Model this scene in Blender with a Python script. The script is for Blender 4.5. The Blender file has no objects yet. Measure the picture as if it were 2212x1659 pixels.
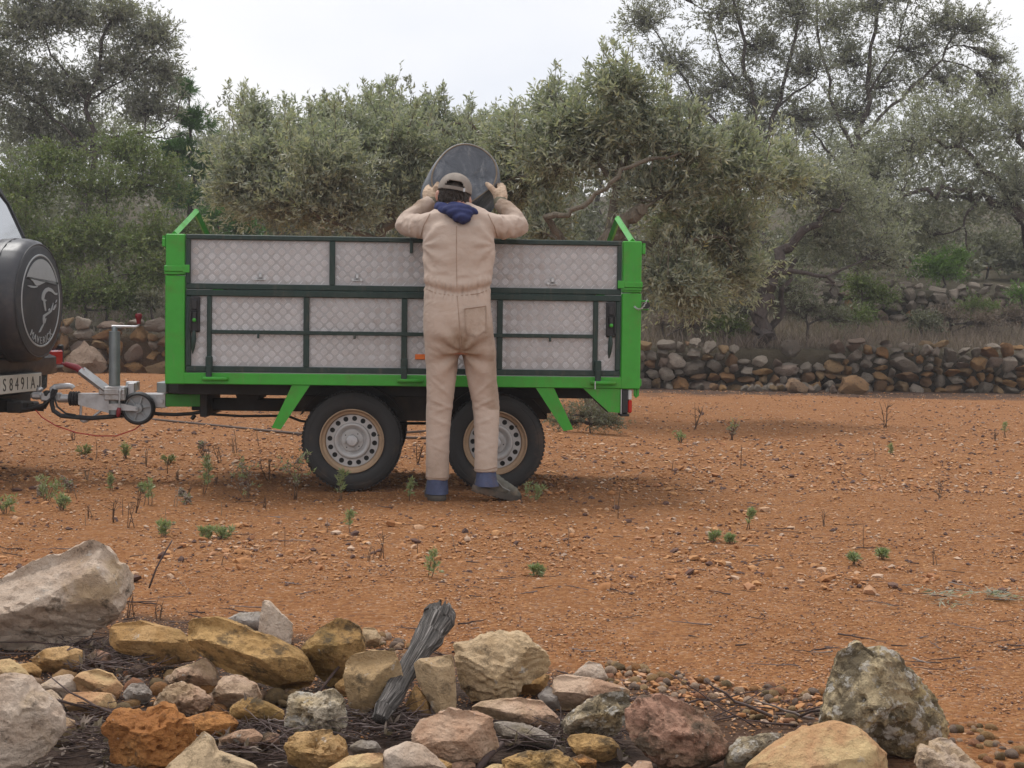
import bpy, bmesh, math, random
import numpy as np
from mathutils import Vector, Matrix

random.seed(7)
RNG = np.random.default_rng(7)
C = bpy.context.scene.collection
SC = bpy.context.scene

# ------------------------------------------------------------------ camera
FPX = 3100.0; CX, CY = 1106.0, 829.5; H = 0.96
PITCH = math.atan((CY - 705) / FPX); ROLL = math.radians(0.75)
cam_d = bpy.data.cameras.new('camera'); cam = bpy.data.objects.new('camera', cam_d); C.objects.link(cam)
cam_d.sensor_width = 36.0; cam_d.lens = 36.0 * FPX / 2212.0; cam_d.clip_start = 0.05; cam_d.clip_end = 2000
_r = Vector((1, 0, 0)); _u = Vector((0, math.sin(PITCH), math.cos(PITCH))); _f = Vector((0, math.cos(PITCH), -math.sin(PITCH)))
_rc = _r * math.cos(ROLL) + _u * math.sin(ROLL); _uc = -_r * math.sin(ROLL) + _u * math.cos(ROLL)
M_ = Matrix.Identity(4)
for i in range(3):
    M_[i][0] = _rc[i]; M_[i][1] = _uc[i]; M_[i][2] = -_f[i]
M_[2][3] = H
cam.matrix_world = M_
SC.camera = cam

# ------------------------------------------------------------------ world: bright overcast
SUN_EL, SUN_AZ = math.radians(62), math.radians(-35)     # azimuth from +Y towards +X
w = bpy.data.worlds.new('World'); SC.world = w; w.use_nodes = True
nt = w.node_tree; nt.nodes.clear()
N = nt.nodes.new; L = nt.links.new
wo = N('ShaderNodeOutputWorld'); mix = N('ShaderNodeMixShader'); b1 = N('ShaderNodeBackground'); b2 = N('ShaderNodeBackground')
sky = N('ShaderNodeTexSky'); sky.sky_type = 'NISHITA'; sky.sun_disc = False
sky.sun_elevation = SUN_EL; sky.sun_rotation = SUN_AZ
tc = N('ShaderNodeTexCoord'); mp = N('ShaderNodeMapping'); mp.inputs['Scale'].default_value = (1, 1, 2.4)
mp.inputs['Location'].default_value = (0.35, 0.2, 0.1)
no = N('ShaderNodeTexNoise'); no.inputs['Scale'].default_value = 2.6; no.inputs['Detail'].default_value = 4; no.inputs['Roughness'].default_value = 0.5
cr = N('ShaderNodeValToRGB')
cr.color_ramp.elements[0].position = 0.32; cr.color_ramp.elements[0].color = (0.84, 0.86, 0.92, 1)
cr.color_ramp.elements[1].position = 0.62; cr.color_ramp.elements[1].color = (1.02, 1.0, 0.99, 1)
L(tc.outputs['Generated'], mp.inputs['Vector']); L(mp.outputs[0], no.inputs['Vector']); L(no.outputs['Fac'], cr.inputs[0])
L(sky.outputs[0], b1.inputs['Color']); b1.inputs['Strength'].default_value = 0.10
L(cr.outputs[0], b2.inputs['Color']); b2.inputs['Strength'].default_value = 0.72
mix.inputs[0].default_value = 0.93
L(b1.outputs[0], mix.inputs[1]); L(b2.outputs[0], mix.inputs[2]); L(mix.outputs[0], wo.inputs[0])

sd = bpy.data.lights.new('sun', 'SUN'); sd.energy = 1.5; sd.angle = math.radians(20); sd.color = (1.0, 0.97, 0.92)
sun = bpy.data.objects.new('sun', sd); C.objects.link(sun)
sdir = Vector((math.cos(SUN_EL) * math.sin(SUN_AZ), math.cos(SUN_EL) * math.cos(SUN_AZ), math.sin(SUN_EL)))
sun.rotation_euler = sdir.to_track_quat('Z', 'Y').to_euler()
SC.view_settings.view_transform = 'Standard'; SC.view_settings.look = 'None'
SC.view_settings.exposure = 0.62; SC.view_settings.gamma = 1.0; SC.view_settings.use_curve_mapping = False
SC.render.engine = 'CYCLES'
SC.cycles.max_bounces = 6; SC.cycles.diffuse_bounces = 3; SC.cycles.glossy_bounces = 2; SC.cycles.transmission_bounces = 3
SC.cycles.use_denoising = True

# ------------------------------------------------------------------ measuring helpers (photo point at a depth -> place in the world)
def ray(x, y):
    u, v = x - CX, CY - y
    a = u * math.cos(ROLL) - v * math.sin(ROLL); b = u * math.sin(ROLL) + v * math.cos(ROLL)
    return np.array([a, FPX * math.cos(PITCH) + b * math.sin(PITCH), -FPX * math.sin(PITCH) + b * math.cos(PITCH)])
def P(x, y, d):
    q = ray(x, y); return np.array([0, 0, H]) + q * (d / q[1])
def G(x, y, z=0.0):
    q = ray(x, y); return np.array([0, 0, H]) + q * ((z - H) / q[2])

# ------------------------------------------------------------------ numpy noise
def _hash(ix, iy, iz, s):
    h = (ix * 374761393 + iy * 668265263 + iz * 1274126177 + s * 974711) & 0xFFFFFFFF
    h = ((h ^ (h >> 13)) * 1274126177) & 0xFFFFFFFF
    h = h ^ (h >> 16)
    return (h & 0xFFFF) / 65535.0
def vnoise(p, s=0):
    p = np.asarray(p, float); i = np.floor(p).astype(np.int64); f = p - i; f = f * f * f * (f * (f * 6 - 15) + 10)
    r = 0
    for dx in (0, 1):
        wx = f[:, 0] if dx else 1 - f[:, 0]
        for dy in (0, 1):
            wy = f[:, 1] if dy else 1 - f[:, 1]
            for dz in (0, 1):
                wz = f[:, 2] if dz else 1 - f[:, 2]
                r = r + wx * wy * wz * _hash(i[:, 0] + dx, i[:, 1] + dy, i[:, 2] + dz, s)
    return r * 2 - 1
def fbm(p, o=4, s=0, g=0.5):
    p = np.asarray(p, float); r = 0; a = 1.0; t = 0
    for k in range(o):
        r = r + a * vnoise(p * (2 ** k) + k * 17.3, s + k); t += a; a *= g
    return r / t
def sm(a, b, x):
    t = np.clip((np.asarray(x, float) - a) / (b - a), 0, 1); return t * t * (3 - 2 * t)

# ------------------------------------------------------------------ terrain
def gz(x, y):
    x = np.asarray(x, float); y = np.asarray(y, float)
    z = 0.14 * sm(-2, -5, x) * sm(13, 22, y)
    z = z + 0.018 * np.sin(x * 1.3 + 0.7 * np.sin(y * 0.9)) * np.sin(y * 0.8 + 1.0) * sm(9, 12, y)
    z = z + 0.62 * sm(23.05, 23.25, y) + 0.065 * np.clip(y - 23, 0, 7)
    z = z + 0.7 * sm(30.55, 30.75, y) * sm(3, 6, x) + 0.75 * sm(26, 36, y) * (1 - sm(3, 6, x))
    z = z + 0.12 * np.clip(y - 31, 0, 45) + 0.65 * sm(38.2, 38.5, y) + 0.01 * np.clip(y - 76, 0, 500)
    return z
def gz1(x, y): return float(gz(np.array([x]), np.array([y]))[0])
def ground_at(px, py):
    """point of the ground seen at a photo point"""
    q = ray(px, py); o = np.array([0, 0, H]); t = 2.5 / q[1]
    for d in np.arange(2.6, 60, 0.02):
        p = o + q * (d / q[1])
        if p[2] <= gz1(p[0], p[1]): return p
    return o + q * (30 / q[1])

# ------------------------------------------------------------------ materials
MATS = {}
class NT:
    def __init__(s, name):
        m = bpy.data.materials.new(name); m.use_nodes = True; s.m = m; s.t = m.node_tree
        s.t.nodes.clear(); s.out = s.n('ShaderNodeOutputMaterial'); s.b = s.n('ShaderNodeBsdfPrincipled')
        s.l(s.b.outputs[0], s.out.inputs[0])
    def n(s, k, **kw):
        x = s.t.nodes.new(k)
        for a, v in kw.items(): setattr(x, a, v)
        return x
    def l(s, a, b): s.t.links.new(a, b)
    def set(s, **kw):
        for k, v in kw.items(): s.b.inputs[k.replace('_', ' ')].default_value = v
    def coord(s, kind='Object', scale=(1, 1, 1), rnd=False):
        t = s.n('ShaderNodeTexCoord'); m = s.n('ShaderNodeMapping'); m.inputs['Scale'].default_value = scale
        s.l(t.outputs[kind], m.inputs[0])
        if rnd:
            oi = s.n('ShaderNodeObjectInfo'); ml = s.n('ShaderNodeVectorMath', operation='SCALE'); 
            cb = s.n('ShaderNodeCombineXYZ')
            for i in range(3): s.l(oi.outputs['Random'], cb.inputs[i])
            s.l(cb.outputs[0], ml.inputs[0]); ml.inputs['Scale'].default_value = 37.0
            s.l(ml.outputs[0], m.inputs['Location'])
        return m.outputs[0]
    def noise(s, vec, scale, detail=5, rough=0.6, dist=0.0):
        x = s.n('ShaderNodeTexNoise'); x.inputs['Scale'].default_value = scale; x.inputs['Detail'].default_value = detail
        x.inputs['Roughness'].default_value = rough; x.inputs['Distortion'].default_value = dist
        s.l(vec, x.inputs['Vector']); return x.outputs['Fac']
    def voro(s, vec, scale, feature='F1', out='Distance'):
        x = s.n('ShaderNodeTexVoronoi', feature=feature); x.inputs['Scale'].default_value = scale
        s.l(vec, x.inputs['Vector']); return x.outputs[out]
    def ramp(s, fac, stops, interp='LINEAR'):
        r = s.n('ShaderNodeValToRGB'); r.color_ramp.interpolation = interp; e = r.color_ramp.elements
        while len(e) < len(stops): e.new(0.5)
        for i, (p, c) in enumerate(stops):
            e[i].position = p
            e[i].color = (c, c, c, 1) if isinstance(c, (int, float)) else (c[0], c[1], c[2], 1)
        s.l(fac, r.inputs[0]); return r.outputs[0]
    def mix(s, fac, a, b, mode='MIX'):
        x = s.n('ShaderNodeMix', data_type='RGBA', blend_type=mode)
        if isinstance(fac, (int, float)): x.inputs[0].default_value = fac
        else: s.l(fac, x.inputs[0])
        for v, i in ((a, 6), (b, 7)):
            if isinstance(v, tuple): x.inputs[i].default_value = (v[0], v[1], v[2], 1)
            else: s.l(v, x.inputs[i])
        return x.outputs[2]
    def math(s, op, a, b=None):
        x = s.n('ShaderNodeMath', operation=op)
        for v, i in ((a, 0), (b, 1)):
            if v is None: continue
            if isinstance(v, (int, float)): x.inputs[i].default_value = v
            else: s.l(v, x.inputs[i])
        return x.outputs[0]
    def bump(s, h, strength=0.4, dist=0.01):
        x = s.n('ShaderNodeBump'); x.inputs['Strength'].default_value = strength; x.inputs['Distance'].default_value = dist
        s.l(h, x.inputs['Height']); s.l(x.outputs[0], s.b.inputs['Normal']); return x
    def col(s, c): s.l(c, s.b.inputs['Base Color'])

def simple(name, c, rough=0.5, metal=0.0, var=0.12, scale=12, dirt=None, dirt_amt=0.5, bump=0.0, bscale=60, spec=0.5, coat=0.0):
    m = NT(name); v = m.coord('Object')
    f = m.noise(v, scale, 5, 0.65)
    a = tuple(x * (1 - var) for x in c); b = tuple(min(1, x * (1 + var)) for x in c)
    k = m.ramp(f, [(0.3, a), (0.7, b)])
    if dirt:
        g = m.noise(v, scale * 0.35 + 1.3, 7, 0.7)
        k = m.mix(m.ramp(g, [(0.52, 0.0), (0.75, dirt_amt)]), k, dirt)
        m.l(m.ramp(g, [(0.45, rough), (0.7, min(1, rough + 0.3))]), m.b.inputs['Roughness'])
    else: m.set(Roughness=rough)
    m.col(k); m.set(Metallic=metal); m.b.inputs['Specular IOR Level'].default_value = spec
    m.b.inputs['Coat Weight'].default_value = coat
    if name in ('green_paint', 'dark_green_paint', 'black_plastic'):
        ch = m.noise(m.coord('Object', (1, 1, 1.7)), 55, 6, 0.75); k = m.mix(m.ramp(ch, [(0.63, 0.0), (0.68, 0.7)]), k, (0.14, 0.11, 0.085) if name != 'green_paint' else (0.10, 0.13, 0.06))
        k = m.mix(m.ramp(m.noise(m.coord('Object', (3, 3, .5)), 9, 6, 0.7), [(0.55, 0.0), (0.75, 0.35)]), k, (0.20, 0.145, 0.10)); m.col(k)
    if bump: m.bump(m.noise(v, bscale, 4, 0.6), bump, 0.004)
    MATS[name] = m.m; return m.m

simple('green_paint', (0.042, 0.33, 0.026), 0.40, var=0.08, dirt=(0.13, 0.15, 0.045), dirt_amt=0.55, bump=0.06, bscale=90)
simple('dark_green_paint', (0.010, 0.030, 0.024), 0.42, var=0.25, dirt=(0.12, 0.12, 0.10), dirt_amt=0.45)
simple('zinc', (0.50, 0.50, 0.51), 0.42, 0.75, 0.15, dirt=(0.24, 0.18, 0.13), dirt_amt=0.6)
simple('zinc_grey', (0.24, 0.27, 0.28), 0.45, 0.6, 0.12, dirt=(0.2, 0.17, 0.13), dirt_amt=0.4)
simple('black_steel', (0.014, 0.013, 0.013), 0.6, var=0.3, dirt=(0.10, 0.065, 0.04), dirt_amt=0.5)
simple('tyre', (0.028, 0.027, 0.027), 0.75, var=0.2, scale=8, dirt=(0.15, 0.10, 0.07), dirt_amt=0.6, bump=0.15, bscale=50)
simple('rim_paint', (0.43, 0.42, 0.415), 0.45, 0.25, 0.15, scale=9, dirt=(0.36, 0.26, 0.19), dirt_amt=0.5)
simple('rim_edge', (0.36, 0.25, 0.16), 0.6, 0.1, 0.2, scale=9, dirt=(0.24, 0.13, 0.07), dirt_amt=0.6)
simple('grey_plastic', (0.30, 0.31, 0.32), 0.5, 0.2, 0.12, dirt=(0.25, 0.18, 0.13), dirt_amt=0.4)
simple('black_plastic', (0.018, 0.018, 0.02), 0.5, var=0.2, dirt=(0.09, 0.07, 0.06), dirt_amt=0.4)
simple('black_rubber', (0.02, 0.02, 0.022), 0.6, var=0.2)
simple('red_plastic', (0.20, 0.010, 0.018), 0.4, var=0.2, dirt=(0.2, 0.06, 0.05), dirt_amt=0.3)
simple('red_lens', (0.42, 0.015, 0.012), 0.15, var=0.08, coat=0.5)
simple('orange_lens', (0.75, 0.16, 0.01), 0.2, var=0.08, coat=0.4)
simple('clear_lens', (0.6, 0.6, 0.6), 0.15, var=0.05)
simple('car_paint', (0.030, 0.031, 0.036), 0.25, 0.3, 0.1, coat=0.6, dirt=(0.10, 0.085, 0.075), dirt_amt=0.25)
simple('car_trim', (0.035, 0.035, 0.038), 0.42, var=0.1, dirt=(0.11, 0.095, 0.085), dirt_amt=0.35)
simple('vinyl', (0.045, 0.045, 0.052), 0.40, var=0.12, scale=5, dirt=(0.15, 0.125, 0.105), dirt_amt=0.6, bump=0.06, bscale=300)
simple('print_grey', (0.36, 0.37, 0.38), 0.55, var=0.08)
simple('plate_white', (0.62, 0.60, 0.55), 0.35, var=0.08, dirt=(0.35, 0.28, 0.2), dirt_amt=0.4)
simple('plate_ink', (0.03, 0.03, 0.03), 0.4, var=0.3)
simple('glass_dark', (0.40, 0.42, 0.44), 0.06, 0.75, 0.03, spec=1.0, coat=1.0)
simple('navy_cloth', (0.030, 0.036, 0.10), 0.9, var=0.25, scale=18, bump=0.3, bscale=240, spec=0.15)
simple('blue_denim', (0.075, 0.088, 0.15), 0.9, var=0.25, scale=20, dirt=(0.2, 0.13, 0.09), dirt_amt=0.5, bump=0.3, bscale=260, spec=0.15)
simple('cap_cloth', (0.27, 0.235, 0.205), 0.9, var=0.14, scale=25, dirt=(0.15, 0.12, 0.1), dirt_amt=0.4, bump=0.25, bscale=280, spec=0.15)
simple('glove_cloth', (0.56, 0.42, 0.31), 0.9, var=0.18, scale=30, dirt=(0.28, 0.17, 0.09), dirt_amt=0.6, bump=0.4, bscale=260, spec=0.15)
simple('glove_cuff', (0.20, 0.18, 0.13), 0.9, var=0.2, scale=40, bump=0.4, bscale=240, spec=0.15)
simple('skin', (0.50, 0.25, 0.18), 0.5, var=0.1, scale=20)
simple('hair', (0.040, 0.027, 0.019), 0.45, var=0.4, scale=50)
simple('eye_white', (0.7, 0.68, 0.65), 0.2, var=0.02)
simple('boot_leather', (0.12, 0.115, 0.095), 0.75, var=0.25, scale=24, dirt=(0.26, 0.19, 0.13), dirt_amt=0.6, bump=0.3, bscale=130)
simple('boot_sole', (0.085, 0.072, 0.06), 0.8, var=0.3, scale=20, dirt=(0.26, 0.17, 0.11), dirt_amt=0.7)
simple('boot_trim', (0.25, 0.25, 0.24), 0.6, var=0.15)
simple('tub_rubber', (0.105, 0.118, 0.142), 0.40, var=0.4, scale=7, dirt=(0.33, 0.33, 0.335), dirt_amt=0.8, bump=0.25, bscale=40)
simple('tub_seam', (0.20, 0.155, 0.11), 0.7, var=0.3, scale=30)
simple('chain_steel', (0.5, 0.5, 0.5), 0.3, 0.9, 0.1)
simple('seam_thread', (0.36, 0.26, 0.20), 0.9, spec=0.1)
simple('red_wire', (0.42, 0.03, 0.025), 0.5)
simple('hose', (0.075, 0.045, 0.03), 0.6, var=0.3)
simple('mud_flap', (0.045, 0.034, 0.027), 0.8, var=0.3, dirt=(0.13, 0.085, 0.055), dirt_amt=0.5)

def mat_alu():
    m = NT('checker_aluminium'); v = m.coord('Object')
    f = m.noise(v, 3.0, 6, 0.65); g = m.noise(v, 30, 4, 0.7)
    k = m.ramp(f, [(0.3, (0.35, 0.342, 0.347)), (0.7, (0.465, 0.455, 0.46))])
    k = m.mix(m.ramp(g, [(0.5, 0.0), (0.8, 0.5)]), k, (0.30, 0.245, 0.21))
    m.col(k); m.set(Metallic=0.35)
    m.l(m.ramp(g, [(0.3, 0.38), (0.7, 0.6)]), m.b.inputs['Roughness'])
    MATS['checker_aluminium'] = m.m
mat_alu()
simple('highlight_aluminium', (0.655, 0.64, 0.645), 0.33, 0.5, 0.1, scale=20, dirt=(0.42, 0.36, 0.32), dirt_amt=0.4)  # tread bars paler than the sheet: ridge highlights painted into the colour

def mat_tub():
    m = NT('tub_rubber'); v = m.coord('Object'); f = m.noise(v, 7, 7, .7, .8); g = m.noise(v, 28, 6, .7); q = m.noise(m.coord('Object', (1, 1, .35)), 16, 6, .7)
    k = m.ramp(f, [(.34, (.045, .052, .066)), (.52, (.098, .108, .128)), (.66, (.21, .22, .24))])
    k = m.mix(m.ramp(q, [(.55, 0.), (.70, .6)]), k, (.30, .305, .315)); k = m.mix(m.ramp(g, [(.60, 0.), (.70, .5)]), k, (.17, .15, .13))
    m.col(k); m.l(m.ramp(f, [(.3, .34), (.7, .6)]), m.b.inputs['Roughness']); m.bump(m.math('ADD', f, m.math('MULTIPLY', g, .3)), .5, .02); MATS['tub_rubber'] = m.m
mat_tub()
def mat_coverall():
    m = NT('coverall_cloth'); v = m.coord('Object')
    f = m.noise(v, 5, 6, 0.6); weave = m.noise(v, 420, 2, 0.5)
    k = m.ramp(f, [(0.3, (0.45, 0.352, 0.29)), (0.72, (0.54, 0.43, 0.358))])
    # worn-in soil: seat and inside of the legs, forearms, side seams (stain shapes of the garment itself)
    at = m.n('ShaderNodeAttribute', attribute_name='soil')
    st = m.noise(v, 14, 6, 0.7)
    s2 = m.math('MULTIPLY', at.outputs['Fac'], m.ramp(st, [(0.3, 0.25), (0.68, 1.0)]))
    k = m.mix(s2, k, (0.17, 0.098, 0.04))
    k = m.mix(m.ramp(m.noise(v, 2.2, 7, 0.72), [(0.55, 0.0), (0.75, 0.35)]), k, (0.38, 0.24, 0.15))
    m.col(k); m.set(Roughness=0.92); m.b.inputs['Specular IOR Level'].default_value = 0.12
    m.b.inputs['Sheen Weight'].default_value = 0.15
    fold = m.noise(m.coord('Object', (1, 1, 1.5)), 9, 3, 0.55, 1.6)
    h = m.math('ADD', m.math('MULTIPLY', fold, 1.0), m.math('MULTIPLY', weave, 0.12))
    m.bump(h, 0.40, 0.016)
    MATS['coverall_cloth'] = m.m
mat_coverall()

ROCKC = {
 'pale':   ((0.707, 0.570, 0.456), (0.536, 0.393, 0.291), 0.16, 0.18, (0.528, 0.374, 0.220)),
 'ochre':  ((0.661, 0.422, 0.205), (0.490, 0.285, 0.114), 0.30, 0.12, (0.363, 0.220, 0.083)),
 'tan':    ((0.684, 0.507, 0.319), (0.524, 0.365, 0.211), 0.26, 0.15, (0.462, 0.308, 0.154)),
 'orange': ((0.62, 0.30, 0.105), (0.44, 0.185, 0.06), 0.22, 0.08, (0.330, 0.132, 0.044)),
 'pink':   ((0.684, 0.490, 0.353), (0.536, 0.331, 0.217), 0.24, 0.2, (0.440, 0.308, 0.176)),
 'grey':   ((0.479, 0.422, 0.376), (0.331, 0.274, 0.228), 0.30, 0.20, (0.220, 0.176, 0.099)),
 'lichen': ((0.684, 0.581, 0.445), (0.456, 0.365, 0.239), 0.72, 0.60, (0.462, 0.330, 0.154)),
 'moss':   ((0.616, 0.382, 0.160), (0.410, 0.239, 0.091), 0.50, 0.12, (0.264, 0.171, 0.061)),
 'red':    ((0.502, 0.285, 0.199), (0.285, 0.177, 0.114), 0.62, 0.2, (0.187, 0.132, 0.077)),
 'weather': ((0.66, 0.53, 0.33), (0.43, 0.33, 0.20), 0.82, 0.62, (0.44, 0.32, 0.14)),
 'sand':   ((0.720, 0.524, 0.274), (0.638, 0.376, 0.205), 0.06, 0.06, (0.550, 0.286, 0.143)),
}
def mat_rock(key, scl=1.0, name=None):
    base, sec, dk, lt, moss = ROCKC[key]
    m = NT(name or 'rock_' + key); v = m.coord('Object', (1, 1, 1), True)
    f1 = m.noise(v, 5 * scl, 8, 0.68, 0.6); f2 = m.noise(v, 13 * scl, 8, 0.72); f3 = m.noise(v, 60 * scl, 5, 0.7); f4 = m.noise(v, 3.2 * scl, 6, 0.65, 1.0)
    k = m.ramp(f1, [(0.40, sec), (0.56, base)])
    k = m.mix(m.ramp(f4, [(0.50, 0.0), (0.62, 0.75)]), k, moss)
    k = m.mix(m.ramp(f2, [(0.60 - 0.2 * dk, 0.0), (0.70 - 0.2 * dk, 0.85)]), k, (0.075, 0.06, 0.042))
    k = m.mix(m.ramp(m.noise(v, 34 * scl, 6, 0.75), [(0.57 - 0.1 * dk, 0.0), (0.66 - 0.1 * dk, 0.55)]), k, tuple(x * 0.45 for x in sec))
    k = m.mix(m.ramp(m.noise(v, 22 * scl, 6, 0.7), [(0.66 - 0.2 * lt, 0.0), (0.71 - 0.2 * lt, 0.7)]), k, (0.62, 0.58, 0.52))
    k = m.mix(m.ramp(f3, [(0.3, 0.35), (0.5, 0.0)]), k, tuple(x * 0.5 for x in sec))
    m.col(k); m.set(Roughness=0.9); m.b.inputs['Specular IOR Level'].default_value = 0.2
    h = m.math('ADD', m.math('MULTIPLY', f2, 1.0), m.math('MULTIPLY', f3, 0.35))
    h = m.math('ADD', h, m.math('MULTIPLY', m.noise(v, 180 * scl, 3, 0.6), 0.12))
    m.bump(h, 1.0, 0.03 / scl)
    MATS[name or 'rock_' + key] = m.m
for k_ in ROCKC: mat_rock(k_)

def mat_wallstone():
    m = NT('wall_stone'); v = m.coord('Object', (1, 1, 1), True)
    oi = m.n('ShaderNodeObjectInfo')
    f1 = m.noise(v, 3, 6, 0.65); f2 = m.noise(v, 6, 7, 0.72); f3 = m.noise(v, 24, 4, 0.7)
    # the colour of each stone comes from the object's own colour
    k = m.mix(m.ramp(f1, [(0.3, 0.0), (0.7, 0.6)]), oi.outputs['Color'], m.mix(0.5, oi.outputs['Color'], (0.42, 0.32, 0.22)))
    k = m.mix(m.ramp(f2, [(0.54, 0.0), (0.68, 0.75)]), k, (0.075, 0.065, 0.057))
    k = m.mix(m.ramp(f3, [(0.58, 0.0), (0.72, 0.5)]), k, (0.40, 0.36, 0.33))
    m.col(k); m.set(Roughness=0.92); m.b.inputs['Specular IOR Level'].default_value = 0.15
    m.bump(m.math('ADD', f2, m.math('MULTIPLY', f3, 0.5)), 1.0, 0.08)
    MATS['wall_stone'] = m.m
mat_wallstone()

def mat_rnd(name, stops, rough=0.85, bump=0.0, spec=0.25):
    m = NT(name); at = m.n('ShaderNodeAttribute', attribute_name='rnd')
    v = m.coord('Object'); k = m.ramp(at.outputs['Fac'], stops)
    f = m.noise(v, 90, 4, 0.7); k = m.mix(m.ramp(f, [(0.3, 0.45), (0.55, 0.0)]), k, (0.12, 0.06, 0.03))
    m.col(k); m.set(Roughness=rough); m.b.inputs['Specular IOR Level'].default_value = spec
    if bump: m.bump(f, bump, 0.004)
    MATS[name] = m.m
mat_rnd('pebble', [(0.0, (0.30, 0.13, 0.05)), (0.22, (0.41, 0.195, 0.08)), (0.42, (0.50, 0.265, 0.12)), (0.58, (0.38, 0.165, 0.075)), (0.72, (0.52, 0.32, 0.19)), (0.82, (0.54, 0.40, 0.30)), (0.86, (0.13, 0.07, 0.055)), (1.0, (0.08, 0.05, 0.045))])
mat_rnd('litter_twig', [(0.0, (0.045, 0.032, 0.03)), (0.6, (0.10, 0.07, 0.065)), (0.9, (0.20, 0.16, 0.15)), (1.0, (0.32, 0.27, 0.24))])
mat_rnd('dry_stem', [(0.0, (0.10, 0.06, 0.04)), (0.6, (0.17, 0.11, 0.075)), (1.0, (0.30, 0.21, 0.14))])

def mat_leaf(name, stops, back, rough=0.45, trans=0.25):
    m = NT(name); at = m.n('ShaderNodeAttribute', attribute_name='rnd'); k = m.ramp(at.outputs['Fac'], stops)
    ge = m.n('ShaderNodeNewGeometry')
    k2 = m.mix(ge.outputs['Backfacing'], k, back)
    m.col(k2); m.set(Roughness=rough); m.b.inputs['Specular IOR Level'].default_value = 0.35
    tr = m.n('ShaderNodeBsdfTranslucent'); m.l(m.mix(1.0, k2, (0.9, 1.0, 0.55), 'MULTIPLY'), tr.inputs[0])
    mx = m.n('ShaderNodeMixShader'); mx.inputs[0].default_value = trans
    m.l(m.b.outputs[0], mx.inputs[1]); m.l(tr.outputs[0], mx.inputs[2]); m.l(mx.outputs[0], m.out.inputs[0])
    MATS[name] = m.m
mat_leaf('olive_leaf', [(0.0, (0.14, 0.155, 0.12)), (0.45, (0.285, 0.31, 0.255)), (0.85, (0.41, 0.43, 0.36)), (0.97, (0.36, 0.34, 0.19)), (1.0, (0.40, 0.34, 0.15))], (0.42, 0.42, 0.33), 0.42, 0.42)
mat_leaf('grey_leaf', [(0.0, (0.15, 0.155, 0.125)), (0.5, (0.27, 0.275, 0.23)), (1.0, (0.38, 0.38, 0.325))], (0.36, 0.36, 0.29), 0.45, 0.42)
mat_leaf('tall_leaf', [(0.0, (0.17, 0.165, 0.15)), (0.5, (0.285, 0.278, 0.25)), (1.0, (0.39, 0.38, 0.345))], (0.32, 0.32, 0.26), 0.45, 0.42)
mat_leaf('shrub_leaf', [(0.0, (0.075, 0.115, 0.032)), (0.5, (0.16, 0.22, 0.065)), (1.0, (0.28, 0.33, 0.12))], (0.18, 0.20, 0.09), 0.45, 0.3)
mat_leaf('pine_leaf', [(0.0, (0.05, 0.12, 0.025)), (0.5, (0.095, 0.21, 0.045)), (1.0, (0.16, 0.29, 0.08))], (0.07, 0.14, 0.04))
mat_leaf('bright_leaf', [(0.0, (0.07, 0.14, 0.02)), (0.5, (0.12, 0.24, 0.03)), (1.0, (0.20, 0.33, 0.06))], (0.15, 0.24, 0.06))
mat_leaf('weed_leaf', [(0.0, (0.20, 0.23, 0.12)), (0.5, (0.29, 0.33, 0.18)), (1.0, (0.40, 0.42, 0.27))], (0.3, 0.36, 0.16))
mat_leaf('dry_grass_leaf', [(0.0, (0.09, 0.066, 0.055)), (0.5, (0.19, 0.145, 0.12)), (1.0, (0.36, 0.29, 0.235))], (0.24, 0.185, 0.15), 0.8, 0.2)
mat_leaf('dull_leaf', [(0.0, (0.09, 0.09, 0.06)), (0.5, (0.165, 0.165, 0.11)), (1.0, (0.25, 0.25, 0.175))], (0.20, 0.20, 0.14))

def mat_bark(name, a, b, sc=9):
    m = NT(name); v = m.coord('Object', (1, 1, 0.3)); f = m.noise(v, sc, 7, 0.7, 0.5); g = m.noise(v, sc * 5, 4, 0.7)
    k = m.ramp(f, [(0.3, a), (0.7, b)]); k = m.mix(m.ramp(g, [(0.55, 0.0), (0.75, 0.4)]), k, tuple(x * 1.6 for x in b))
    m.col(k); m.set(Roughness=0.95); m.b.inputs['Specular IOR Level'].default_value = 0.1
    m.bump(m.math('ADD', f, g), 0.9, 0.03); MATS[name] = m.m
mat_bark('bark', (0.05, 0.041, 0.037), (0.14, 0.115, 0.105))
mat_bark('olive_bark', (0.09, 0.075, 0.055), (0.24, 0.205, 0.16))
def mat_log():
    m = NT('weathered_wood'); v = m.coord('Object', (1, 1, 1))
    at = m.n('ShaderNodeAttribute', attribute_name='grain')
    cb = m.n('ShaderNodeCombineXYZ'); m.l(m.math('MULTIPLY', at.outputs['Fac'], 1.0), cb.inputs[0])
    f = m.noise(at.outputs['Vector'], 1.0, 6, 0.7, 0.5); g = m.noise(v, 30, 5, 0.7)
    k = m.ramp(f, [(0.40, (0.028, 0.024, 0.021)), (0.53, (0.12, 0.105, 0.095)), (0.68, (0.50, 0.455, 0.425))])
    k = m.mix(m.ramp(g, [(0.5, 0.0), (0.72, 0.5)]), k, (0.10, 0.085, 0.075))
    m.col(k); m.set(Roughness=0.9); m.bump(f, 1.0, 0.012); MATS['weathered_wood'] = m.m
mat_log()

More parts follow.
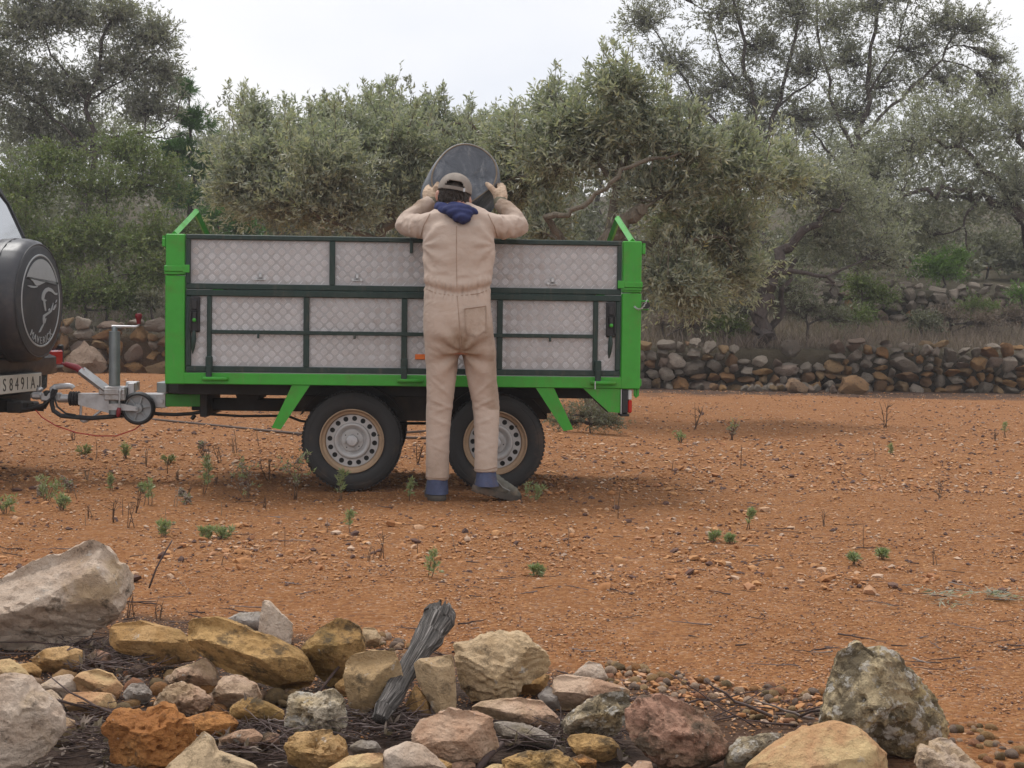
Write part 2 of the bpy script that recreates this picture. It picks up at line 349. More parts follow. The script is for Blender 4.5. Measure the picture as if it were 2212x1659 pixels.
def mat_ground():
    m = NT('red_gravel_soil'); v = m.coord('Object')
    ge = m.n('ShaderNodeNewGeometry'); sp = m.n('ShaderNodeSeparateXYZ'); m.l(ge.outputs['Position'], sp.inputs[0])
    big = m.noise(v, 0.8, 5, 0.6); mid = m.noise(v, 6, 6, 0.7); fine = m.noise(v, 70, 4, 0.75)
    k = m.ramp(mid, [(0.3, (0.27, 0.112, 0.042)), (0.55, (0.36, 0.163, 0.067)), (0.75, (0.45, 0.22, 0.098))])
    k = m.mix(m.ramp(big, [(0.40, 0.0), (0.62, 0.45)]), k, (0.31, 0.14, 0.06))
    vc = m.n('ShaderNodeTexVoronoi'); vc.inputs['Scale'].default_value = 62; m.l(v, vc.inputs['Vector'])
    sx = m.n('ShaderNodeSeparateColor'); m.l(vc.outputs['Color'], sx.inputs[0])
    grain = m.ramp(sx.outputs[0], [(0.0, (0.22, 0.085, 0.03)), (0.4, (0.36, 0.16, 0.06)), (0.72, (0.48, 0.26, 0.12)), (0.86, (0.50, 0.35, 0.25)), (0.93, (0.10, 0.055, 0.045)), (1.0, (0.09, 0.055, 0.05))])
    k = m.mix(m.ramp(fine, [(0.45, 0.15), (0.6, 0.75)]), k, grain)
    k = m.mix(m.ramp(fine, [(0.28, 0.55), (0.42, 0.0)]), k, (0.15, 0.06, 0.025))
    # leaf litter: a strip along the wall, the soil of the terraces, the bed of the rock row
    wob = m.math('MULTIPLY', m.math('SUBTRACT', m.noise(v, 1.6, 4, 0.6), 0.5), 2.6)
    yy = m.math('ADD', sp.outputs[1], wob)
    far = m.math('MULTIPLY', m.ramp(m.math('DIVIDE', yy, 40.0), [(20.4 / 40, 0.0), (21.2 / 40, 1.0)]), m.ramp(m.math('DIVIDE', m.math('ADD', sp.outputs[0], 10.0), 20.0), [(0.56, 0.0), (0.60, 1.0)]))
    up = m.ramp(m.math('DIVIDE', sp.outputs[1], 40.0), [(23.0 / 40, 0.0), (23.2 / 40, 1.0)])
    near = m.ramp(m.math('DIVIDE', m.math('ADD', m.math('ADD', sp.outputs[1], m.math('MULTIPLY', sp.outputs[0], 0.38)), m.math('MULTIPLY', wob, 0.16)), 8.0), [(3.86 / 8, 0.95), (4.02 / 8, 0.0)])
    nx = m.ramp(m.math('DIVIDE', m.math('ADD', sp.outputs[0], 4.0), 8.0), [(0.545, 1.0), (0.60, 0.0)])
    hp_ = m.ramp(m.math('DIVIDE', m.math('ADD', m.math('ADD', sp.outputs[1], m.math('MULTIPLY', sp.outputs[0], 0.50)), m.math('MULTIPLY', wob, 0.06)), 8.0), [(4.02 / 8, 0.8), (4.14 / 8, 0.0)])
    near = m.math('MAXIMUM', m.math('MULTIPLY', near, nx), m.math('MULTIPLY', hp_, m.ramp(m.math('DIVIDE', m.math('ADD', sp.outputs[0], 4.0), 8.0), [(0.60, 1.0), (0.63, 0.0)])))
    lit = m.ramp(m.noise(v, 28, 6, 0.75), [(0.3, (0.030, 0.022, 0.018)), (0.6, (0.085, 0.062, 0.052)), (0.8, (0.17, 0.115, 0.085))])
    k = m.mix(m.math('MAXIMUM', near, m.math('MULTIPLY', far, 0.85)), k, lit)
    tert = m.ramp(m.noise(v, 3, 6, 0.7), [(0.3, (0.06, 0.052, 0.034)), (0.65, (0.125, 0.105, 0.07))])
    k = m.mix(up, k, tert)
    m.col(k); m.set(Roughness=0.95); m.b.inputs['Specular IOR Level'].default_value = 0.12
    h = m.math('ADD', m.math('MULTIPLY', fine, 0.6), m.math('MULTIPLY', vc.outputs['Distance'], -0.5))
    h = m.math('ADD', h, m.math('MULTIPLY', mid, 1.2))
    m.bump(h, 1.0, 0.03)
    MATS['red_gravel_soil'] = m.m
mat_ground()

# ------------------------------------------------------------------ mesh helpers
def setp(o, label=None, cat=None, group=None, kind=None):
    if label: o['label'] = label
    if cat: o['category'] = cat
    if group: o['group'] = group
    if kind: o['kind'] = kind
    return o
def empty(name, loc=(0, 0, 0), rz=0.0, label=None, cat=None, group=None, parent=None):
    o = bpy.data.objects.new(name, None); C.objects.link(o); o.location = loc; o.rotation_euler = (0, 0, rz)
    o.empty_display_size = 0.1
    if parent: o.parent = parent
    return setp(o, label, cat, group)
def link(name, me, parent=None, loc=None):
    o = bpy.data.objects.new(name, me); C.objects.link(o)
    if parent: o.parent = parent
    if loc is not None: o.location = loc
    return o
def np_mesh(name, verts, faces, mat, smooth=True, rnd=None, sharp=None):
    """faces: (n,k) int array"""
    me = bpy.data.meshes.new(name); verts = np.asarray(verts, np.float32); faces = np.asarray(faces, np.int32)
    n, k = faces.shape
    me.vertices.add(len(verts)); me.vertices.foreach_set('co', verts.ravel())
    me.loops.add(n * k); me.loops.foreach_set('vertex_index', faces.ravel())
    me.polygons.add(n); me.polygons.foreach_set('loop_start', np.arange(0, n * k, k, dtype=np.int32))
    me.update(calc_edges=True)
    if smooth: me.polygons.foreach_set('use_smooth', np.ones(n, bool))
    if rnd is not None:
        a = me.attributes.new('rnd', 'FLOAT', 'FACE'); a.data.foreach_set('value', np.asarray(rnd, np.float32))
    me.materials.append(MATS[mat])
    if sharp: me.set_sharp_from_angle(angle=math.radians(sharp))
    return me

class MB:
    def __init__(s): s.v = []; s.f = []; s.mi = []; s.cur = 0
    def add(s, verts, faces):
        b = len(s.v); s.v.extend([tuple(map(float, q)) for q in verts])
        for f in faces: s.f.append(tuple(i + b for i in f)); s.mi.append(s.cur)
        return s
    def box(s, x0, x1, y0, y1, z0, z1, c=0.004, M=None):
        if x0 > x1: x0, x1 = x1, x0
        if y0 > y1: y0, y1 = y1, y0
        if z0 > z1: z0, z1 = z1, z0
        c = min(c, (x1 - x0) * .45, (y1 - y0) * .45, (z1 - z0) * .45)
        lo = (x0, y0, z0); hi = (x1, y1, z1); V = []; idx = {}
        for sx in (0, 1):
            for sy in (0, 1):
                for sz in (0, 1):
                    sg = (sx, sy, sz)
                    for ax in range(3):
                        q = []
                        for k in range(3):
                            e = hi[k] if sg[k] else lo[k]; d = -1 if sg[k] else 1
                            q.append(e if k == ax else e + d * c)
                        idx[(sg, ax)] = len(V); V.append(q)
        F = []
        for ax in range(3):
            a, b = [k for k in range(3) if k != ax]
            for e in (0, 1):
                r = []
                for (p, q) in ((0, 0), (1, 0), (1, 1), (0, 1)):
                    sg = [0, 0, 0]; sg[ax] = e; sg[a] = p; sg[b] = q; r.append(idx[(tuple(sg), ax)])
                F.append(r if (e == 1) == (ax != 1) else r[::-1])
        for ax in range(3):
            a, b = [k for k in range(3) if k != ax]
            for p in (0, 1):
                for q in (0, 1):
                    s0 = [0, 0, 0]; s0[a] = p; s0[b] = q; s1 = list(s0); s1[ax] = 1
                    F.append([idx[(tuple(s0), a)], idx[(tuple(s1), a)], idx[(tuple(s1), b)], idx[(tuple(s0), b)]])
        for sx in (0, 1):
            for sy in (0, 1):
                for sz in (0, 1): F.append([idx[((sx, sy, sz), k)] for k in range(3)])
        if M is not None: V = [tuple(M @ Vector(q)) for q in V]
        return s.add(V, F)
    def tube(s, pts, r, n=8, caps=True, sx=1.0, ref=None):
        pts = [Vector(tuple(map(float, q))) for q in pts]; m = len(pts)
        if not isinstance(r, (list, tuple)): r = [r] * m
        V = []; u = None
        for i in range(m):
            t = (pts[min(i + 1, m - 1)] - pts[max(i - 1, 0)])
            t = t.normalized() if t.length > 1e-9 else Vector((0, 0, 1))
            if u is None:
                u = Vector(ref) if ref is not None else (Vector((0, 0, 1)) if abs(t.z) < 0.9 else Vector((1, 0, 0)))
            u = (u - t * u.dot(t)); u = u.normalized() if u.length > 1e-6 else t.orthogonal().normalized()
            w = t.cross(u)
            for k in range(n):
                a = 2 * math.pi * k / n; V.append(pts[i] + (u * math.cos(a) * sx + w * math.sin(a)) * r[i])
        F = []
        for i in range(m - 1):
            for k in range(n):
                k2 = (k + 1) % n; F.append((i * n + k, i * n + k2, (i + 1) * n + k2, (i + 1) * n + k))
        if caps:
            F.append(tuple(range(n - 1, -1, -1))); F.append(tuple((m - 1) * n + k for k in range(n)))
        return s.add(V, F)
    def lathe(s, prof, n=32, M=None, closed=False, caps=False):
        """prof: (radius, height) pairs round local Z"""
        V = []
        for (r, h) in prof:
            for k in range(n):
                a = 2 * math.pi * k / n; V.append((r * math.cos(a), r * math.sin(a), h))
        F = []; m = len(prof)
        for i in range(m - 1 if not closed else m):
            j = (i + 1) % m
            for k in range(n):
                k2 = (k + 1) % n; F.append((i * n + k, i * n + k2, j * n + k2, j * n + k))
        if caps and not closed:
            if prof[0][0] > 1e-6: F.append(tuple(range(n - 1, -1, -1)))
            if prof[-1][0] > 1e-6: F.append(tuple((m - 1) * n + k for k in range(n)))
        if M is not None: V = [tuple(M @ Vector(q)) for q in V]
        return s.add(V, F)
    def prism(s, poly, y0, y1, ax='y'):
        n = len(poly)
        if ax == 'y': V = [(a, y0, b) for a, b in poly] + [(a, y1, b) for a, b in poly]
        elif ax == 'z': V = [(a, b, y0) for a, b in poly] + [(a, b, y1) for a, b in poly]
        else: V = [(y0, a, b) for a, b in poly] + [(y1, a, b) for a, b in poly]
        F = [tuple(range(n)), tuple(range(2 * n - 1, n - 1, -1))]
        for k in range(n): F.append((k, n + k, n + (k + 1) % n, (k + 1) % n))
        return s.add(V, F)
    def ell(s, c, r, n=16, m=10, M=None):
        V = []; F = []
        for i in range(m + 1):
            t = math.pi * i / m
            for k in range(n):
                a = 2 * math.pi * k / n
                q = Vector((r[0] * math.sin(t) * math.cos(a), r[1] * math.sin(t) * math.sin(a), r[2] * math.cos(t)))
                if M is not None: q = M @ q
                V.append((c[0] + q.x, c[1] + q.y, c[2] + q.z))
        for i in range(m):
            for k in range(n):
                F.append((i * n + k, (i + 1) * n + k, (i + 1) * n + (k + 1) % n, i * n + (k + 1) % n))
        return s.add(V, F)
    def build(s, name, mats, parent=None, smooth=True, sharp=35, loc=None):
        if isinstance(mats, str): mats = [mats]
        me = bpy.data.meshes.new(name); me.from_pydata(s.v, [], s.f)
        for k in mats: me.materials.append(MATS[k])
        if len(mats) > 1: me.polygons.foreach_set('material_index', np.array(s.mi, np.int32))
        bm = bmesh.new(); bm.from_mesh(me); bmesh.ops.remove_doubles(bm, verts=bm.verts, dist=1e-6)
        bmesh.ops.recalc_face_normals(bm, faces=bm.faces); bm.to_mesh(me); bm.free()
        if smooth:
            me.polygons.foreach_set('use_smooth', np.ones(len(me.polygons), bool)); me.set_sharp_from_angle(angle=math.radians(sharp))
        return link(name, me, parent, loc)

def remesh(mb, voxel, smooth_it=4):
    """union of overlapping pieces as one continuous surface"""
    me = bpy.data.meshes.new('tmp'); me.from_pydata(mb.v, [], mb.f)
    bm = bmesh.new(); bm.from_mesh(me); bmesh.ops.remove_doubles(bm, verts=bm.verts, dist=1e-6)
    bmesh.ops.recalc_face_normals(bm, faces=bm.faces); bm.to_mesh(me); bm.free()
    o = bpy.data.objects.new('tmp', me); C.objects.link(o)
    r = o.modifiers.new('r', 'REMESH'); r.mode = 'VOXEL'; r.voxel_size = voxel
    if smooth_it:
        q = o.modifiers.new('s', 'SMOOTH'); q.factor = 0.5; q.iterations = smooth_it
    dg = bpy.context.evaluated_depsgraph_get(); e = o.evaluated_get(dg)
    out = bpy.data.meshes.new_from_object(e)
    bpy.data.objects.remove(o); bpy.data.meshes.remove(me)
    out.polygons.foreach_set('use_smooth', np.ones(len(out.polygons), bool))
    return out
def co_no(me):
    n = len(me.vertices); a = np.empty(n * 3, np.float32); b = np.empty(n * 3, np.float32)
    me.vertices.foreach_get('co', a); me.vertex_normals.foreach_get('vector', b)
    return a.reshape(-1, 3).astype(float), b.reshape(-1, 3).astype(float)
def set_co(me, co): me.vertices.foreach_set('co', np.asarray(co, np.float32).ravel()); me.update()

def text_mesh(txt, size, depth):
    cu = bpy.data.curves.new('t', 'FONT'); cu.body = txt; cu.size = size; cu.extrude = depth / 2; cu.align_x = 'CENTER'; cu.align_y = 'BOTTOM_BASELINE'
    o = bpy.data.objects.new('t', cu); C.objects.link(o)
    dg = bpy.context.evaluated_depsgraph_get(); me = bpy.data.meshes.new_from_object(o.evaluated_get(dg))
    v = [tuple(q.co) for q in me.vertices]; f = [tuple(p.vertices) for p in me.polygons]
    bpy.data.objects.remove(o); bpy.data.curves.remove(cu); bpy.data.meshes.remove(me)
    return v, f
# ================================================================== GROUND
def build_ground():
    xs = np.concatenate([np.linspace(-150, -30, 10), np.linspace(-29, 29, 175), np.linspace(30, 150, 10)])
    ys = np.concatenate([np.linspace(-60, 2.2, 8), np.linspace(2.3, 22.7, 130), np.linspace(22.8, 23.5, 15), np.linspace(23.7, 30.4, 24), np.linspace(30.5, 30.9, 9), np.linspace(31.2, 38, 20), np.linspace(38.1, 38.7, 9), np.linspace(39, 80, 40), np.linspace(86, 150, 10)])
    X, Y = np.meshgrid(xs, ys); Z = gz(X.ravel(), Y.ravel())
    p = np.stack([X.ravel(), Y.ravel(), Z], 1)
    n = fbm(p * [1.7, 1.7, 1], 4, 3); p[:, 2] += 0.022 * n * sm(1.0, 3, np.abs(p[:, 1]) + 1)
    near = (p[:, 1] > 22.9) & (p[:, 1] < 90); p[near, 2] += 0.05 * fbm(p[near] * 2.3, 3, 9)
    w_, h_ = len(xs), len(ys)
    i = np.arange(h_ - 1)[:, None] * w_ + np.arange(w_ - 1)[None, :]
    F = np.stack([i, i + 1, i + w_ + 1, i + w_], -1).reshape(-1, 4)
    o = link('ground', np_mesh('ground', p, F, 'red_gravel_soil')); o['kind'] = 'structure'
build_ground()

# ------------------------------------------------------------------ stone shapes
def ico(sub):
    bm = bmesh.new(); bmesh.ops.create_icosphere(bm, subdivisions=sub, radius=1.0)
    bm.verts.ensure_lookup_table()
    v = np.array([tuple(q.co) for q in bm.verts]); f = np.array([[q.index for q in t.verts] for t in bm.faces]); bm.free()
    return v / np.linalg.norm(v, axis=1)[:, None], f
ICO = {k: ico(k) for k in (1, 2, 3, 4, 5, 6)}
def stone_verts(sub, seed, nplanes=9, rough=0.10, flat=(0.62, 0.95)):
    rg = np.random.default_rng(seed); d, f = ICO[sub]
    n = rg.normal(size=(nplanes, 3)); n /= np.linalg.norm(n, axis=1)[:, None]
    di = rg.uniform(flat[0], flat[1], nplanes)
    c = d @ n.T; r = np.min(np.where(c > 0.05, di / np.maximum(c, 0.05), 9), axis=1); r = np.minimum(r, 1.05)
    p = d * r[:, None]; p += d * (rough * fbm(p * 2.2 + seed * 3.1, 3, seed))[:, None]
    m = np.abs(p).max(0); return p / m, f
POOL = []
for k in range(14):
    p, f = stone_verts(3, 100 + k, 9, 0.20, (.36, .72)); POOL.append(np_mesh('stone', p, f, 'wall_stone', sharp=34))

GREYS = [(0.42, 0.355, 0.295), (0.48, 0.405, 0.335), (0.33, 0.28, 0.235), (0.54, 0.455, 0.38)]
ORANGE = [(0.46, 0.23, 0.09), (0.42, 0.27, 0.14), (0.52, 0.29, 0.12), (0.36, 0.20, 0.10)]
PINKISH = [(0.40, 0.29, 0.23), (0.45, 0.34, 0.28)]
def stone_obj(name, c, half, rot, colr, parent=None, k=None):
    me = POOL[random.randrange(len(POOL)) if k is None else k]
    o = link(name, me, parent); o.location = c; o.rotation_euler = rot; o.scale = half; o.color = (*colr, 1)
    return o
def dry_wall(label, group, x0, x1, y, basef, topf, wr, hr, colf, lim=300, lean=0.0, tilt=0.25, name='dry_stone_wall'):
    root = empty(name, ((x0 + x1) / 2, y, 0), 0, label, 'stone wall', group)
    res = 0.02; n = int((x1 - x0) / res); sk = np.array([basef(x0 + i * res) for i in range(n)]) - 0.03
    tp = np.array([topf(x0 + i * res) for i in range(n)]); cnt = 0; done = np.zeros(n, bool)
    while cnt < lim:
        act = np.where(~done & (sk < tp - 0.03))[0]
        if not len(act): break
        i = act[np.argmin(sk[act])]
        a = i
        while a > 0 and abs(sk[a - 1] - sk[i]) < 0.05: a -= 1
        b = i
        while b < n - 1 and abs(sk[b + 1] - sk[i]) < 0.05: b += 1
        gap = (b - a + 1)
        wd = int(random.triangular(wr[0], wr[1], wr[0] + (wr[1] - wr[0]) * 0.3) / res)
        if gap < wd * 1.3: wd = gap
        if gap < 3: done[i] = True; sk[i] += 0.03; continue
        s = a if random.random() < 0.5 else b - wd + 1
        s = max(a, min(s, b - wd + 1)); e = s + wd
        h = min(random.uniform(*hr), wd * res * 1.1); h = max(0.05, min(h, tp[s:e].max() - sk[s:e].min() + 0.03))
        z0 = sk[s:e].mean(); cx = x0 + (s + wd / 2) * res
        yy = y + random.uniform(-0.05, 0.05) + lean * (z0 - basef(cx))
        rot = (random.uniform(-.3, .3), random.uniform(-tilt, tilt) * min(1, 0.22 / (wd * res)), random.uniform(-.3, .3))
        if random.random() < 0.4: rot = (rot[0] + math.pi, rot[1], rot[2])
        q = (cx, z0 + h / 2, h / 2)
        stone_obj('stone', (cx - (x0 + x1) / 2, yy - y, z0 + h / 2), (wd * res * 0.58, 0.17, h * 0.60), rot, colf(cx, (z0 + h / 2 - basef(cx)) / max(0.1, topf(cx) - basef(cx))), root)
        sk[s:e] = z0 + h; cnt += 1
    return root
def mixcol(pg, po, pp=0.1):
    def f(x, t):
        q = random.random(); g = pg + (0.25 * (t - 0.5))
        c = random.choice(GREYS if q < g else ORANGE if q < 1 - pp else PINKISH)
        k = random.uniform(0.8, 1.2); return tuple(min(1, v * k) for v in c)
    return f
def base1(x): return gz1(x, 22.6)
nz_ = np.random.default_rng(3).normal(size=200)
def top_r(x):
    t = base1(x) + 0.70 + 0.05 * math.sin(x * 5) + 0.03 * math.sin(x * 13 + 1)
    k = sm(3.5, 3.75, x) * (1 - sm(4.95, 5.25, x))
    return float(t - 0.36 * k - 0.12 * k * math.sin(x * 9))
def top_l(x): return base1(x) + 0.80 + 0.04 * math.sin(x * 6)
dry_wall('long low grey and orange dry stone wall at the far edge of the clearing, right of the trailer', 'terrace walls of dry stone', 0.2, 11.6, 22.85, base1, top_r, (0.09, 0.46), (0.08, 0.25), mixcol(0.42, 0.44), lean=0.12)
dry_wall('ochre and grey dry stone wall between the dark car and the trailer, big pale block at its foot', 'terrace walls of dry stone', -11.0, -3.4, 22.85, base1, top_l, (0.14, 0.62), (0.10, 0.30), mixcol(0.22, 0.6, 0.16), lean=0.12)
b30 = lambda x: gz1(x, 30.2)
dry_wall('dark upper dry stone wall on the second terrace under the bright green shrub', 'terrace walls of dry stone', 6.2, 15.5, 30.45, b30, lambda x: b30(x) + 0.84 + 0.07 * math.sin(x * 4), (0.14, 0.5), (0.11, 0.27), mixcol(0.9, 0.05, 0.05), lean=0.1)
b38 = lambda x: gz1(x, 38.0)
dry_wall('reddish far stone wall just above the trailer top, behind the left olive tree', 'terrace walls of dry stone', -8.0, -0.6, 38.2, b38, lambda x: b38(x) + 0.7 + 0.06 * math.sin(x * 3), (0.2, 0.6), (0.14, 0.3), mixcol(0.5, 0.4), lean=0.1)
dry_wall('short grey stone wall among scrub at the far right, highest terrace', 'terrace walls of dry stone', 9.0, 15.5, 38.2, b38, lambda x: b38(x) + 0.55 + 0.06 * math.sin(x * 3), (0.2, 0.5), (0.14, 0.3), mixcol(0.8, 0.15), lean=0.1)

# rubble fallen from the right wall, loose blocks
def loose(px, py, d, hw, hh, colr, label, group=None, k=None, name='fallen_stone'):
    p = P(px, py, d); z = gz1(p[0], d)
    o = stone_obj(name, (p[0], d, z + hh * 0.75), (hw, hw * 0.8, hh), (random.uniform(-.3, .3), random.uniform(-.3, .3), random.uniform(0, 6)), colr, None, k)
    return setp(o, label, 'stone', group)
loose(1845, 830, 22.0, 0.24, 0.17, (0.48, 0.27, 0.13), 'large orange block lying alone in the litter below the gap of the right wall', k=1)
loose(1715, 845, 22.0, 0.27, 0.15, (0.50, 0.32, 0.20), 'low two-toned orange and white block lying in front of the collapsed wall', k=4)
loose(1712, 745, 23.0, 0.20, 0.19, (0.22, 0.19, 0.16), 'round dark boulder perched on top of the collapsed part of the wall', k=7)
p_ = bpy.data.objects['fallen_stone.002']; p_.location.z = gz1(4.5, 22.6) + 0.62
for i in range(46):
    px = random.gauss(1700, 70); d = random.uniform(22.0, 22.75)
    s = random.uniform(0.03, 0.11)
    loose(px, 800, d, s, s * 0.8, random.choice(ORANGE + GREYS + PINKISH), 'small orange or grey rubble stone spilled from the gap in the right wall', 'rubble at the collapsed wall', name='rubble_stone')
loose(195, 800, 22.55, 0.34, 0.30, (0.46, 0.33, 0.25), 'big pale pinkish block at the foot of the ochre wall', k=2)

# ================================================================== TREES AND SHRUBS
def unit(a): return a / np.maximum(np.linalg.norm(a, axis=-1, keepdims=True), 1e-9)
def leaves_on(curves, n_leaf, twig_len, leaf_len, leaf_w, rg, up=0.35, per=14, rndshift=None, spread=0.8, jit=0.03):
    """curves: (m,5,3) branchlets; returns verts (n*4,3), rnd (n,), twig segments"""
    nt_ = max(1, n_leaf // per); m = len(curves)
    ci = rg.integers(0, m, nt_); t = 1 - rg.random(nt_) ** 1.6 * 0.75
    s = t * 3.999; i = s.astype(int); f = (s - i)[:, None]
    a = curves[ci, i]; b = curves[ci, i + 1]; base = a * (1 - f) + b * f; tan = unit(b - a)
    dirn = unit(tan * 0.7 + rg.normal(size=(nt_, 3)) * 0.55 + np.array([0, 0, up]))
    base = base + rg.normal(size=(nt_, 3)) * jit
    ln = twig_len * rg.uniform(0.5, 1.25, nt_)
    u = rg.random((nt_, per)) * 0.95 + 0.05
    droop = (u ** 2 * 0.18)[:, :, None] * np.array([0, 0, -1]) * ln[:, None, None]
    pos = base[:, None, :] + dirn[:, None, :] * (u * ln[:, None])[:, :, None] + droop
    rnd3 = rg.normal(size=(nt_, per, 3)); side = unit(np.cross(np.broadcast_to(dirn[:, None, :], rnd3.shape), rnd3))
    ld = unit(dirn[:, None, :] * 0.75 + side * spread + rg.normal(size=rnd3.shape) * 0.15)
    wv = unit(np.cross(ld, rg.normal(size=rnd3.shape)))
    L_ = (leaf_len * rg.uniform(0.65, 1.2, (nt_, per)))[:, :, None]; W_ = (leaf_w * rg.uniform(0.7, 1.2, (nt_, per)))[:, :, None] * 0.5
    mid = pos + ld * L_ * 0.45
    V = np.stack([pos, mid + wv * W_, pos + ld * L_, mid - wv * W_], 2).reshape(-1, 3)
    tw = rg.normal(0, 0.16, nt_)[:, None] + rg.normal(0, 0.16, (nt_, per)) + 0.45
    return V, np.clip(tw, 0, 1).ravel(), np.stack([base, base + dirn * ln[:, None] + np.array([0, 0, -0.18]) * ln[:, None]], 1)
def curve5(a, b, rg, bow=0.15):
    a = np.asarray(a, float); b = np.asarray(b, float); L_ = np.linalg.norm(b - a)
    c = (a + b) / 2 + rg.normal(size=3) * L_ * bow + np.array([0, 0, L_ * 0.08])
    t = np.linspace(0, 1, 5)[:, None]; return (1 - t) ** 2 * a + 2 * t * (1 - t) * c + t ** 2 * b
def wiggle(pts, rg, amp):
    """refine a limb polyline with knots and wobble"""
    pts = [np.array(q, float) for q in pts]; out = []
    for i in range(len(pts) - 1):
        for k in range(4):
            f = k / 4; q = pts[i] * (1 - f) + pts[i + 1] * f
            w_ = rg.normal(size=3) * amp if (i or k) else np.zeros(3)
            q = q.copy(); q[:3] += w_; out.append(q)
    out.append(pts[-1]); return out
def tree(name, label, cat, limbs, lobes, seed, leaf='olive_leaf', bark='olive_bark', leaf_len=0.065, leaf_w=0.016, twig=0.32, dens=5200, per=14, up=0.35, group=None, rb=0.011, nb=14, foliage='foliage', trunk='trunk', wig=0.035, surf=0.45, spread=0.8, jit=0.16, lk=0.62, shoots=0, tw_r=.22):
    """limbs: [[(px,py,d,r)...]...]; lobes: [(px,py,d,rx_px,ry_px[,k])]"""
    rg = np.random.default_rng(seed)
    L3 = [[np.array([*P(a, b, d), r]) for (a, b, d, r) in lm] for lm in limbs]
    base = L3[0][0][:3]; zg = gz1(base[0], base[1]); root = empty(name, (base[0], base[1], zg), 0, label, cat, group)
    off = np.array([base[0], base[1], zg])
    tb = MB(); pool = []
    for lm in L3:
        q = wiggle(lm, rg, wig * max(0.4, lm[0][3] / 0.1)); tb.tube([r_[:3] - off for r_ in q], [float(r_[3] * lk * rg.uniform(0.88, 1.14)) for r_ in q], 9)
        pool += [r_ for r_ in q]
    if tb.v: tb.build(trunk, bark, root)
    pool = np.array(pool)
    bb = MB(); V = []; R = []; S = []
    for lb in lobes:
        (a, b, d, rx, ry) = lb[:5]; k = lb[5] if len(lb) > 5 else 1.0
        c = P(a, b, d); sx = rx * d / FPX; sz = ry * d / FPX; sx = max(.5 * sx, sx - .38 * twig); sz = max(.45 * sz, sz - .45 * twig); sy = 0.75 * max(sx, sz * 0.8)
        j = np.argmin(np.linalg.norm(pool[:, :3] - c, axis=1) + 0.35 * np.maximum(0, pool[:, 2] - c[2])); an = pool[j]
        main = curve5(an[:3], c, rg); r0 = min(an[3] * 0.6, 0.016 + 0.008 * sx)
        bb.tube(main - off, [r0, r0 * .85, r0 * .7, r0 * .55, r0 * .45], 6)
        cv = []
        for q in range(nb):
            v = unit(rg.normal(size=3)); v[2] = abs(v[2]) * 0.9 - 0.25 if rg.random() < 0.7 else v[2]
            e = c + v * np.array([sx, sy, sz]) * (rg.random() ** surf) * rg.uniform(.7, 1.22)
            t = rg.uniform(0.45, 1.0) * 3.99; i = int(t); st = main[i] * (1 - t + i) + main[i + 1] * (t - i)
            cu = curve5(st, e, rg, 0.18); cv.append(cu)
            bb.tube(cu - off, [rb, rb * .8, rb * .6, rb * .45, rb * .25], 4, caps=False)
        n = int(dens * k * 0.64); v_, r_, s_ = leaves_on(np.array(cv), n, twig, leaf_len * 1.13, leaf_w * 1.13, rg, up, per, spread=spread, jit=jit * sx)
        V.append(v_); R.append(r_); S.append(s_)
        if shoots:
            sc_ = []
            for q in range(int(shoots * (.4 + k))):
                st = c + np.array([rg.normal(0, .5) * sx, rg.normal(0, .5) * sy, rg.uniform(.35, .95) * sz]); sc_.append(curve5(st, st + np.array([rg.normal(0, .10), rg.normal(0, .10), rg.uniform(.18, .46)]), rg, .06))
            v_, r_, s_ = leaves_on(np.array(sc_), len(sc_) * 56, .13, leaf_len, leaf_w, rg, .8, 7, jit=.004, spread=.7); V.append(v_); R.append(np.clip(r_ + .12, 0, 1)); S.append(s_)
            for cu in sc_: bb.tube(cu - off, [.005, .0045, .004, .003, .002], 4, caps=False)
    setp(bb.build('branches', bark, root), kind='stuff')
    V = np.concatenate(V); R = np.concatenate(R); S = np.concatenate(S)
    # fine twigs as slim three-sided stems
    n = len(S); d_ = unit(S[:, 1] - S[:, 0]); x_ = unit(np.cross(d_, rg.normal(size=(n, 3)))); y_ = np.cross(d_, x_); rr = rb * tw_r
    tri = np.concatenate([np.stack([S[:, 0] + (x_ * math.cos(a) + y_ * math.sin(a)) * rr for a in (0, 2.09, 4.19)], 1), S[:, 1][:, None, :]], 1).reshape(-1, 3) - off
    b0 = np.arange(n)[:, None] * 4; TF = np.concatenate([b0 + [0, 1, 3], b0 + [1, 2, 3], b0 + [2, 0, 3]])
    setp(link('twigs', np_mesh('twigs', tri, TF, bark, smooth=False), root), kind='stuff')
    setp(link(foliage, np_mesh(foliage, V - off, np.arange(len(V)).reshape(-1, 4), leaf, smooth=False, rnd=R), root), kind='stuff')
    return root

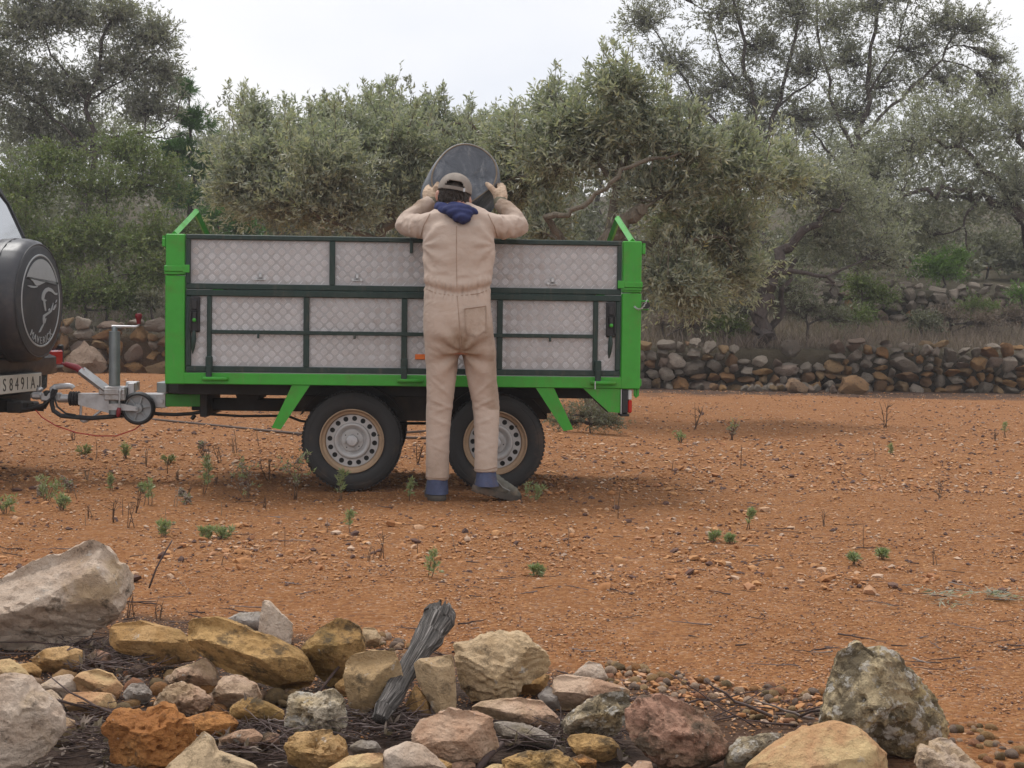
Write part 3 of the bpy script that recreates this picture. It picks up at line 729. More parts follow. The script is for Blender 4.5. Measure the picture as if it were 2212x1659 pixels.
# the olive whose branches fill the middle left, behind the trailer
tree('olive_tree', 'broad silvery olive tree behind the left half of the trailer, left of the man', 'olive tree',
     [[(842, 905, 17, .17), (846, 700, 17, .14), (840, 540, 17, .12), (838, 450, 17, .10), (832, 385, 17, .08), (850, 300, 17, .05)],
      [(838, 450, 17, .07), (780, 370, 16.8, .05), (700, 330, 16.8, .035), (620, 320, 17, .02)], [(835, 420, 17, .07), (900, 340, 17.2, .05), (930, 270, 17.4, .03)],
      [(840, 540, 17, .06), (740, 490, 16.6, .04), (640, 440, 16.5, .025)]],
     [(545, 365, 17, 105, 95), (630, 325, 17.6, 105, 75), (755, 320, 17.2, 110, 80), (870, 335, 17, 105, 90), (690, 370, 16.4, 150, 95, 1.3), (520, 420, 17, 80, 75), (880, 420, 17, 90, 90, 1.1),
      (955, 345, 18, 85, 85), (610, 455, 16.8, 110, 55), (815, 255, 18, 60, 42, .5), (545, 262, 17.5, 42, 42, .35), (740, 455, 16.6, 120, 60), (1000, 380, 17.5, 80, 110), (840, 285, 17.6, 70, 50, .6), (960, 470, 17.3, 90, 50), (1040, 320, 18.6, 80, 60), (1060, 380, 18.6, 85, 80),
      (700, 270, 17.8, 40, 35, .25), (940, 270, 18, 50, 35, .35)], 11, dens=9000, nb=26, rb=.007, shoots=8, jit=.2, up=.5, twig=.38, leaf_len=.068, leaf_w=.018)
# nearer olive to the right of the man, with its long bare limb and sawn stump
tree('olive_tree', 'nearest olive tree right of the man, its bare limb curving over the trailer', 'olive tree',
     [[(1290, 1030, 14.5, .20), (1288, 800, 14.5, .17), (1290, 600, 14.5, .15), (1312, 520, 14.5, .14), (1340, 478, 14.4, .12), (1388, 452, 14.3, .10)],
      [(1290, 600, 14.5, .10), (1215, 520, 14.5, .07), (1178, 466, 14.4, .05), (1222, 467, 14.2, .045), (1290, 418, 14.1, .038), (1345, 368, 14.1, .034), (1402, 345, 14.2, .03), (1470, 330, 14.3, .02)],
      [(1312, 520, 14.5, .09), (1330, 400, 14.8, .07), (1370, 300, 14.8, .05), (1390, 210, 14.7, .03), (1330, 130, 14.6, .015)],
      [(1330, 400, 14.8, .06), (1250, 300, 15, .04), (1210, 210, 15, .02)], [(1370, 300, 14.8, .05), (1480, 330, 15, .04), (1620, 380, 15.2, .025)],
      [(1312, 520, 14.5, .06), (1420, 530, 15, .045), (1560, 510, 15.2, .03)]],
     [(1335, 200, 14.5, 58, 50, .6), (1250, 275, 15, 100, 65), (1375, 270, 14.6, 100, 80, 1.1), (1490, 330, 14.6, 85, 65), (1120, 325, 16, 100, 70), (1195, 350, 15, 110, 80), (1440, 420, 14.7, 130, 75),
      (1600, 385, 15, 110, 75), (1690, 385, 15.4, 70, 62, .7), (1480, 520, 15.4, 110, 80), (1450, 615, 14.6, 80, 60, .8), (1090, 420, 16, 80, 70), (1170, 400, 16, 70, 60, .7), (1570, 490, 15.4, 110, 85), (1330, 330, 15.3, 90, 80), (1195, 240, 15.4, 40, 40, .35), (1600, 335, 15, 60, 30, .35),
      (1500, 640, 15, 70, 45, .6), (1180, 500, 15.3, 60, 50, .6), (1590, 590, 15.6, 90, 60)], 12, dens=7800, twig=.36, nb=24, rb=.007, shoots=8, wig=.014, jit=.2, up=.48, leaf_len=.068, leaf_w=.018)
tree('olive_tree', 'dark twisted old olive tree standing behind the gap in the right wall', 'olive tree',
     [[(1640, 742, 23.7, .17), (1638, 690, 23.6, .165), (1648, 640, 23.6, .16), (1660, 590, 23.6, .16), (1700, 530, 23.6, .11), (1760, 480, 23.6, .07), (1820, 440, 23.6, .04)],
      [(1655, 610, 23.6, .12), (1610, 560, 23.6, .08), (1580, 490, 23.6, .05), (1570, 430, 23.6, .03)], [(1660, 590, 23.6, .09), (1730, 590, 23.3, .05), (1790, 600, 23.2, .03), (1800, 640, 23.2, .015)],
      [(1670, 735, 23.9, .10), (1690, 640, 23.8, .06), (1720, 560, 23.8, .04)]],
     [(1720, 410, 23.8, 115, 75), (1830, 430, 24, 110, 85), (1600, 600, 24.0, 95, 80, .8), (1900, 550, 24, 95, 75, .8), (1560, 500, 24, 90, 80), (1780, 520, 24.2, 100, 60, .8), (1700, 620, 24.4, 80, 60, .5), (1500, 600, 24.5, 90, 70, .7)],
     13, lk=.75, leaf='grey_leaf', leaf_len=.075, leaf_w=.018, dens=9000, bark='bark', twig=.4, rb=.011, nb=22, shoots=6, jit=.25)
tree('olive_tree', 'wide grey olive tree at the far right edge with low spreading dark branches', 'olive tree',
     [[(2250, 640, 27, .22), (2240, 520, 27, .2), (2190, 450, 27, .13), (2120, 425, 27, .10), (2040, 415, 26.8, .07), (1960, 420, 26.6, .05)],
      [(2240, 520, 27, .14), (2170, 400, 27, .1), (2090, 330, 27, .06), (2000, 300, 27, .04)], [(2240, 520, 27, .14), (2230, 350, 27, .1), (2190, 260, 27, .06)], [(2120, 425, 27, .05), (2080, 470, 26.8, .035), (2090, 540, 26.8, .015)]],
     [(1950, 330, 27.2, 120, 105), (2080, 290, 27.2, 130, 115), (2190, 280, 27, 100, 125), (2040, 430, 27.4, 140, 75), (2180, 430, 27, 90, 85), (1890, 460, 26.6, 95, 70, .8), (1990, 500, 27.6, 90, 60, .6), (1880, 390, 27.8, 80, 80, .8)],
     14, leaf='grey_leaf', leaf_len=.08, leaf_w=.019, dens=9000, bark='bark', twig=.4, rb=.011, nb=22, shoots=5, jit=.28)
tree('tall_tree', 'tall thin-leaved tree forking low, behind the nearest olive, right of the gap of sky', 'tree',
     [[(1655, 640, 33, .2), (1648, 420, 33, .17), (1645, 310, 33, .15), (1622, 210, 33, .12), (1600, 100, 33, .09), (1565, -70, 33, .05)],
      [(1648, 320, 33, .12), (1672, 240, 33, .10), (1705, 130, 33, .075), (1735, -70, 33, .045)], [(1648, 380, 33, .11), (1570, 300, 33, .07), (1500, 210, 33, .05), (1430, 90, 33, .03)],
      [(1622, 210, 33, .06), (1560, 130, 33, .04), (1530, 30, 33, .02)], [(1672, 240, 33, .06), (1760, 170, 33, .04), (1790, 80, 33, .02)]],
     [(1390, 50, 33, 65, 60, .8), (1450, 140, 33, 75, 65, .8), (1560, 30, 33, 85, 75), (1640, 110, 33.3, 90, 85), (1720, 30, 33, 80, 75, .9), (1740, 150, 33, 75, 85, .9), (1560, 190, 33, 85, 70, .9), (1640, 220, 33.4, 80, 60), (1500, 240, 33.2, 80, 60, .9), (1600, 300, 33.6, 90, 55), (1740, 260, 33.5, 80, 60), (1640, -40, 33, 120, 60), (1450, -20, 33.2, 50, 40, .4)],
     15, leaf='tall_leaf', leaf_len=.085, leaf_w=.024, dens=5400, bark='bark', twig=.5, rb=.012, nb=44, tw_r=.5, wig=.03, lk=.5, jit=.30, surf=.6)
tree('tall_tree', 'tall open-crowned tree with dark limbs at the top right', 'tree',
     [[(1858, 640, 34, .2), (1852, 470, 34, .17), (1850, 330, 34, .15), (1868, 220, 34, .12), (1880, 110, 34, .09), (1900, -70, 34, .05)],
      [(1850, 335, 34, .10), (1800, 240, 34, .08), (1775, 110, 34, .06), (1752, -60, 34, .03)], [(1855, 300, 34, .09), (1950, 210, 34, .07), (2030, 130, 34, .055), (2070, 60, 34, .04), (2110, 10, 34, .02)],
      [(1868, 220, 34, .06), (1940, 100, 34, .045), (1970, -40, 34, .025)], [(1850, 400, 34, .08), (1780, 320, 34, .05), (1740, 260, 34, .03)]],
     [(1800, 50, 34, 75, 85, .9), (1885, 20, 34, 85, 80), (1965, 110, 34.3, 95, 80), (2040, 60, 34, 75, 60, .9), (2100, 70, 34, 55, 55, .6), (1900, 190, 34.4, 105, 80), (1830, 250, 34.6, 85, 65), (2040, 180, 34.4, 90, 55), (1960, -30, 34, 90, 60), (2150, 200, 34.8, 70, 60, .8), (2150, 130, 34.5, 40, 40, .35), (1830, 130, 34.5, 70, 70, .8)],
     16, leaf='tall_leaf', leaf_len=.085, leaf_w=.024, dens=5400, bark='bark', twig=.5, rb=.012, nb=44, tw_r=.5, wig=.03, lk=.5, jit=.30, surf=.6)
tree('tall_tree', 'tall dark tree at the top left with crooked bare side branches against the sky', 'tree',
     [[(178, 720, 29, .22), (188, 480, 29, .18), (200, 330, 29, .15), (190, 220, 29, .12), (228, 80, 29, .08), (262, -70, 29, .05)],
      [(200, 340, 29, .10), (240, 300, 29, .085), (300, 292, 28.8, .07), (345, 280, 28.8, .05), (380, 250, 28.8, .035), (402, 195, 28.8, .02)], [(195, 330, 29, .10), (110, 250, 29, .07), (40, 190, 29, .05), (-40, 120, 29, .03)],
      [(190, 220, 29, .07), (270, 170, 29, .05), (340, 110, 29, .035), (380, 60, 29, .02)], [(190, 220, 29, .07), (110, 120, 29, .05), (70, 0, 29, .03)], [(300, 292, 28.8, .04), (360, 300, 28.7, .03), (420, 285, 28.7, .015)]],
     [(50, 60, 29, 105, 95, 1.1), (150, 40, 29.2, 85, 80, .9), (40, 180, 29, 95, 90, 1.1), (245, 40, 29, 80, 60, .8), (330, 85, 29, 65, 60, .7), (270, 150, 29.2, 95, 75), (350, 165, 29, 45, 50, .45), (150, 200, 29.3, 95, 80), (320, 235, 29.1, 75, 50, .7), (60, 270, 29.3, 100, 70), (170, 300, 29.6, 90, 60, .8), (80, -40, 29, 120, 60), (-60, 120, 29, 80, 140)],
     17, leaf='tall_leaf', leaf_len=.085, leaf_w=.024, dens=8600, bark='bark', twig=.45, rb=.010, nb=40, tw_r=.45, wig=.03, lk=.36, jit=.28, surf=.6)
tree('pine_tree', 'fresh green young pine right of the tall dark tree', 'pine tree',
     [[(412, 620, 31.5, .1), (410, 400, 31.5, .07), (408, 180, 31.5, .02)]],
     [(400, 200, 31.5, 28, 45, .7), (420, 270, 31.5, 42, 50), (385, 330, 31.5, 50, 50), (440, 370, 31.5, 48, 55), (400, 430, 31.5, 60, 55), (470, 470, 31.5, 50, 45, .8)],
     18, leaf='pine_leaf', leaf_len=.13, leaf_w=.014, dens=6000, bark='bark', twig=.25, per=22, up=.6, spread=.6, rb=.01)

BUSH_ROW = [(1985, 700, 25.2, 46, 26, 'small grey green bush on the beige grass above the wall, right of the twisted olive'), (2105, 668, 27.5, 50, 26, 'low green bush before the dark upper wall'), (1560, 705, 24.0, 40, 26, 'small green bush left of the twisted olive trunk')]
# a second row of trees further up the slope
for (i, px, py, d, lb, lab) in ((0, 480, 620, 40, [(440, 320, 40, 90, 70), (540, 330, 40, 100, 90), (380, 380, 40, 90, 90), (480, 420, 40, 110, 70)], 'pale olive tree far up the slope, showing over the left part of the nearer olive'),
    (1, 1000, 620, 41, [(930, 320, 41, 90, 60), (1040, 310, 41, 100, 60), (980, 370, 41, 120, 90), (1110, 340, 41, 110, 90), (850, 390, 41, 100, 80)], 'pale olive tree far up the slope straight behind the man'),
    (2, 1300, 620, 43, [(1210, 320, 43, 90, 70), (1320, 310, 43, 90, 70), (1420, 320, 43, 100, 90), (1300, 380, 43, 130, 90)], 'pale olive tree far up the slope behind the nearest olive'),
    (3, 1640, 640, 42, [(1560, 330, 42, 110, 85), (1680, 300, 42, 110, 90), (1640, 410, 42, 130, 100), (1500, 430, 42, 110, 90), (1780, 340, 42, 100, 90)], 'grey tree far up the slope behind the tall forked tree'),
    (4, 1950, 640, 42, [(1880, 350, 42, 110, 90), (1990, 300, 42, 120, 90), (2110, 300, 42, 110, 100), (2190, 380, 42, 90, 110), (1980, 440, 42, 150, 80)], 'grey tree far up the slope at the right edge'),
    (5, 60, 640, 40, [(30, 330, 40, 110, 90), (140, 320, 40, 110, 90), (260, 300, 40, 110, 90), (80, 440, 40, 140, 90)], 'grey tree far up the slope behind the tall dark tree at the left')):
    tree('far_olive_tree', lab, 'olive tree', [[(px, py, d, .2), (px - 5, py - 120, d, .16), (px, py - 230, d, .08)]], lb, 70 + i, 'grey_leaf', 'bark', .11, .03, .5, 4200, 14, .4, 'olive trees far up the slope', .012, 14, lk=.6, jit=.3, surf=.6)

def shrub(name, label, lobes, seed, leaf, dens=4500, leaf_len=.05, leaf_w=.02, cat='shrub', group=None, twig=.28, base=None, nb=14, rb=.008, per=14, up=.5, bark='bark', surf=.5, lk=.62):
    a, b, d, rx, ry = lobes[0][:5]; c = P(a, b, d); zg = gz1(c[0], d)
    bp = (a, b) if base is None else base
    q = P(a, b, d); 
    # stem from the ground to the middle of the first lobe
    lim = [[(a, 0, d, .03)], ]
    yb = b
    while P(a, yb, d)[2] > zg - 0.05 and yb < b + 900: yb += 4
    return tree(name, label, cat, [[(a, yb, d, .05), (a + 6, (yb + b) / 2, d, .04), (a, b, d, .02)]], lobes, seed, leaf, bark, leaf_len, leaf_w, twig, dens, per, up, group, rb, nb, trunk='stem', wig=.02, surf=surf, lk=lk)
shrub('evergreen_shrub', 'large dark green shrub behind the spare wheel of the car, left edge', [(55, 430, 25, 130, 110), (10, 540, 24.6, 100, 120), (110, 540, 24.6, 110, 90), (20, 640, 24.3, 110, 70), (130, 350, 25.6, 90, 60)], 31, 'shrub_leaf', 11000)
shrub('evergreen_shrub', 'large rounded green shrub rising over the left wall, between car and trailer', [(230, 420, 25.5, 135, 95), (335, 400, 26, 95, 95), (210, 520, 24.8, 130, 95), (330, 520, 25, 105, 110), (270, 330, 26.4, 100, 55), (420, 520, 26.5, 60, 100, .7)], 32, 'shrub_leaf', 11000)
shrub('evergreen_shrub', 'dark low shrub hanging over the top of the left wall beside the trailer post', [(180, 640, 24.2, 110, 60), (270, 650, 24.2, 80, 55), (90, 640, 24.3, 90, 60), (330, 600, 24.5, 70, 90)], 33, 'shrub_leaf', 9000)
shrub('dry_shrub', 'small greyish half-dry shrub next to the left green post above the wall', [(325, 660, 23.9, 35, 45)], 34, 'dull_leaf', 2600)
shrub('evergreen_shrub', 'fresh green bush just left of the trailer loop bar', [(470, 480, 29, 60, 55), (520, 500, 29, 50, 40), (420, 540, 28, 60, 70)], 35, 'pine_leaf', 5500, .07, .016)
shrub('evergreen_shrub', 'grey-brown thicket low behind the left olive, above the trailer side', [(600, 480, 31, 120, 45), (740, 470, 32, 110, 55), (880, 470, 32, 110, 60), (520, 420, 33, 100, 70)], 36, 'dull_leaf', 6000, .07, .022)
shrub('green_shrub', 'bright green round shrub on the upper wall at the right', [(2035, 590, 31.2, 60, 48), (2062, 560, 31.4, 50, 42), (2006, 580, 31.3, 46, 42)], 37, 'bright_leaf', 6500, .06, .016, up=.8)
shrub('green_shrub', 'dull green shrub left of the dark upper wall, behind the right wall', [(1860, 620, 27, 60, 45), (1905, 645, 27, 50, 35)], 38, 'shrub_leaf', 4200)
shrub('evergreen_shrub', 'grey-green thicket on the highest terrace at the right edge', [(2130, 540, 35, 100, 55), (2200, 560, 35, 70, 60), (1960, 540, 36, 80, 60)], 39, 'dull_leaf', 5500, .08, .025)
shrub('dry_shrub', 'bare brownish brushwood under the twisted olive tree', [(1740, 670, 24.3, 75, 55), (1810, 690, 24.4, 60, 45), (1590, 690, 24.5, 70, 45)], 40, 'dull_leaf', 2200, .05, .012, nb=40, rb=.009)
shrub('green_shrub', 'small green shrub at the very right edge by the dark upper wall', [(2205, 640, 29, 30, 40)], 41, 'bright_leaf', 2400, .05, .015)
shrub('dry_shrub', 'leafless grey shrub on the gravel behind the trailer rear stay', [(1270, 900, 13.0, 70, 46), (1222, 915, 13.1, 50, 34), (1318, 915, 12.9, 50, 34)], 42, 'dull_leaf', 1900, .035, .007, nb=60, rb=.0045, twig=.13, up=.8, lk=.16)
shrub('evergreen_shrub', 'dark bush behind the nearest olive, low right of the trailer', [(1470, 660, 25, 90, 60), (1390, 620, 25.5, 80, 70), (1540, 690, 24.6, 70, 40)], 43, 'dull_leaf', 5500)

shrub('dry_shrub', 'purplish dry brushwood above the right end of the wall', [(2050, 690, 25.5, 60, 28), (2130, 700, 25, 50, 26), (2190, 690, 25.6, 40, 30)], 44, 'dry_grass_leaf', 2600, .06, .010, nb=50, rb=.006, up=.9)
shrub('dry_shrub', 'pale dry brushwood just right of the trailer above the wall', [(1430, 700, 24, 50, 30), (1500, 705, 24, 45, 26)], 45, 'dry_grass_leaf', 2200, .06, .010, nb=50, rb=.006, up=.9)
shrub('green_shrub', 'low olive green bush between the twisted tree and the upper wall', [(1850, 690, 26, 50, 34)], 46, 'shrub_leaf', 3200)
for i, (a, b, d, rx, ry, lab) in enumerate(BUSH_ROW): shrub('green_shrub', lab, [(a, b, d, rx, ry), (a + 25, b + 6, d + .2, rx * .7, ry * .8)], 47 + i, ('dull_leaf', 'shrub_leaf', 'shrub_leaf')[i], 3200, lk=.4)
def scrub(name, x0, x1, y0, y1, n, leaf, seed, hmin, hmax, dens, label, skip=None):
    rg = np.random.default_rng(seed); V = []; R = []
    for i in range(n):
        x = rg.uniform(x0, x1); y = rg.uniform(y0, y1); h = rg.uniform(hmin, hmax); z = gz1(x, y)
        if skip and skip(x, y): continue
        c = np.array([x, y, z + h * .5]); cv = []
        for q in range(12):
            v = unit(rg.normal(size=3)); cv.append(curve5(c + [0, 0, -h * .4], c + v * np.array([h * .7, h * .6, h * .55]), rg, .2))
        v_, r_, _ = leaves_on(np.array(cv), dens, .5, .18, .062, rg, .4, 14, jit=.15)
        V.append(v_); R.append(np.clip(r_ + rg.normal(0, .15), 0, 1))
    V = np.concatenate(V); R = np.concatenate(R)
    o = link(name, np_mesh(name, V, np.arange(len(V)).reshape(-1, 4), leaf, smooth=False, rnd=R)); setp(o, label, 'scrub', None, 'stuff')
scrub('far_scrub', -34, 40, 41, 74, 110, 'dull_leaf', 51, 1.8, 4.4, 800, 'grey green scrub covering the far hillside behind all the trees')
scrub('terrace_scrub', -14, 16, 29.5, 37.5, 80, 'dull_leaf', 52, .8, 1.9, 850, 'low dull scrub growing between the trees on the terraces', skip=lambda x, y: (-7 < x < 0 and y > 35) or (x > 4.5 and y < 33.5))

def grass(name, n, x0, x1, y0, y1, h, leaf, seed, label, w=.008, clump=.3):
    rg = np.random.default_rng(seed); nc = max(1, n // 90)
    cx = rg.uniform(x0, x1, nc); cy = rg.uniform(y0, y1, nc); ci = rg.integers(0, nc, n)
    x = cx[ci] + rg.normal(0, clump, n); y = cy[ci] + rg.normal(0, clump, n); y = np.clip(y, y0, y1)
    z = gz(x, y) - .01; hh = h * rg.uniform(.4, 1.2, n) * rg.uniform(.35, 1.25, nc)[ci]
    d = unit(np.stack([rg.normal(0, .45, n), rg.normal(0, .45, n), np.ones(n)], 1)); s = unit(np.stack([rg.normal(size=n), rg.normal(size=n) * .5, np.zeros(n)], 1))
    b = np.stack([x, y, z], 1); m = b + d * hh[:, None] * .6; t = b + d * hh[:, None] + np.stack([d[:, 0], d[:, 1], -np.abs(d[:, 0])], 1) * hh[:, None] * .35
    V = np.stack([b, m + s * w / 2, t, m - s * w / 2], 1).reshape(-1, 3)
    o = link(name, np_mesh(name, V, np.arange(n * 4).reshape(-1, 4), leaf, smooth=False, rnd=np.clip(rg.normal(.5, .22, n), 0, 1))); setp(o, label, 'grass', None, 'stuff')
grass('dry_grass', 20000, 1.3, 10.5, 23.25, 26.5, .36, 'dry_grass_leaf', 61, 'dry beige grass growing along the top of the right wall')
grass('dry_grass', 9000, 4, 14, 26.5, 30.0, .22, 'dry_grass_leaf', 62, 'dry beige grass on the strip below the dark upper wall', w=.011)
grass('dry_grass', 9000, -10, 0, 23.3, 30, .3, 'dry_grass_leaf', 63, 'thin dry grass on the terrace behind the left wall', w=.01)
# ================================================================== TRAILER
TH = math.atan(0.05)
O_ = P(872, 834, 8.1); U_ = np.array([math.cos(TH), math.sin(TH), 0]); V_ = np.array([-math.sin(TH), math.cos(TH), 0])
def FL(px, py, off=0.0):
    q = ray(px, py); c = np.array([0, 0, H]); t = ((O_ - c) @ V_ + off) / (q @ V_); w_ = c + q * t
    return float((w_ - O_) @ U_), float(w_[2])
def TW(x, y, z): return O_ * [1, 1, 0] + U_ * x + V_ * y + np.array([0, 0, z])

tr = empty('farm_trailer', (O_[0], O_[1], 0), TH, 'green twin-axle farm trailer with chequered aluminium sides, hitched to the dark car', 'trailer')
WD = 1.42
def part(name, parent, mats, fn, sharp=35, **kw):
    b = MB(); fn(b); return b.build(name, mats, parent, sharp=sharp, **kw)
G_, D_ = 'green_paint', 'dark_green_paint'
# corner posts (lower and upper piece with a joint), their clamps
for (x0, x1, sx, rear) in ((-1.335, -1.226, -1, 0), (1.232, 1.343, 1, 1)):
    for (y0, y1, near) in ((0.0, 0.07, 1), (WD - .07, WD, 0)):
        zj = 1.222 if not rear else 1.158
        po = part('corner_post', tr, G_, lambda b: b.box(x0, x1, y0, y1, .612, zj - .002, .005))
        part('post_top', po, G_, lambda b: b.box(x0 + .002, x1 - .002, y0 + .001, y1, zj + .002, 1.452, .005))
        zc = 1.258 if not rear else 1.205
        if near:
            def clamp(b):
                b.box(x0 - .005, x1 + .004, y0 - .012, y0 - .0005, zc - .017, zc + .017, .004)
                if rear: b.box(x0 - .028, x0 + .01, y0 - .016, y0 - .013, zc - .022, zc + .022, .004)
                else: b.box(x1 - .01, x1 + .028, y0 - .016, y0 - .013, zc - .022, zc + .022, .004)
                b.box(x0 - .004, x1 + .002, y0 - .006, y0 - .0008, zc - .032, zc - .0175, .002)
            part('clamp', po, G_, clamp)
            def hook(b):
                xo = x1 if rear else x0; s = 1 if rear else -1
                b.box(xo, xo + s * .02, y0 + .01, y0 + .05, 1.38, 1.428, .003)
                b.tube([(xo + s * .012, y0 + .03, 1.43), (xo + s * .012, y0 + .03, 1.442)], .010, 10)
            part('post_hook', po, [G_], hook)
# sills
part('sill', tr, G_, lambda b: b.box(-1.334, 1.342, .002, .062, .6135, .6765, .004))
part('sill', tr, G_, lambda b: b.box(-1.334, 1.342, WD - .062, WD - .002, .6135, .6765, .004))
part('cross_sill', tr, G_, lambda b: b.box(-1.333, -1.273, .064, WD - .064, .6135, .6765, .004))
part('cross_sill', tr, G_, lambda b: b.box(1.28, 1.341, .064, WD - .064, .6135, .6765, .004))
part('floor', tr, 'black_steel', lambda b: b.box(-1.27, 1.278, .064, WD - .064, .655, .674, .002))

def tread(b, x0, x1, z0, z1, y, ph=(0, 0), s=1):
    """aluminium chequer plate: sheet with clusters of five raised bars, turned every other cluster"""
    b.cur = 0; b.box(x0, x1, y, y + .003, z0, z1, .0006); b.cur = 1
    p = .0598; hl = .0165
    for j in range(int((z1 - z0) / p * 2) + 3):
        for i in range(int((x1 - x0) / p) + 3):
            cx = x0 + ph[0] + (i - 1 + .5 * (j % 2)) * p; cz = z0 + ph[1] + (j - 1) * p / 2
            sg = 1 if j % 2 else -1
            d = np.array([.70, sg * .714]); n = np.array([-sg * .714, .70])
            for k in range(-2, 3):
                L_ = hl * (1.0 if abs(k) < 2 else .78); c = np.array([cx, cz]) + n * k * .0067
                pts = []
                for (a, q, yy) in ((-1, -.0022, 0), (1, -.0022, 0), (1, .0022, 0), (-1, .0022, 0), (-.8, 0, -.0016), (.8, 0, -.0016)):
                    w_ = c + d * L_ * a + n * q; pts.append((w_[0], y + yy * s - .00005 * s, w_[1]))
                if min(q[0] for q in pts) < x0 + .001 or max(q[0] for q in pts) > x1 - .001 or min(q[2] for q in pts) < z0 + .001 or max(q[2] for q in pts) > z1 - .001: continue
                b.add(pts, [(0, 1, 5, 4), (2, 3, 4, 5), (1, 2, 5), (3, 0, 4)])
FX0, FX1 = -1.224, 1.230
def side_boards(y0, s, full):
    """upper and lower drop side; s=+1 for the near side (facing -y)"""
    def yb(a, b_): return (y0 + s * a, y0 + s * b_)
    up = part('upper_side_board', tr, D_, lambda b: b.box(FX0 + .002, FX1 - .002, *yb(.004, .034), 1.424, 1.452, .004))
    ya, yc = yb(.004, .034); yp = y0 + s * .022
    bars = [(FX0 + .002, FX0 + .027, 1.178, 1.4235), (-.423, -.392, 1.1785, 1.4235), (.395, .426, 1.1785, 1.4235), (FX1 - .027, FX1 - .002, 1.178, 1.4235)]
    for (a, b_, c, d) in bars: part('stile', up, D_, lambda b: b.box(a, b_, ya, yc, c, d, .003))
    part('bottom_rail', up, D_, lambda b: b.box(FX0 + .003, FX1 - .003, ya, yc, 1.146, 1.178, .004))
    for (a, b_, k) in ((-1.199, -.421, 0), (-.394, .397, 1), (.424, 1.205, 2)):
        part('checker_plate', up, ['checker_aluminium', 'highlight_aluminium'], lambda b: tread(b, a, b_, 1.176, 1.426, yp, (.012 * k, .006), s), sharp=20)
    if full:
        for (px, py) in ((562, 600), (771, 602), (1194, 610)):
            x, z = FL(px, py)
            def lug(b):
                b.tube([(x - .024, yp - .003, z - .006), (x - .012, yp - .004, z - .010), (x + .012, yp - .004, z - .010), (x + .024, yp - .003, z - .006)], .0045, 6)
                for q in (-.024, .024): b.tube([(x + q, yp - .002, z - .006), (x + q, yp - .009, z - .006)], .0075, 10)
                b.box(x - .010, x + .010, yp - .014, yp - .004, z - .002, z + .026, .004)
            part('tie_lug', up, 'chain_steel', lug)
        x, z = FL(889, 530); part('hook_tab', up, D_, lambda b: b.box(x - .009, x + .009, ya - .012, ya - .0005, z - .045, z + .045, .003))
    lo = part('lower_side_board', tr, D_, lambda b: b.box(FX0 + .002, FX1 - .002, *yb(.002, .034), 1.108, 1.1425, .004))
    part('bottom_rail', lo, D_, lambda b: b.box(FX0 + .002, FX1 - .002, ya, yc, .683, .7155, .004))
    for (a, b_) in ((FX0 + .002, FX0 + .031), (-1.104, -1.078), (-.566, -.534), (-.016, .016), (.524, .556), (1.070, 1.098), (FX1 - .031, FX1 - .002)):
        part('stile', lo, D_, lambda b: b.box(a, b_, ya, yc, .7160, 1.1075, .003))
    part('middle_rail', lo, D_, lambda b: b.box(-1.0775, 1.0695, ya - s * .006, ya - s * .0005, .897, .919, .003))
    e = [FX0 + .028, -1.091, -.55, 0, .54, 1.084, FX1 - .028]
    for k in range(6):
        part('checker_plate', lo, ['checker_aluminium', 'highlight_aluminium'], lambda b: tread(b, e[k], e[k + 1], .712, 1.111, yp, (.02 * ((k * 7) % 3), .014 * (k % 2)), s), sharp=20)
    # hinge straps with pins on the sill
    for (px, py) in ((452, 796), (873, 800), (1291, 806)):
        x, _ = FL(px, py)
        def strap(b):
            b.box(x - .020, x + .020, ya - s * .016, ya - s * .0008, .70, .772, .006)
            b.box(x - .017, x + .017, ya - s * .028, ya - s * .016, .635, .72, .006)
        part('hinge_strap', lo, D_, strap)
        def rod(b):
            xx, zz = x + .02, .646
            b.tube([(xx - .05, y0 - s * .018, zz), (xx + .05, y0 - s * .018, zz), (xx + .066, y0 - s * .016, zz), (xx + .076, y0 - s * .008, zz), (xx + .078, y0 + s * .004, zz)], .0115, 10)
            b.box(xx - .06, xx - .03, y0 - s * .018, y0 + s * .004, zz - .009, zz + .009, .003)
        part('rope_rail', tr, G_, rod)
    if full:
        for (px, py) in ((558, 726), (766, 727), (1188, 733)):
            x, z = FL(px, py); part('pin', lo, D_, lambda b: b.tube([(x, ya - .004, .9), (x, ya - .010, z - .012)], .0065, 8))
        for (px, k) in ((421, -1), (1320, 1)):
            x, _ = FL(px, 680)
            def latch(b):
                b.box(x - .028, x + .028, ya - .010, ya + .012, .905, 1.104, .005)
                for q in (-.022, .022): b.box(x + q - .005, x + q + .005, ya - .024, ya - .0105, .92, 1.02, .003)
                b.box(x - .016, x + .016, ya - .020, ya - .0102, 1.03, 1.085, .004)
                b.box(x - .012, x + .012, ya - .026, ya - .0104, .975, 1.018, .004)
                b.box(x - .024, x + .024, ya - .016, ya - .0103, .912, .922, .002)
                b.box(x - .024, x + .024, ya - .016, ya - .0103, 1.022, 1.030, .002)
            la = part('latch', lo, 'black_plastic', latch)
            part('green_button', lo, G_, lambda b: b.ell((x, ya - .026, .972), (.011, .006, .011), 12, 8))
            part('latch_lever', lo, D_, lambda b: b.tube([(x - .002, ya - .014, .912), (x - .003, ya - .018, .87), (x - .007, ya - .018, .82), (x - .010, ya - .014, .785)], [.009, .014, .011, .003], 10))
        part('reflector', lo, 'orange_lens', lambda b: b.box(FL(905, 771)[0] - .022, FL(905, 771)[0] + .05, yp - .012, yp - .0035, FL(905, 771)[1] - .015, FL(905, 771)[1] + .015, .003))
side_boards(0.0, 1, True)
side_boards(WD, -1, False)
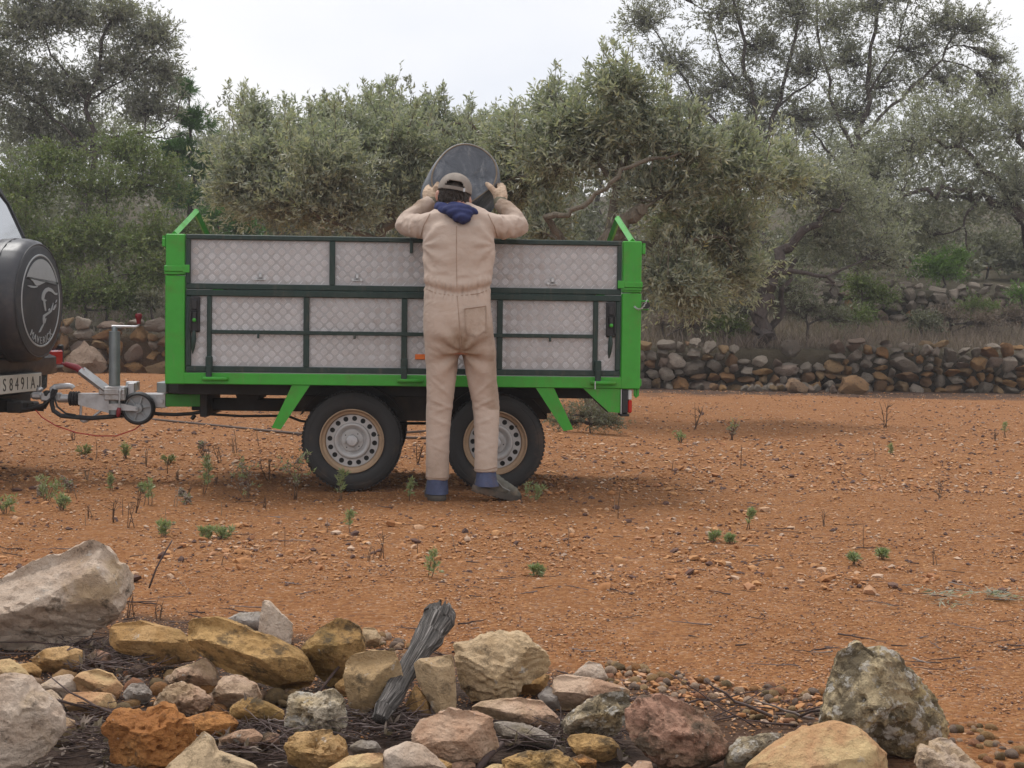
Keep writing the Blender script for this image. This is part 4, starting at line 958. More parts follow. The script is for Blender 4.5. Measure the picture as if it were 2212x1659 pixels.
for (xa, nm) in ((-1.29, 'front_board'), (1.29, 'tail_board')):
    o = part(nm, tr, D_, lambda b: (b.box(xa - .016, xa + .016, .072, WD - .072, .68, .715, .003), b.box(xa - .016, xa + .016, .072, WD - .072, 1.41, 1.448, .003), b.box(xa - .016, xa + .016, .072, WD - .072, 1.10, 1.13, .003)))
    part('panel', o, 'checker_aluminium', lambda b: b.box(xa - .006, xa + .006, .074, WD - .074, .7155, 1.0995, .001))
    part('panel', o, 'checker_aluminium', lambda b: b.box(xa - .006, xa + .006, .074, WD - .074, 1.1305, 1.4095, .001))
    # triangular loop bar on top of the board
    lo_ = [(xa, .03, 1.45), (xa, WD / 2 + .02, 1.632), (xa, WD - .03, 1.45)]
    part('loop_bar', tr, G_, lambda b: (b.tube(lo_[:2], .020, 4, ref=(0, 0, 1)), b.tube(lo_[1:], .020, 4, ref=(0, 0, 1)), b.ell(lo_[1], (.018, .018, .018), 8, 6)), sharp=30)
# latch bits on the end corners: small tabs beyond the far end, chain and pin at the rear
def rear_pin(b):
    b.box(1.3435, 1.388, .012, .05, 1.108, 1.118, .003); b.box(1.3435, 1.388, .012, .05, 1.062, 1.070, .003)
part('pin_bracket', tr, G_, rear_pin)
part('pin_knob', tr, 'black_plastic', lambda b: b.tube([(1.372, -.014, 1.09), (1.372, .05, 1.09)], .018, 14))
def chain(b):
    pts = []
    a = np.array([1.302, -.012, 1.082]); m = np.array([1.335, -.03, 1.035]); e = np.array([1.372, -.02, 1.12])
    for t in np.linspace(0, 1, 15): pts.append((1 - t) ** 2 * a + 2 * t * (1 - t) * m + t * t * e)
    for i, q in enumerate(pts[:-1]):
        d = unit(pts[i + 1] - q); c = (q + pts[i + 1]) / 2; L_ = np.linalg.norm(pts[i + 1] - q) * .72
        s = np.array([0, 1, 0]) if i % 2 else unit(np.cross(d, [0, 1, 0]))
        lp = [c + d * L_ * math.cos(a_) + s * .0045 * math.sin(a_) for a_ in np.linspace(0, 2 * math.pi, 11)]
        b.tube(lp, .0017, 5, caps=False)
part('safety_chain', tr, 'chain_steel', chain)
part('ring', tr, 'chain_steel', lambda b: b.tube([FL(1284, 833)[0:1] + (-.035, .655 + 0), FL(1284, 833)[0:1] + (-.037, .61,)], .004, 6))
# rear post foot and tail hook
part('tail_hook', tr, G_, lambda b: (b.box(1.335, 1.352, .01, .05, .628, .67, .003), b.tube([(1.318, .03, .613), (1.318, .03, .575), (1.324, .03, .566), (1.334, .03, .575), (1.334, .03, .612)], .008, 8)))
# stays for the mudguards, rear gusset
part('mudguard_stay', tr, G_, lambda b: b.prism([(-.628, .613), (-.527, .613), (-.690, .362), (-.740, .372)], .01, .018))
part('mudguard_stay', tr, G_, lambda b: b.prism([(.748, .613), (.852, .613), (.966, .378), (.912, .368)], .01, .018))
part('rear_gusset', tr, G_, lambda b: b.prism([(1.020, .6125), (1.238, .6125), (1.232, .475), (1.166, .480)], .012, .02))
def gside(b):
    b.prism([(.02, .478), (.05, .478), (.05, .6125), (.02, .6125)], 1.1, 1.23, 'x')
part('gusset_flange', tr, 'mud_flap', lambda b: b.add([(1.02, .021, .612), (1.166, .021, .481), (1.166, .14, .481), (1.02, .14, .612), (1.021, .021, .609), (1.164, .021, .476), (1.164, .14, .476), (1.021, .14, .609)], [(0, 1, 2, 3), (7, 6, 5, 4), (0, 4, 5, 1), (1, 5, 6, 2), (2, 6, 7, 3), (3, 7, 4, 0)]))
lamp = part('lamp_cluster', tr, 'black_plastic', lambda b: b.box(1.2415, 1.276, .005, .14, .472, .609, .004))
part('red_lens', lamp, 'red_lens', lambda b: b.box(1.2765, 1.300, .008, .137, .475, .548, .006))
part('clear_lens', lamp, 'clear_lens', lambda b: b.box(1.2765, 1.298, .008, .137, .549, .606, .006))
part('lamp_edge', lamp, 'zinc', lambda b: b.box(1.234, 1.240, .003, .14, .470, .610, .001))
part('lamp_foot', tr, 'black_steel', lambda b: b.box(1.235, 1.285, .0, .13, .455, .4695, .003))
# chassis
part('chassis_rail', tr, 'black_steel', lambda b: b.box(-1.30, 1.25, .20, .26, .545, .6125, .004))
part('chassis_rail', tr, 'black_steel', lambda b: b.box(-1.30, 1.25, WD - .26, WD - .20, .545, .6125, .004))
for x in (-1.26, -.75, .05, .75, 1.2): part('cross_member', tr, 'black_steel', lambda b: b.box(x - .03, x + .03, .262, WD - .262, .552, .61, .004))
part('main_beam', tr, 'black_steel', lambda b: b.box(-1.30, .75, WD / 2 - .05, WD / 2 + .05, .425, .50, .005))
part('beam_bracket', tr, 'black_steel', lambda b: b.prism([(-1.02, .552), (-.86, .552), (-.88, .50), (-1.0, .50)], .5, .9))
part('beam_bracket', tr, 'black_steel', lambda b: b.box(-.565, -.515, .45, .95, .40, .552, .004))
part('beam_bracket', tr, 'black_steel', lambda b: b.box(-1.215, -1.17, .45, .95, .40, .552, .004))
part('beam_end', tr, G_, lambda b: b.box(-1.46, -1.225, WD / 2 - .052, WD / 2 + .052, .447, .524, .004))
part('bumper_block', tr, 'zinc_grey', lambda b: b.box(-1.478, -1.42, .50, .92, .538, .60, .004))
part('front_bracket', tr, 'black_steel', lambda b: b.box(-1.419, -1.30, .52, .90, .535, .595, .004))
# underbody mudguards behind the wheels and the axle swing arms
def guard(b):
    for c in (-.295, .526):
        pts = [(c + .33 * math.cos(a), .292 + .33 * math.sin(a)) for a in np.linspace(.45, math.pi - .45, 18)]
        V = [(x, .085, min(z, .606)) for x, z in pts] + [(x, .30, min(z, .606)) for x, z in pts]; n = len(pts)
        b.add(V, [(i, i + 1, n + i + 1, n + i) for i in range(n - 1)])
mg = part('mudguard', tr, 'mud_flap', guard)
part('guard_panel', tr, 'mud_flap', lambda b: (b.box(-.10, .33, .272, .276, .40, .606, .001), b.box(-.62, -.03, .305, .309, .45, .6055, .001), b.box(.26, .86, .305, .309, .45, .6055, .001)))
part('guard_panel', tr, 'mud_flap', lambda b: (b.box(-.63, .90, WD - .28, WD - .276, .36, .606, .001)))
for c in (-.295, .526):
    part('axle', tr, 'black_steel', lambda b: (b.tube([(c + .08, .26, .36), (c + .08, WD - .26, .36)], .04, 12), b.tube([(c, .165, .29), (c, .26, .29)], .05, 14), b.box(c - .03, c + .12, .245, .275, .28, .40, .01),
               b.tube([(c, WD - .165, .29), (c, WD - .26, .29)], .05, 14), b.box(c - .03, c + .12, WD - .275, WD - .245, .28, .40, .01)))
part('brake_rod', tr, 'black_steel', lambda b: b.tube([(-.12, .62, .36), (.62, .62, .37)], .009, 6))
part('brake_cable', tr, 'black_rubber', lambda b: b.tube([(-.55, .7, .53), (-.50, .6, .47), (-.44, .5, .44), (-.40, .42, .40), (-.30, .33, .395)], .011, 8))

# wheels
def holed_disc(r0, r1, rh, nh, rhole, depth, thick, holes_n=14):
    bm = bmesh.new(); ed = []
    def ring(r, n, c=(0, 0)):
        vs = [bm.verts.new((c[0] + r * math.cos(2 * math.pi * k / n), c[1] + r * math.sin(2 * math.pi * k / n), depth)) for k in range(n)]
        for k in range(n): ed.append(bm.edges.new((vs[k], vs[(k + 1) % n])))
    ring(r1, 64); ring(r0, 48)
    for i in range(nh):
        a = 2 * math.pi * (i + .5) / nh; ring(rhole, holes_n, (rh * math.cos(a), rh * math.sin(a)))
    bmesh.ops.triangle_fill(bm, use_beauty=True, edges=ed)
    ex = bmesh.ops.extrude_face_region(bm, geom=list(bm.faces))
    for g in ex['geom']:
        if isinstance(g, bmesh.types.BMVert): g.co.z -= thick
    bm.verts.ensure_lookup_table(); bm.verts.index_update()
    v = [tuple(q.co) for q in bm.verts]; f = [tuple(q.index for q in t.verts) for t in bm.faces]; bm.free(); return v, f
RX = Matrix.Rotation(math.radians(90), 4, 'X')
def wheel(cx, cy, cz, face, spin):
    Mx = Matrix.Translation((cx, cy, cz)) @ (RX if face < 0 else Matrix.Rotation(math.radians(-90), 4, 'X')) @ Matrix.Rotation(spin, 4, 'Z')
    b = MB()
    b.lathe([(.176, -.145), (.20, -.155), (.245, -.157), (.272, -.148), (.284, -.13), (.287, -.078), (.284, -.024), (.276, -.008), (.262, .001), (.250, .0035), (.247, .0022), (.240, .0045), (.218, .004), (.200, -.002), (.186, -.010), (.178, -.018)], 72, Mx)
    # tread blocks
    for k in range(72):
        a = 2 * math.pi * k / 72
        R_ = Mx @ Matrix.Rotation(a, 4, 'Z')
        for (h0, h1) in ((-.145, -.103), (-.098, -.058), (-.053, -.010)): b.box(.280, .2885, -.0085, .0085, h0, h1, .002, M=R_)
    ty = b.build('tyre', 'tyre', tr, sharp=30)
    b = MB()
    b.lathe([(.1845, -.010), (.1850, -.004), (.1830, .000), (.1790, .0005), (.1760, -.003), (.1740, -.010), (.1680, -.018), (.1570, -.022), (.1535, -.030), (.1515, -.042), (.1495, -.046), (.1495, -.12)], 64, Mx)
    ri = b.build('rim', 'rim_edge', ty, sharp=28)
    b = MB(); v, f = holed_disc(.106, .1500, .1285, 16, .0148, -.040, .004); b.add([tuple(Mx @ Vector(q)) for q in v], f)
    b.lathe([(.1062, -.044), (.1062, -.040), (.1045, -.034), (.100, -.029), (.092, -.0275), (.084, -.030), (.076, -.038), (.070, -.045), (.0655, -.047), (.0640, -.043), (.062, -.040), (.034, -.040), (.033, -.046)], 48, Mx)
    for k in range(4):
        a = math.pi / 2 * k + .0; c = Mx @ Vector((.047 * math.cos(a), .047 * math.sin(a), -.040)); e = Mx @ Vector((.047 * math.cos(a), .047 * math.sin(a), -.026))
        b.tube([c, e], .0095, 12)
    b.build('wheel_disc', 'rim_paint', ty, sharp=28)
    b = MB()
    for k in range(4):
        a = math.pi / 2 * (k + .5); c = Mx @ Vector((.050 * math.cos(a), .050 * math.sin(a), -.0398)); e = Mx @ Vector((.050 * math.cos(a), .050 * math.sin(a), -.0392)); b.tube([c, e], .0038, 10)
    b.lathe([(.001, -.056), (.150, -.056), (.150, -.060)], 32, Mx)
    b.build('brake_drum', 'black_steel', ty)
    b = MB(); b.lathe([(.0335, -.052), (.0335, -.020), (.0315, -.014), (.0270, -.0125), (.026, -.011), (.001, -.0095)], 32, Mx); b.build('hub_cap', 'zinc', ty, sharp=28)
    b = MB(); b.tube([Mx @ Vector((.158, .02, -.03)), Mx @ Vector((.150, .02, -.008))], .004, 8); b.build('valve', 'black_rubber', ty)
wheel(-.295, .098, .292, -1, .1); wheel(.526, .098, .289, -1, .55)
wheel(-.295, WD - .098, .29, 1, .3); wheel(.526, WD - .098, .29, 1, .2)

# tow bar, jockey wheel, hand brake, coupling -- along the middle of the trailer
YC = WD / 2
part('drawbar', tr, 'zinc', lambda b: b.prism([(-1.979, .520), (-1.45, .527), (-1.45, .440), (-1.60, .430), (-1.72, .392), (-1.76, .394), (-1.979, .452)], YC - .045, YC + .045))
part('drawbar_plate', tr, 'zinc', lambda b: (b.box(-1.60, -1.455, YC - .056, YC - .046, .440, .524, .003), b.tube([(-1.48, YC - .075, .478), (-1.48, YC - .056, .478)], .015, 6)))
jk = part('jockey_tube', tr, 'zinc_grey', lambda b: b.lathe([(.033, .40), (.033, .895), (.034, .8955), (.034, .899), (.018, .90), (.018, .918), (.012, .93)], 24, Matrix.Translation((-1.749, YC - .105, 0))))
part('crank', jk, 'zinc', lambda b: b.tube([(-1.765, YC - .105, .927), (-1.70, YC - .108, .928), (-1.62, YC - .11, .928), (-1.606, YC - .11, .936), (-1.605, YC - .11, .95)], [.009, .008, .0075, .007, .006], 8))
part('crank_knob', jk, 'red_plastic', lambda b: b.lathe([(.012, .945), (.013, .96), (.017, .975), (.021, .985), (.021, 1.0), (.018, 1.006), (.005, 1.008)], 16, Matrix.Translation((-1.605, YC - .11, 0))))
part('jockey_clamp', jk, 'zinc', lambda b: (b.box(-1.803, -1.675, YC - .15, YC - .046, .485, .570, .006), b.box(-1.800, -1.678, YC - .158, YC - .1505, .52, .555, .003), b.box(-1.672, -1.632, YC - .10, YC - .04, .49, .59, .004), b.box(-1.70, -1.63, YC - .03, YC + .05, .54, .595, .004)))
part('clamp_lever', jk, 'zinc', lambda b: (b.tube([(-1.703, YC - .165, .545), (-1.703, YC - .17, .51), (-1.707, YC - .17, .44)], .006, 8), b.ell((-1.703, YC - .162, .545), (.012, .008, .014), 10, 8)))
part('lever_grip', jk, 'red_plastic', lambda b: b.tube([(-1.706, YC - .17, .445), (-1.709, YC - .17, .43), (-1.712, YC - .17, .40), (-1.716, YC - .17, .388)], [.010, .014, .013, .006], 10))
def jfork(b):
    for s in (-1, 1):
        b.prism([(-1.775, .465), (-1.70, .468), (-1.605, .448), (-1.595, .436), (-1.605, .424), (-1.775, .428)], YC - .105 + s * .036 - .002, YC - .105 + s * .036 + .002)
part('jockey_fork', jk, 'zinc', jfork)
MJ = Matrix.Translation((-1.606, YC - .105, .438)) @ RX
part('jockey_tyre', jk, 'black_rubber', lambda b: b.lathe([(.080, -.028), (.088, -.030), (.097, -.022), (.1, -.012), (.1, .012), (.097, .022), (.088, .030), (.080, .028), (.078, .02), (.078, -.02)], 40, MJ, closed=True))
def jhub(b):
    b.lathe([(.079, -.022), (.074, -.022), (.072, -.006), (.030, -.004), (.026, .028), (.010, .030), (.010, -.030), (.026, -.028), (.030, .004), (.072, .006), (.074, .022), (.079, .022)], 40, MJ)
    for k in range(6):
        a = k * math.pi / 3 + .2
        b.box(.024, .074, -.006, .006, -.016, .016, .002, M=MJ @ Matrix.Rotation(a, 4, 'Z'))
    b.tube([MJ @ Vector((0, 0, -.045)), MJ @ Vector((0, 0, .045))], .009, 10)
part('jockey_hub', jk, 'grey_plastic', jhub)
hb = part('handbrake_lever', tr, 'zinc', lambda b: (b.tube([(-1.80, YC - .07, .532), (-1.965, YC - .07, .658)], [.020, .022], 4, ref=(0, 1, 0)), b.tube([(-1.79, YC - .03, .545), (-1.955, YC - .03, .668)], [.015, .016], 4, ref=(0, 1, 0)), b.box(-1.85, -1.76, YC - .08, YC - .02, .515, .56, .005)))
part('brake_grip', hb, 'red_plastic', lambda b: b.tube([(-1.952, YC - .055, .650), (-1.985, YC - .055, .676), (-2.04, YC - .055, .694), (-2.055, YC - .055, .698), (-2.058, YC - .055, .697), (-2.076, YC - .055, .702)], [.022, .021, .017, .016, .008, .007], 12))
def bellow(b):
    pr = []
    for k in range(9): pr += [(.040 + .006 * (k % 2), .062 * k / 8)]
    b.lathe([(.02, 0)] + pr + [(.02, .062)], 24, Matrix.Translation((-2.042, YC, .487)) @ Matrix.Rotation(math.radians(90), 4, 'Y'))
part('bellow', tr, 'black_rubber', bellow)
cp = part('coupling_head', tr, 'zinc', lambda b: (b.tube([(-2.04, YC, .487), (-2.11, YC, .487)], .026, 14), b.box(-2.21, -2.09, YC - .030, YC + .030, .470, .522, .008), b.box(-2.27, -2.20, YC - .032, YC + .032, .480, .525, .014)))
part('coupling_handle', cp, 'zinc', lambda b: (b.tube([(-2.14, YC, .515), (-2.137, YC, .545), (-2.128, YC, .556), (-2.10, YC, .560), (-2.045, YC, .564), (-2.028, YC, .560), (-2.018, YC, .550)], [.016, .016, .012, .011, .011, .010, .010], 8, sx=1.6)))
part('skid_loop', tr, 'zinc', lambda b: b.tube([(-1.965, YC - .03, .46), (-1.968, YC - .03, .39), (-1.965, YC - .03, .355), (-1.95, YC - .03, .348), (-1.93, YC - .03, .352), (-1.90, YC - .03, .375), (-1.84, YC - .03, .42)], .008, 8))
def harness(b):
    b.tube([(-2.12, YC - .05, .545), (-2.13, YC - .05, .52), (-2.135, YC - .05, .46), (-2.125, YC - .05, .415), (-2.08, YC - .05, .385), (-2.0, YC - .05, .378), (-1.9, YC - .05, .372), (-1.78, YC - .05, .382), (-1.70, YC - .05, .395)], .014, 10)
    b.tube([(-1.58, YC - .05, .412), (-1.5, YC - .05, .402), (-1.4, YC - .05, .398), (-1.30, YC - .05, .405), (-1.22, YC - .05, .42)], .011, 8)
    b.tube([(-2.10, YC - .06, .54), (-2.12, YC - .06, .50), (-2.10, YC - .06, .44), (-2.05, YC - .06, .40), (-1.99, YC - .06, .39)], .006, 6)
    b.tube([(-2.11, YC - .06, .515), (-2.17, YC - .07, .46), (-2.25, YC - .08, .43), (-2.36, YC - .08, .42)], .006, 6)
    b.tube([(-1.2, YC - .08, .405), (-1.0, YC - .08, .395), (-.72, YC - .08, .40), (-.64, YC - .08, .37), (-.57, YC - .08, .36), (-.52, YC - .08, .38), (-.50, YC - .08, .43)], .008, 7)
    b.tube([(-1.27, YC - .1, .40), (-1.29, YC - .1, .375)], .012, 8)
part('cable_harness', tr, 'black_rubber', harness)
def redw(b):
    pts = [FL(x, y, .6) for x, y in ((76, 886), (90, 902), (120, 920), (165, 935), (210, 942), (250, 942), (290, 928), (310, 912))]
    b.tube([(x, YC - .1, z) for x, z in pts], .0035, 6)
part('breakaway_wire', tr, 'red_wire', redw)

# ================================================================== CAR
B_ = TW(-2.235, YC, 0)
CR = math.radians(-5); n_ = np.array([math.cos(CR), math.sin(CR), 0])
cc = B_ - n_ * .255
car = empty('off_road_car', (cc[0], cc[1], 0), CR, 'dark charcoal off-road car seen from behind at the left edge, towing the trailer', 'car')
zs = P(87, 650, cc[1])[2]
def body(b):
    half = [(.60, .46), (.80, .52), (.83, .75), (.84, 1.0), (.82, 1.12), (.80, 1.40), (.735, 1.66), (.64, 1.83), (.45, 1.875)]
    sec = [(y, z) for y, z in half] + [(-y, z) for y, z in half[::-1]]; n = len(sec)
    def lean(z): return -max(0, z - 1.15) * .36
    rows = []
    for (x, sy, sz, lf) in ((0.0, .93, .985, 1), (-.05, .985, .997, 1), (-.16, 1, 1, 1), (-2.2, 1, 1, .5), (-2.3, 1, 1, 0)):
        rows.append([(x + lean(z) * lf, y * sy, .46 + (z - .46) * sz) for y, z in sec])
    rows.append([(-2.95, y * .98, min(z, 1.12)) for y, z in sec]); rows.append([(-4.0, y * .93, min(z, 1.02)) for y, z in sec]); rows.append([(-4.1, y * .85, min(z, .95)) for y, z in sec])
    V = [q for r_ in rows for q in r_]
    F = [(i * n + k, i * n + (k + 1) % n, (i + 1) * n + (k + 1) % n, (i + 1) * n + k) for i in range(len(rows) - 1) for k in range(n)]
    F += [tuple(range(n)), tuple((len(rows) - 1) * n + k for k in range(n - 1, -1, -1))]
    b.add(V, F)
part('body', car, 'car_paint', body, sharp=28)
def lean_(z): return -max(0, z - 1.15) * .36
def glass(b):
    pts = [(-.66, 1.36), (.66, 1.36), (.645, 1.50), (.58, 1.70), (.50, 1.765), (-.50, 1.765), (-.58, 1.70), (-.645, 1.50)]
    n = len(pts); b.add([(lean_(z) + .004, y, z) for y, z in pts] + [(lean_(z) - .02, y, z) for y, z in pts], [tuple(range(n)), tuple(range(2 * n - 1, n - 1, -1))] + [(k, n + k, n + (k + 1) % n, (k + 1) % n) for k in range(n)])
part('rear_window', car, 'glass_dark', glass)
def seal(b):
    pts = [(-.67, 1.35), (.67, 1.35), (.655, 1.50), (.59, 1.71), (.505, 1.778), (-.505, 1.778), (-.59, 1.71), (-.655, 1.50), (-.67, 1.35)]
    b.tube([(lean_(z) + .006, y, z) for y, z in pts], .011, 6)
part('window_seal', car, 'car_trim', seal)
for s in (-1, 1):
    part('side_window', car, 'glass_dark', lambda b: b.add([(-.45, s * .812, 1.42), (-2.0, s * .812, 1.42), (-1.95, s * .735, 1.68), (-.52, s * .735, 1.68), (-.45, s * .79, 1.42), (-2.0, s * .79, 1.42), (-1.95, s * .71, 1.68), (-.52, s * .71, 1.68)], [(0, 1, 2, 3), (7, 6, 5, 4), (0, 4, 5, 1), (1, 5, 6, 2), (2, 6, 7, 3), (3, 7, 4, 0)]))
MS = Matrix.Translation((0, 0, zs)) @ Matrix.Rotation(math.radians(90), 4, 'Y')
def cover(b):
    b.lathe([(.30, .015), (.345, .02), (.368, .05), (.372, .10), (.372, .19), (.368, .225), (.357, .252), (.340, .268), (.322, .274), (.312, .2735), (.305, .2765), (.15, .2785), (.001, .279)], 72, MS)
cv = part('spare_wheel_cover', car, 'vinyl', cover, sharp=50)
# gathers of the vinyl round the rim
me_ = cv.data; co, no_ = co_no(me_); ang = np.arctan2(co[:, 1], co[:, 2] - zs); rr_ = np.hypot(co[:, 1], co[:, 2] - zs)
wv = np.sin(ang * 36 + 2 * np.sin(ang * 5)) * .0035 * sm(.33, .365, rr_); co += no_ * wv[:, None]; set_co(me_, co)
part('cover_piping', cv, 'car_trim', lambda b: b.lathe([(.340 + .006 * math.cos(a), .2675 + .006 * math.sin(a)) for a in np.linspace(0, 2 * math.pi, 9)[:-1]], 72, MS, closed=True))
part('cover_strap', cv, 'vinyl', lambda b: b.lathe([(.3735, .118), (.3770, .120), (.3770, .140), (.3735, .142)], 72, MS, closed=True))
RD = .272
def xz(u, v): return (u * RD, zs + v * RD)
def cvt(pts): return [((x - 353) / 150., -(y - 650) / 380.) for x, y in pts]
def pl(b, pts, x0=.2795, x1=.2825): b.prism([xz(u, v) for u, v in cvt(pts)], x0, x1, 'x')
def emblem(b):
    b.lathe([(RD * .985, .2782), (RD * 1.0, .2815), (RD * 1.02, .2815), (RD * 1.035, .2778)], 72, MS)
    hill = [(236, 455), (262, 468), (285, 492), (300, 515), (315, 526), (335, 520), (370, 498), (410, 480), (445, 475), (475, 480), (493, 492)]
    arc = []
    for a in np.linspace(math.radians(24), math.radians(148.5), 26): arc.append((353 + 138 * math.cos(a), 650 - 352 * math.sin(a)))
    pl(b, hill + arc)
    pl(b, [(240, 530), (258, 526), (290, 530), (325, 528), (318, 538), (295, 545), (270, 544)])
    pl(b, [(485, 574), (483, 592), (466, 594), (447, 580), (432, 568), (410, 564), (392, 576), (380, 600), (374, 632), (355, 642), (354, 620), (357, 598), (363, 578), (374, 556), (390, 540), (410, 532), (430, 538), (446, 550), (456, 566), (470, 580)])
    pl(b, [(356, 640), (376, 634), (396, 642), (382, 656), (392, 730), (383, 734), (372, 690), (368, 652)])
    pl(b, [(441, 690), (450, 662), (444, 715), (434, 740), (412, 760), (382, 784), (381, 820), (370, 858), (346, 912), (331, 917), (352, 868), (367, 845), (364, 800), (367, 772), (400, 748), (430, 724)])
    pl(b, [(482, 632), (477, 652), (468, 662), (474, 640)]); pl(b, [(474, 672), (474, 692), (456, 724), (448, 722), (458, 690)]); pl(b, [(422, 708), (424, 722), (412, 735), (409, 722)])
    pl(b, [(392, 795), (386, 826), (381, 840), (383, 806)])
part('cover_emblem', cv, 'print_grey', emblem)
def lettering(b):
    s = 'MAVERICK'; n = len(s); wd = {'M': 1.22, 'I': .5}; tot = sum(wd.get(c, 1) for c in s); acc = 0
    for c in s:
        w_ = wd.get(c, 1); t = (acc + w_ / 2) / tot; acc += w_
        a = math.radians(-90 - 40 + 80 * t); r0 = RD * .955
        v, f = text_mesh(c, .062, .003)
        V = []
        for (x, y, z) in v:
            r_ = r0 - y * .98; # base of the letters on the outside
            ang = a + x * 1.0 / (RD * .9); V.append((.2805 + z, r_ * math.cos(ang), zs + r_ * math.sin(ang)))
        b.add(V, f)
part('cover_lettering', cv, 'print_grey', lettering, smooth=False)
def bumper(b):
    half = [(0.0, -.10), (.20, -.075), (.26, -.03), (.24, .10), (.16, .14), (.0, .15)]
    pr = [(-.55, .84), (-.25, .85), (-.06, .84), (.05, .78), (.075, .70), (.08, .5)]
    V = []; prof = [(-.10, .60), (.06, .61), (.085, .66), (.085, .72), (.05, .745), (.045, .80), (.02, .84), (-.10, .85)]
    path = [(-.60, -.84, -1), (-.12, -.85, -.9), (-.0, -.80, -.5), (.02, -.6, 0), (.03, 0, 0), (.02, .6, 0), (-.0, .80, .5), (-.12, .85, .9), (-.60, .84, 1)]
    n = len(prof)
    for (x, y, s) in path:
        for (d, z) in prof: V.append((x + d * (1 - abs(s)), y + d * s, z))
    F = [(i * n + k, i * n + (k + 1) % n, (i + 1) * n + (k + 1) % n, (i + 1) * n + k) for i in range(len(path) - 1) for k in range(n)] + [tuple(range(n - 1, -1, -1)), tuple((len(path) - 1) * n + k for k in range(n))]
    b.add(V, F)
bp = part('bumper', car, 'car_trim', bumper, sharp=30)
for s in (-1, 1):
    tl = part('tail_light', car, 'red_lens', lambda b: b.box(.03, .075, s * .63, s * .83, .665, .765, .010))
    part('light_frame', tl, 'zinc_grey', lambda b: b.box(.028, .072, s * .615, s * .84, .648, .6645, .003))
    part('light_bezel', tl, 'car_trim', lambda b: b.box(.0, .07, s * .835, s * .86, .655, .80, .008))
    part('bumper_corner', bp, 'car_paint', lambda b: b.ell((-.02, s * .74, .84), (.10, .13, .10), 16, 10))
part('bumper_step', bp, 'car_paint', lambda b: b.box(.02, .125, -.55, .50, .735, .765, .012))
part('lower_valance', car, 'car_trim', lambda b: b.box(-.25, .03, -.55, .55, .50, .62, .02))
pb = P(48, 828, cc[1])[2]
yp0 = 0.0
pz = pb
npl = part('number_plate', car, 'plate_white', lambda b: b.box(.145, .151, -.275, .305, pz - .055, pz + .055, .002))
npl.rotation_euler = (0, 0, 0)
def ptext(b):
    for (t, y) in (('S', -.285), ('8', -.195), ('4', -.115), ('9', -.035), ('1', .035), ('A', .115)):
        v, f = text_mesh(t, .108, .0015); b.add([(.1518 + z, y + .06 + x * .92, pz - .038 + yy) for x, yy, z in v], f)
    jp = [(-.012, .074), (.022, .074), (.022, .020), (.014, .004), (-.006, .002), (-.016, .016)]
    b.tube([(.1525, .195 + .06 + x, pz - .038 + z) for x, z in jp[1:]], .0052, 6)
setp(part('plate_lettering', npl, 'plate_ink', ptext, smooth=False), kind='stuff')
part('plate_bracket', car, 'black_plastic', lambda b: b.box(-.02, .144, -.30, .33, pz - .06, pz + .06, .004))
part('tow_bar', car, 'black_steel', lambda b: (b.box(-.6, .12, -.05, .05, .40, .48, .006), b.box(-.15, .02, -.45, .45, .40, .50, .008), b.box(.10, .20, -.10, .06, .40, .47, .01), b.tube([(.10, 0, .44), (.24, 0, .43), (.30, 0, .44), (.315, 0, .47), (.315, 0, .50)], .018, 12), b.ell((.315, 0, .512), (.025, .025, .025), 14, 10)))
part('socket', car, 'black_plastic', lambda b: (b.box(.08, .20, .07, .16, .40, .46, .008), b.tube([(.14, .11, .43), (.24, .13, .42)], .022, 12)))
part('handle_ball', car, 'zinc', lambda b: b.ell((.27, 0, .54), (.022, .022, .016), 12, 8))
for (x, s) in ((-.72, -1), (-.72, 1), (-3.25, -1), (-3.25, 1)):
    Mx = Matrix.Translation((x, s * .70, .36)) @ Matrix.Rotation(math.radians(90 if s < 0 else -90), 4, 'X')
    wt = part('wheel', car, 'tyre', lambda b: b.lathe([(.20, -.12), (.27, -.13), (.34, -.12), (.36, -.09), (.36, .09), (.34, .12), (.27, .13), (.20, .12)], 40, Mx, closed=True))
    part('rim', wt, 'zinc_grey', lambda b: b.lathe([(.20, .11), (.18, .08), (.10, .06), (.06, .09), (.001, .09)], 32, Mx))
# ================================================================== PERSON
MAN = empty('person', (float(P(985, 1085, 7.82)[0]), 7.82, 0), 0, 'man from behind in beige boiler suit and cap, tipping a tub over the trailer side', 'person')
MO = np.array(MAN.location)
def Q(x, y, d): return Vector(tuple(P(x, y, d) - MO))
def loft(b, secs, n=20):
    """secs: (px,py,d,half width px,half depth m)"""
    V = []
    for (x, y, d, hw, hd) in secs:
        c = Q(x, y, d); r = hw * d / FPX
        for k in range(n):
            a = 2 * math.pi * k / n; ca, sa = math.cos(a), math.sin(a)
            e = 0.85
            V.append((c.x + r * math.copysign(abs(ca) ** e, ca), c.y + hd * math.copysign(abs(sa) ** e, sa), c.z))
    m = len(secs); F = [(i * n + k, i * n + (k + 1) % n, (i + 1) * n + (k + 1) % n, (i + 1) * n + k) for i in range(m - 1) for k in range(n)]
    F += [tuple(range(n - 1, -1, -1)), tuple((m - 1) * n + k for k in range(n))]
    b.add(V, F)
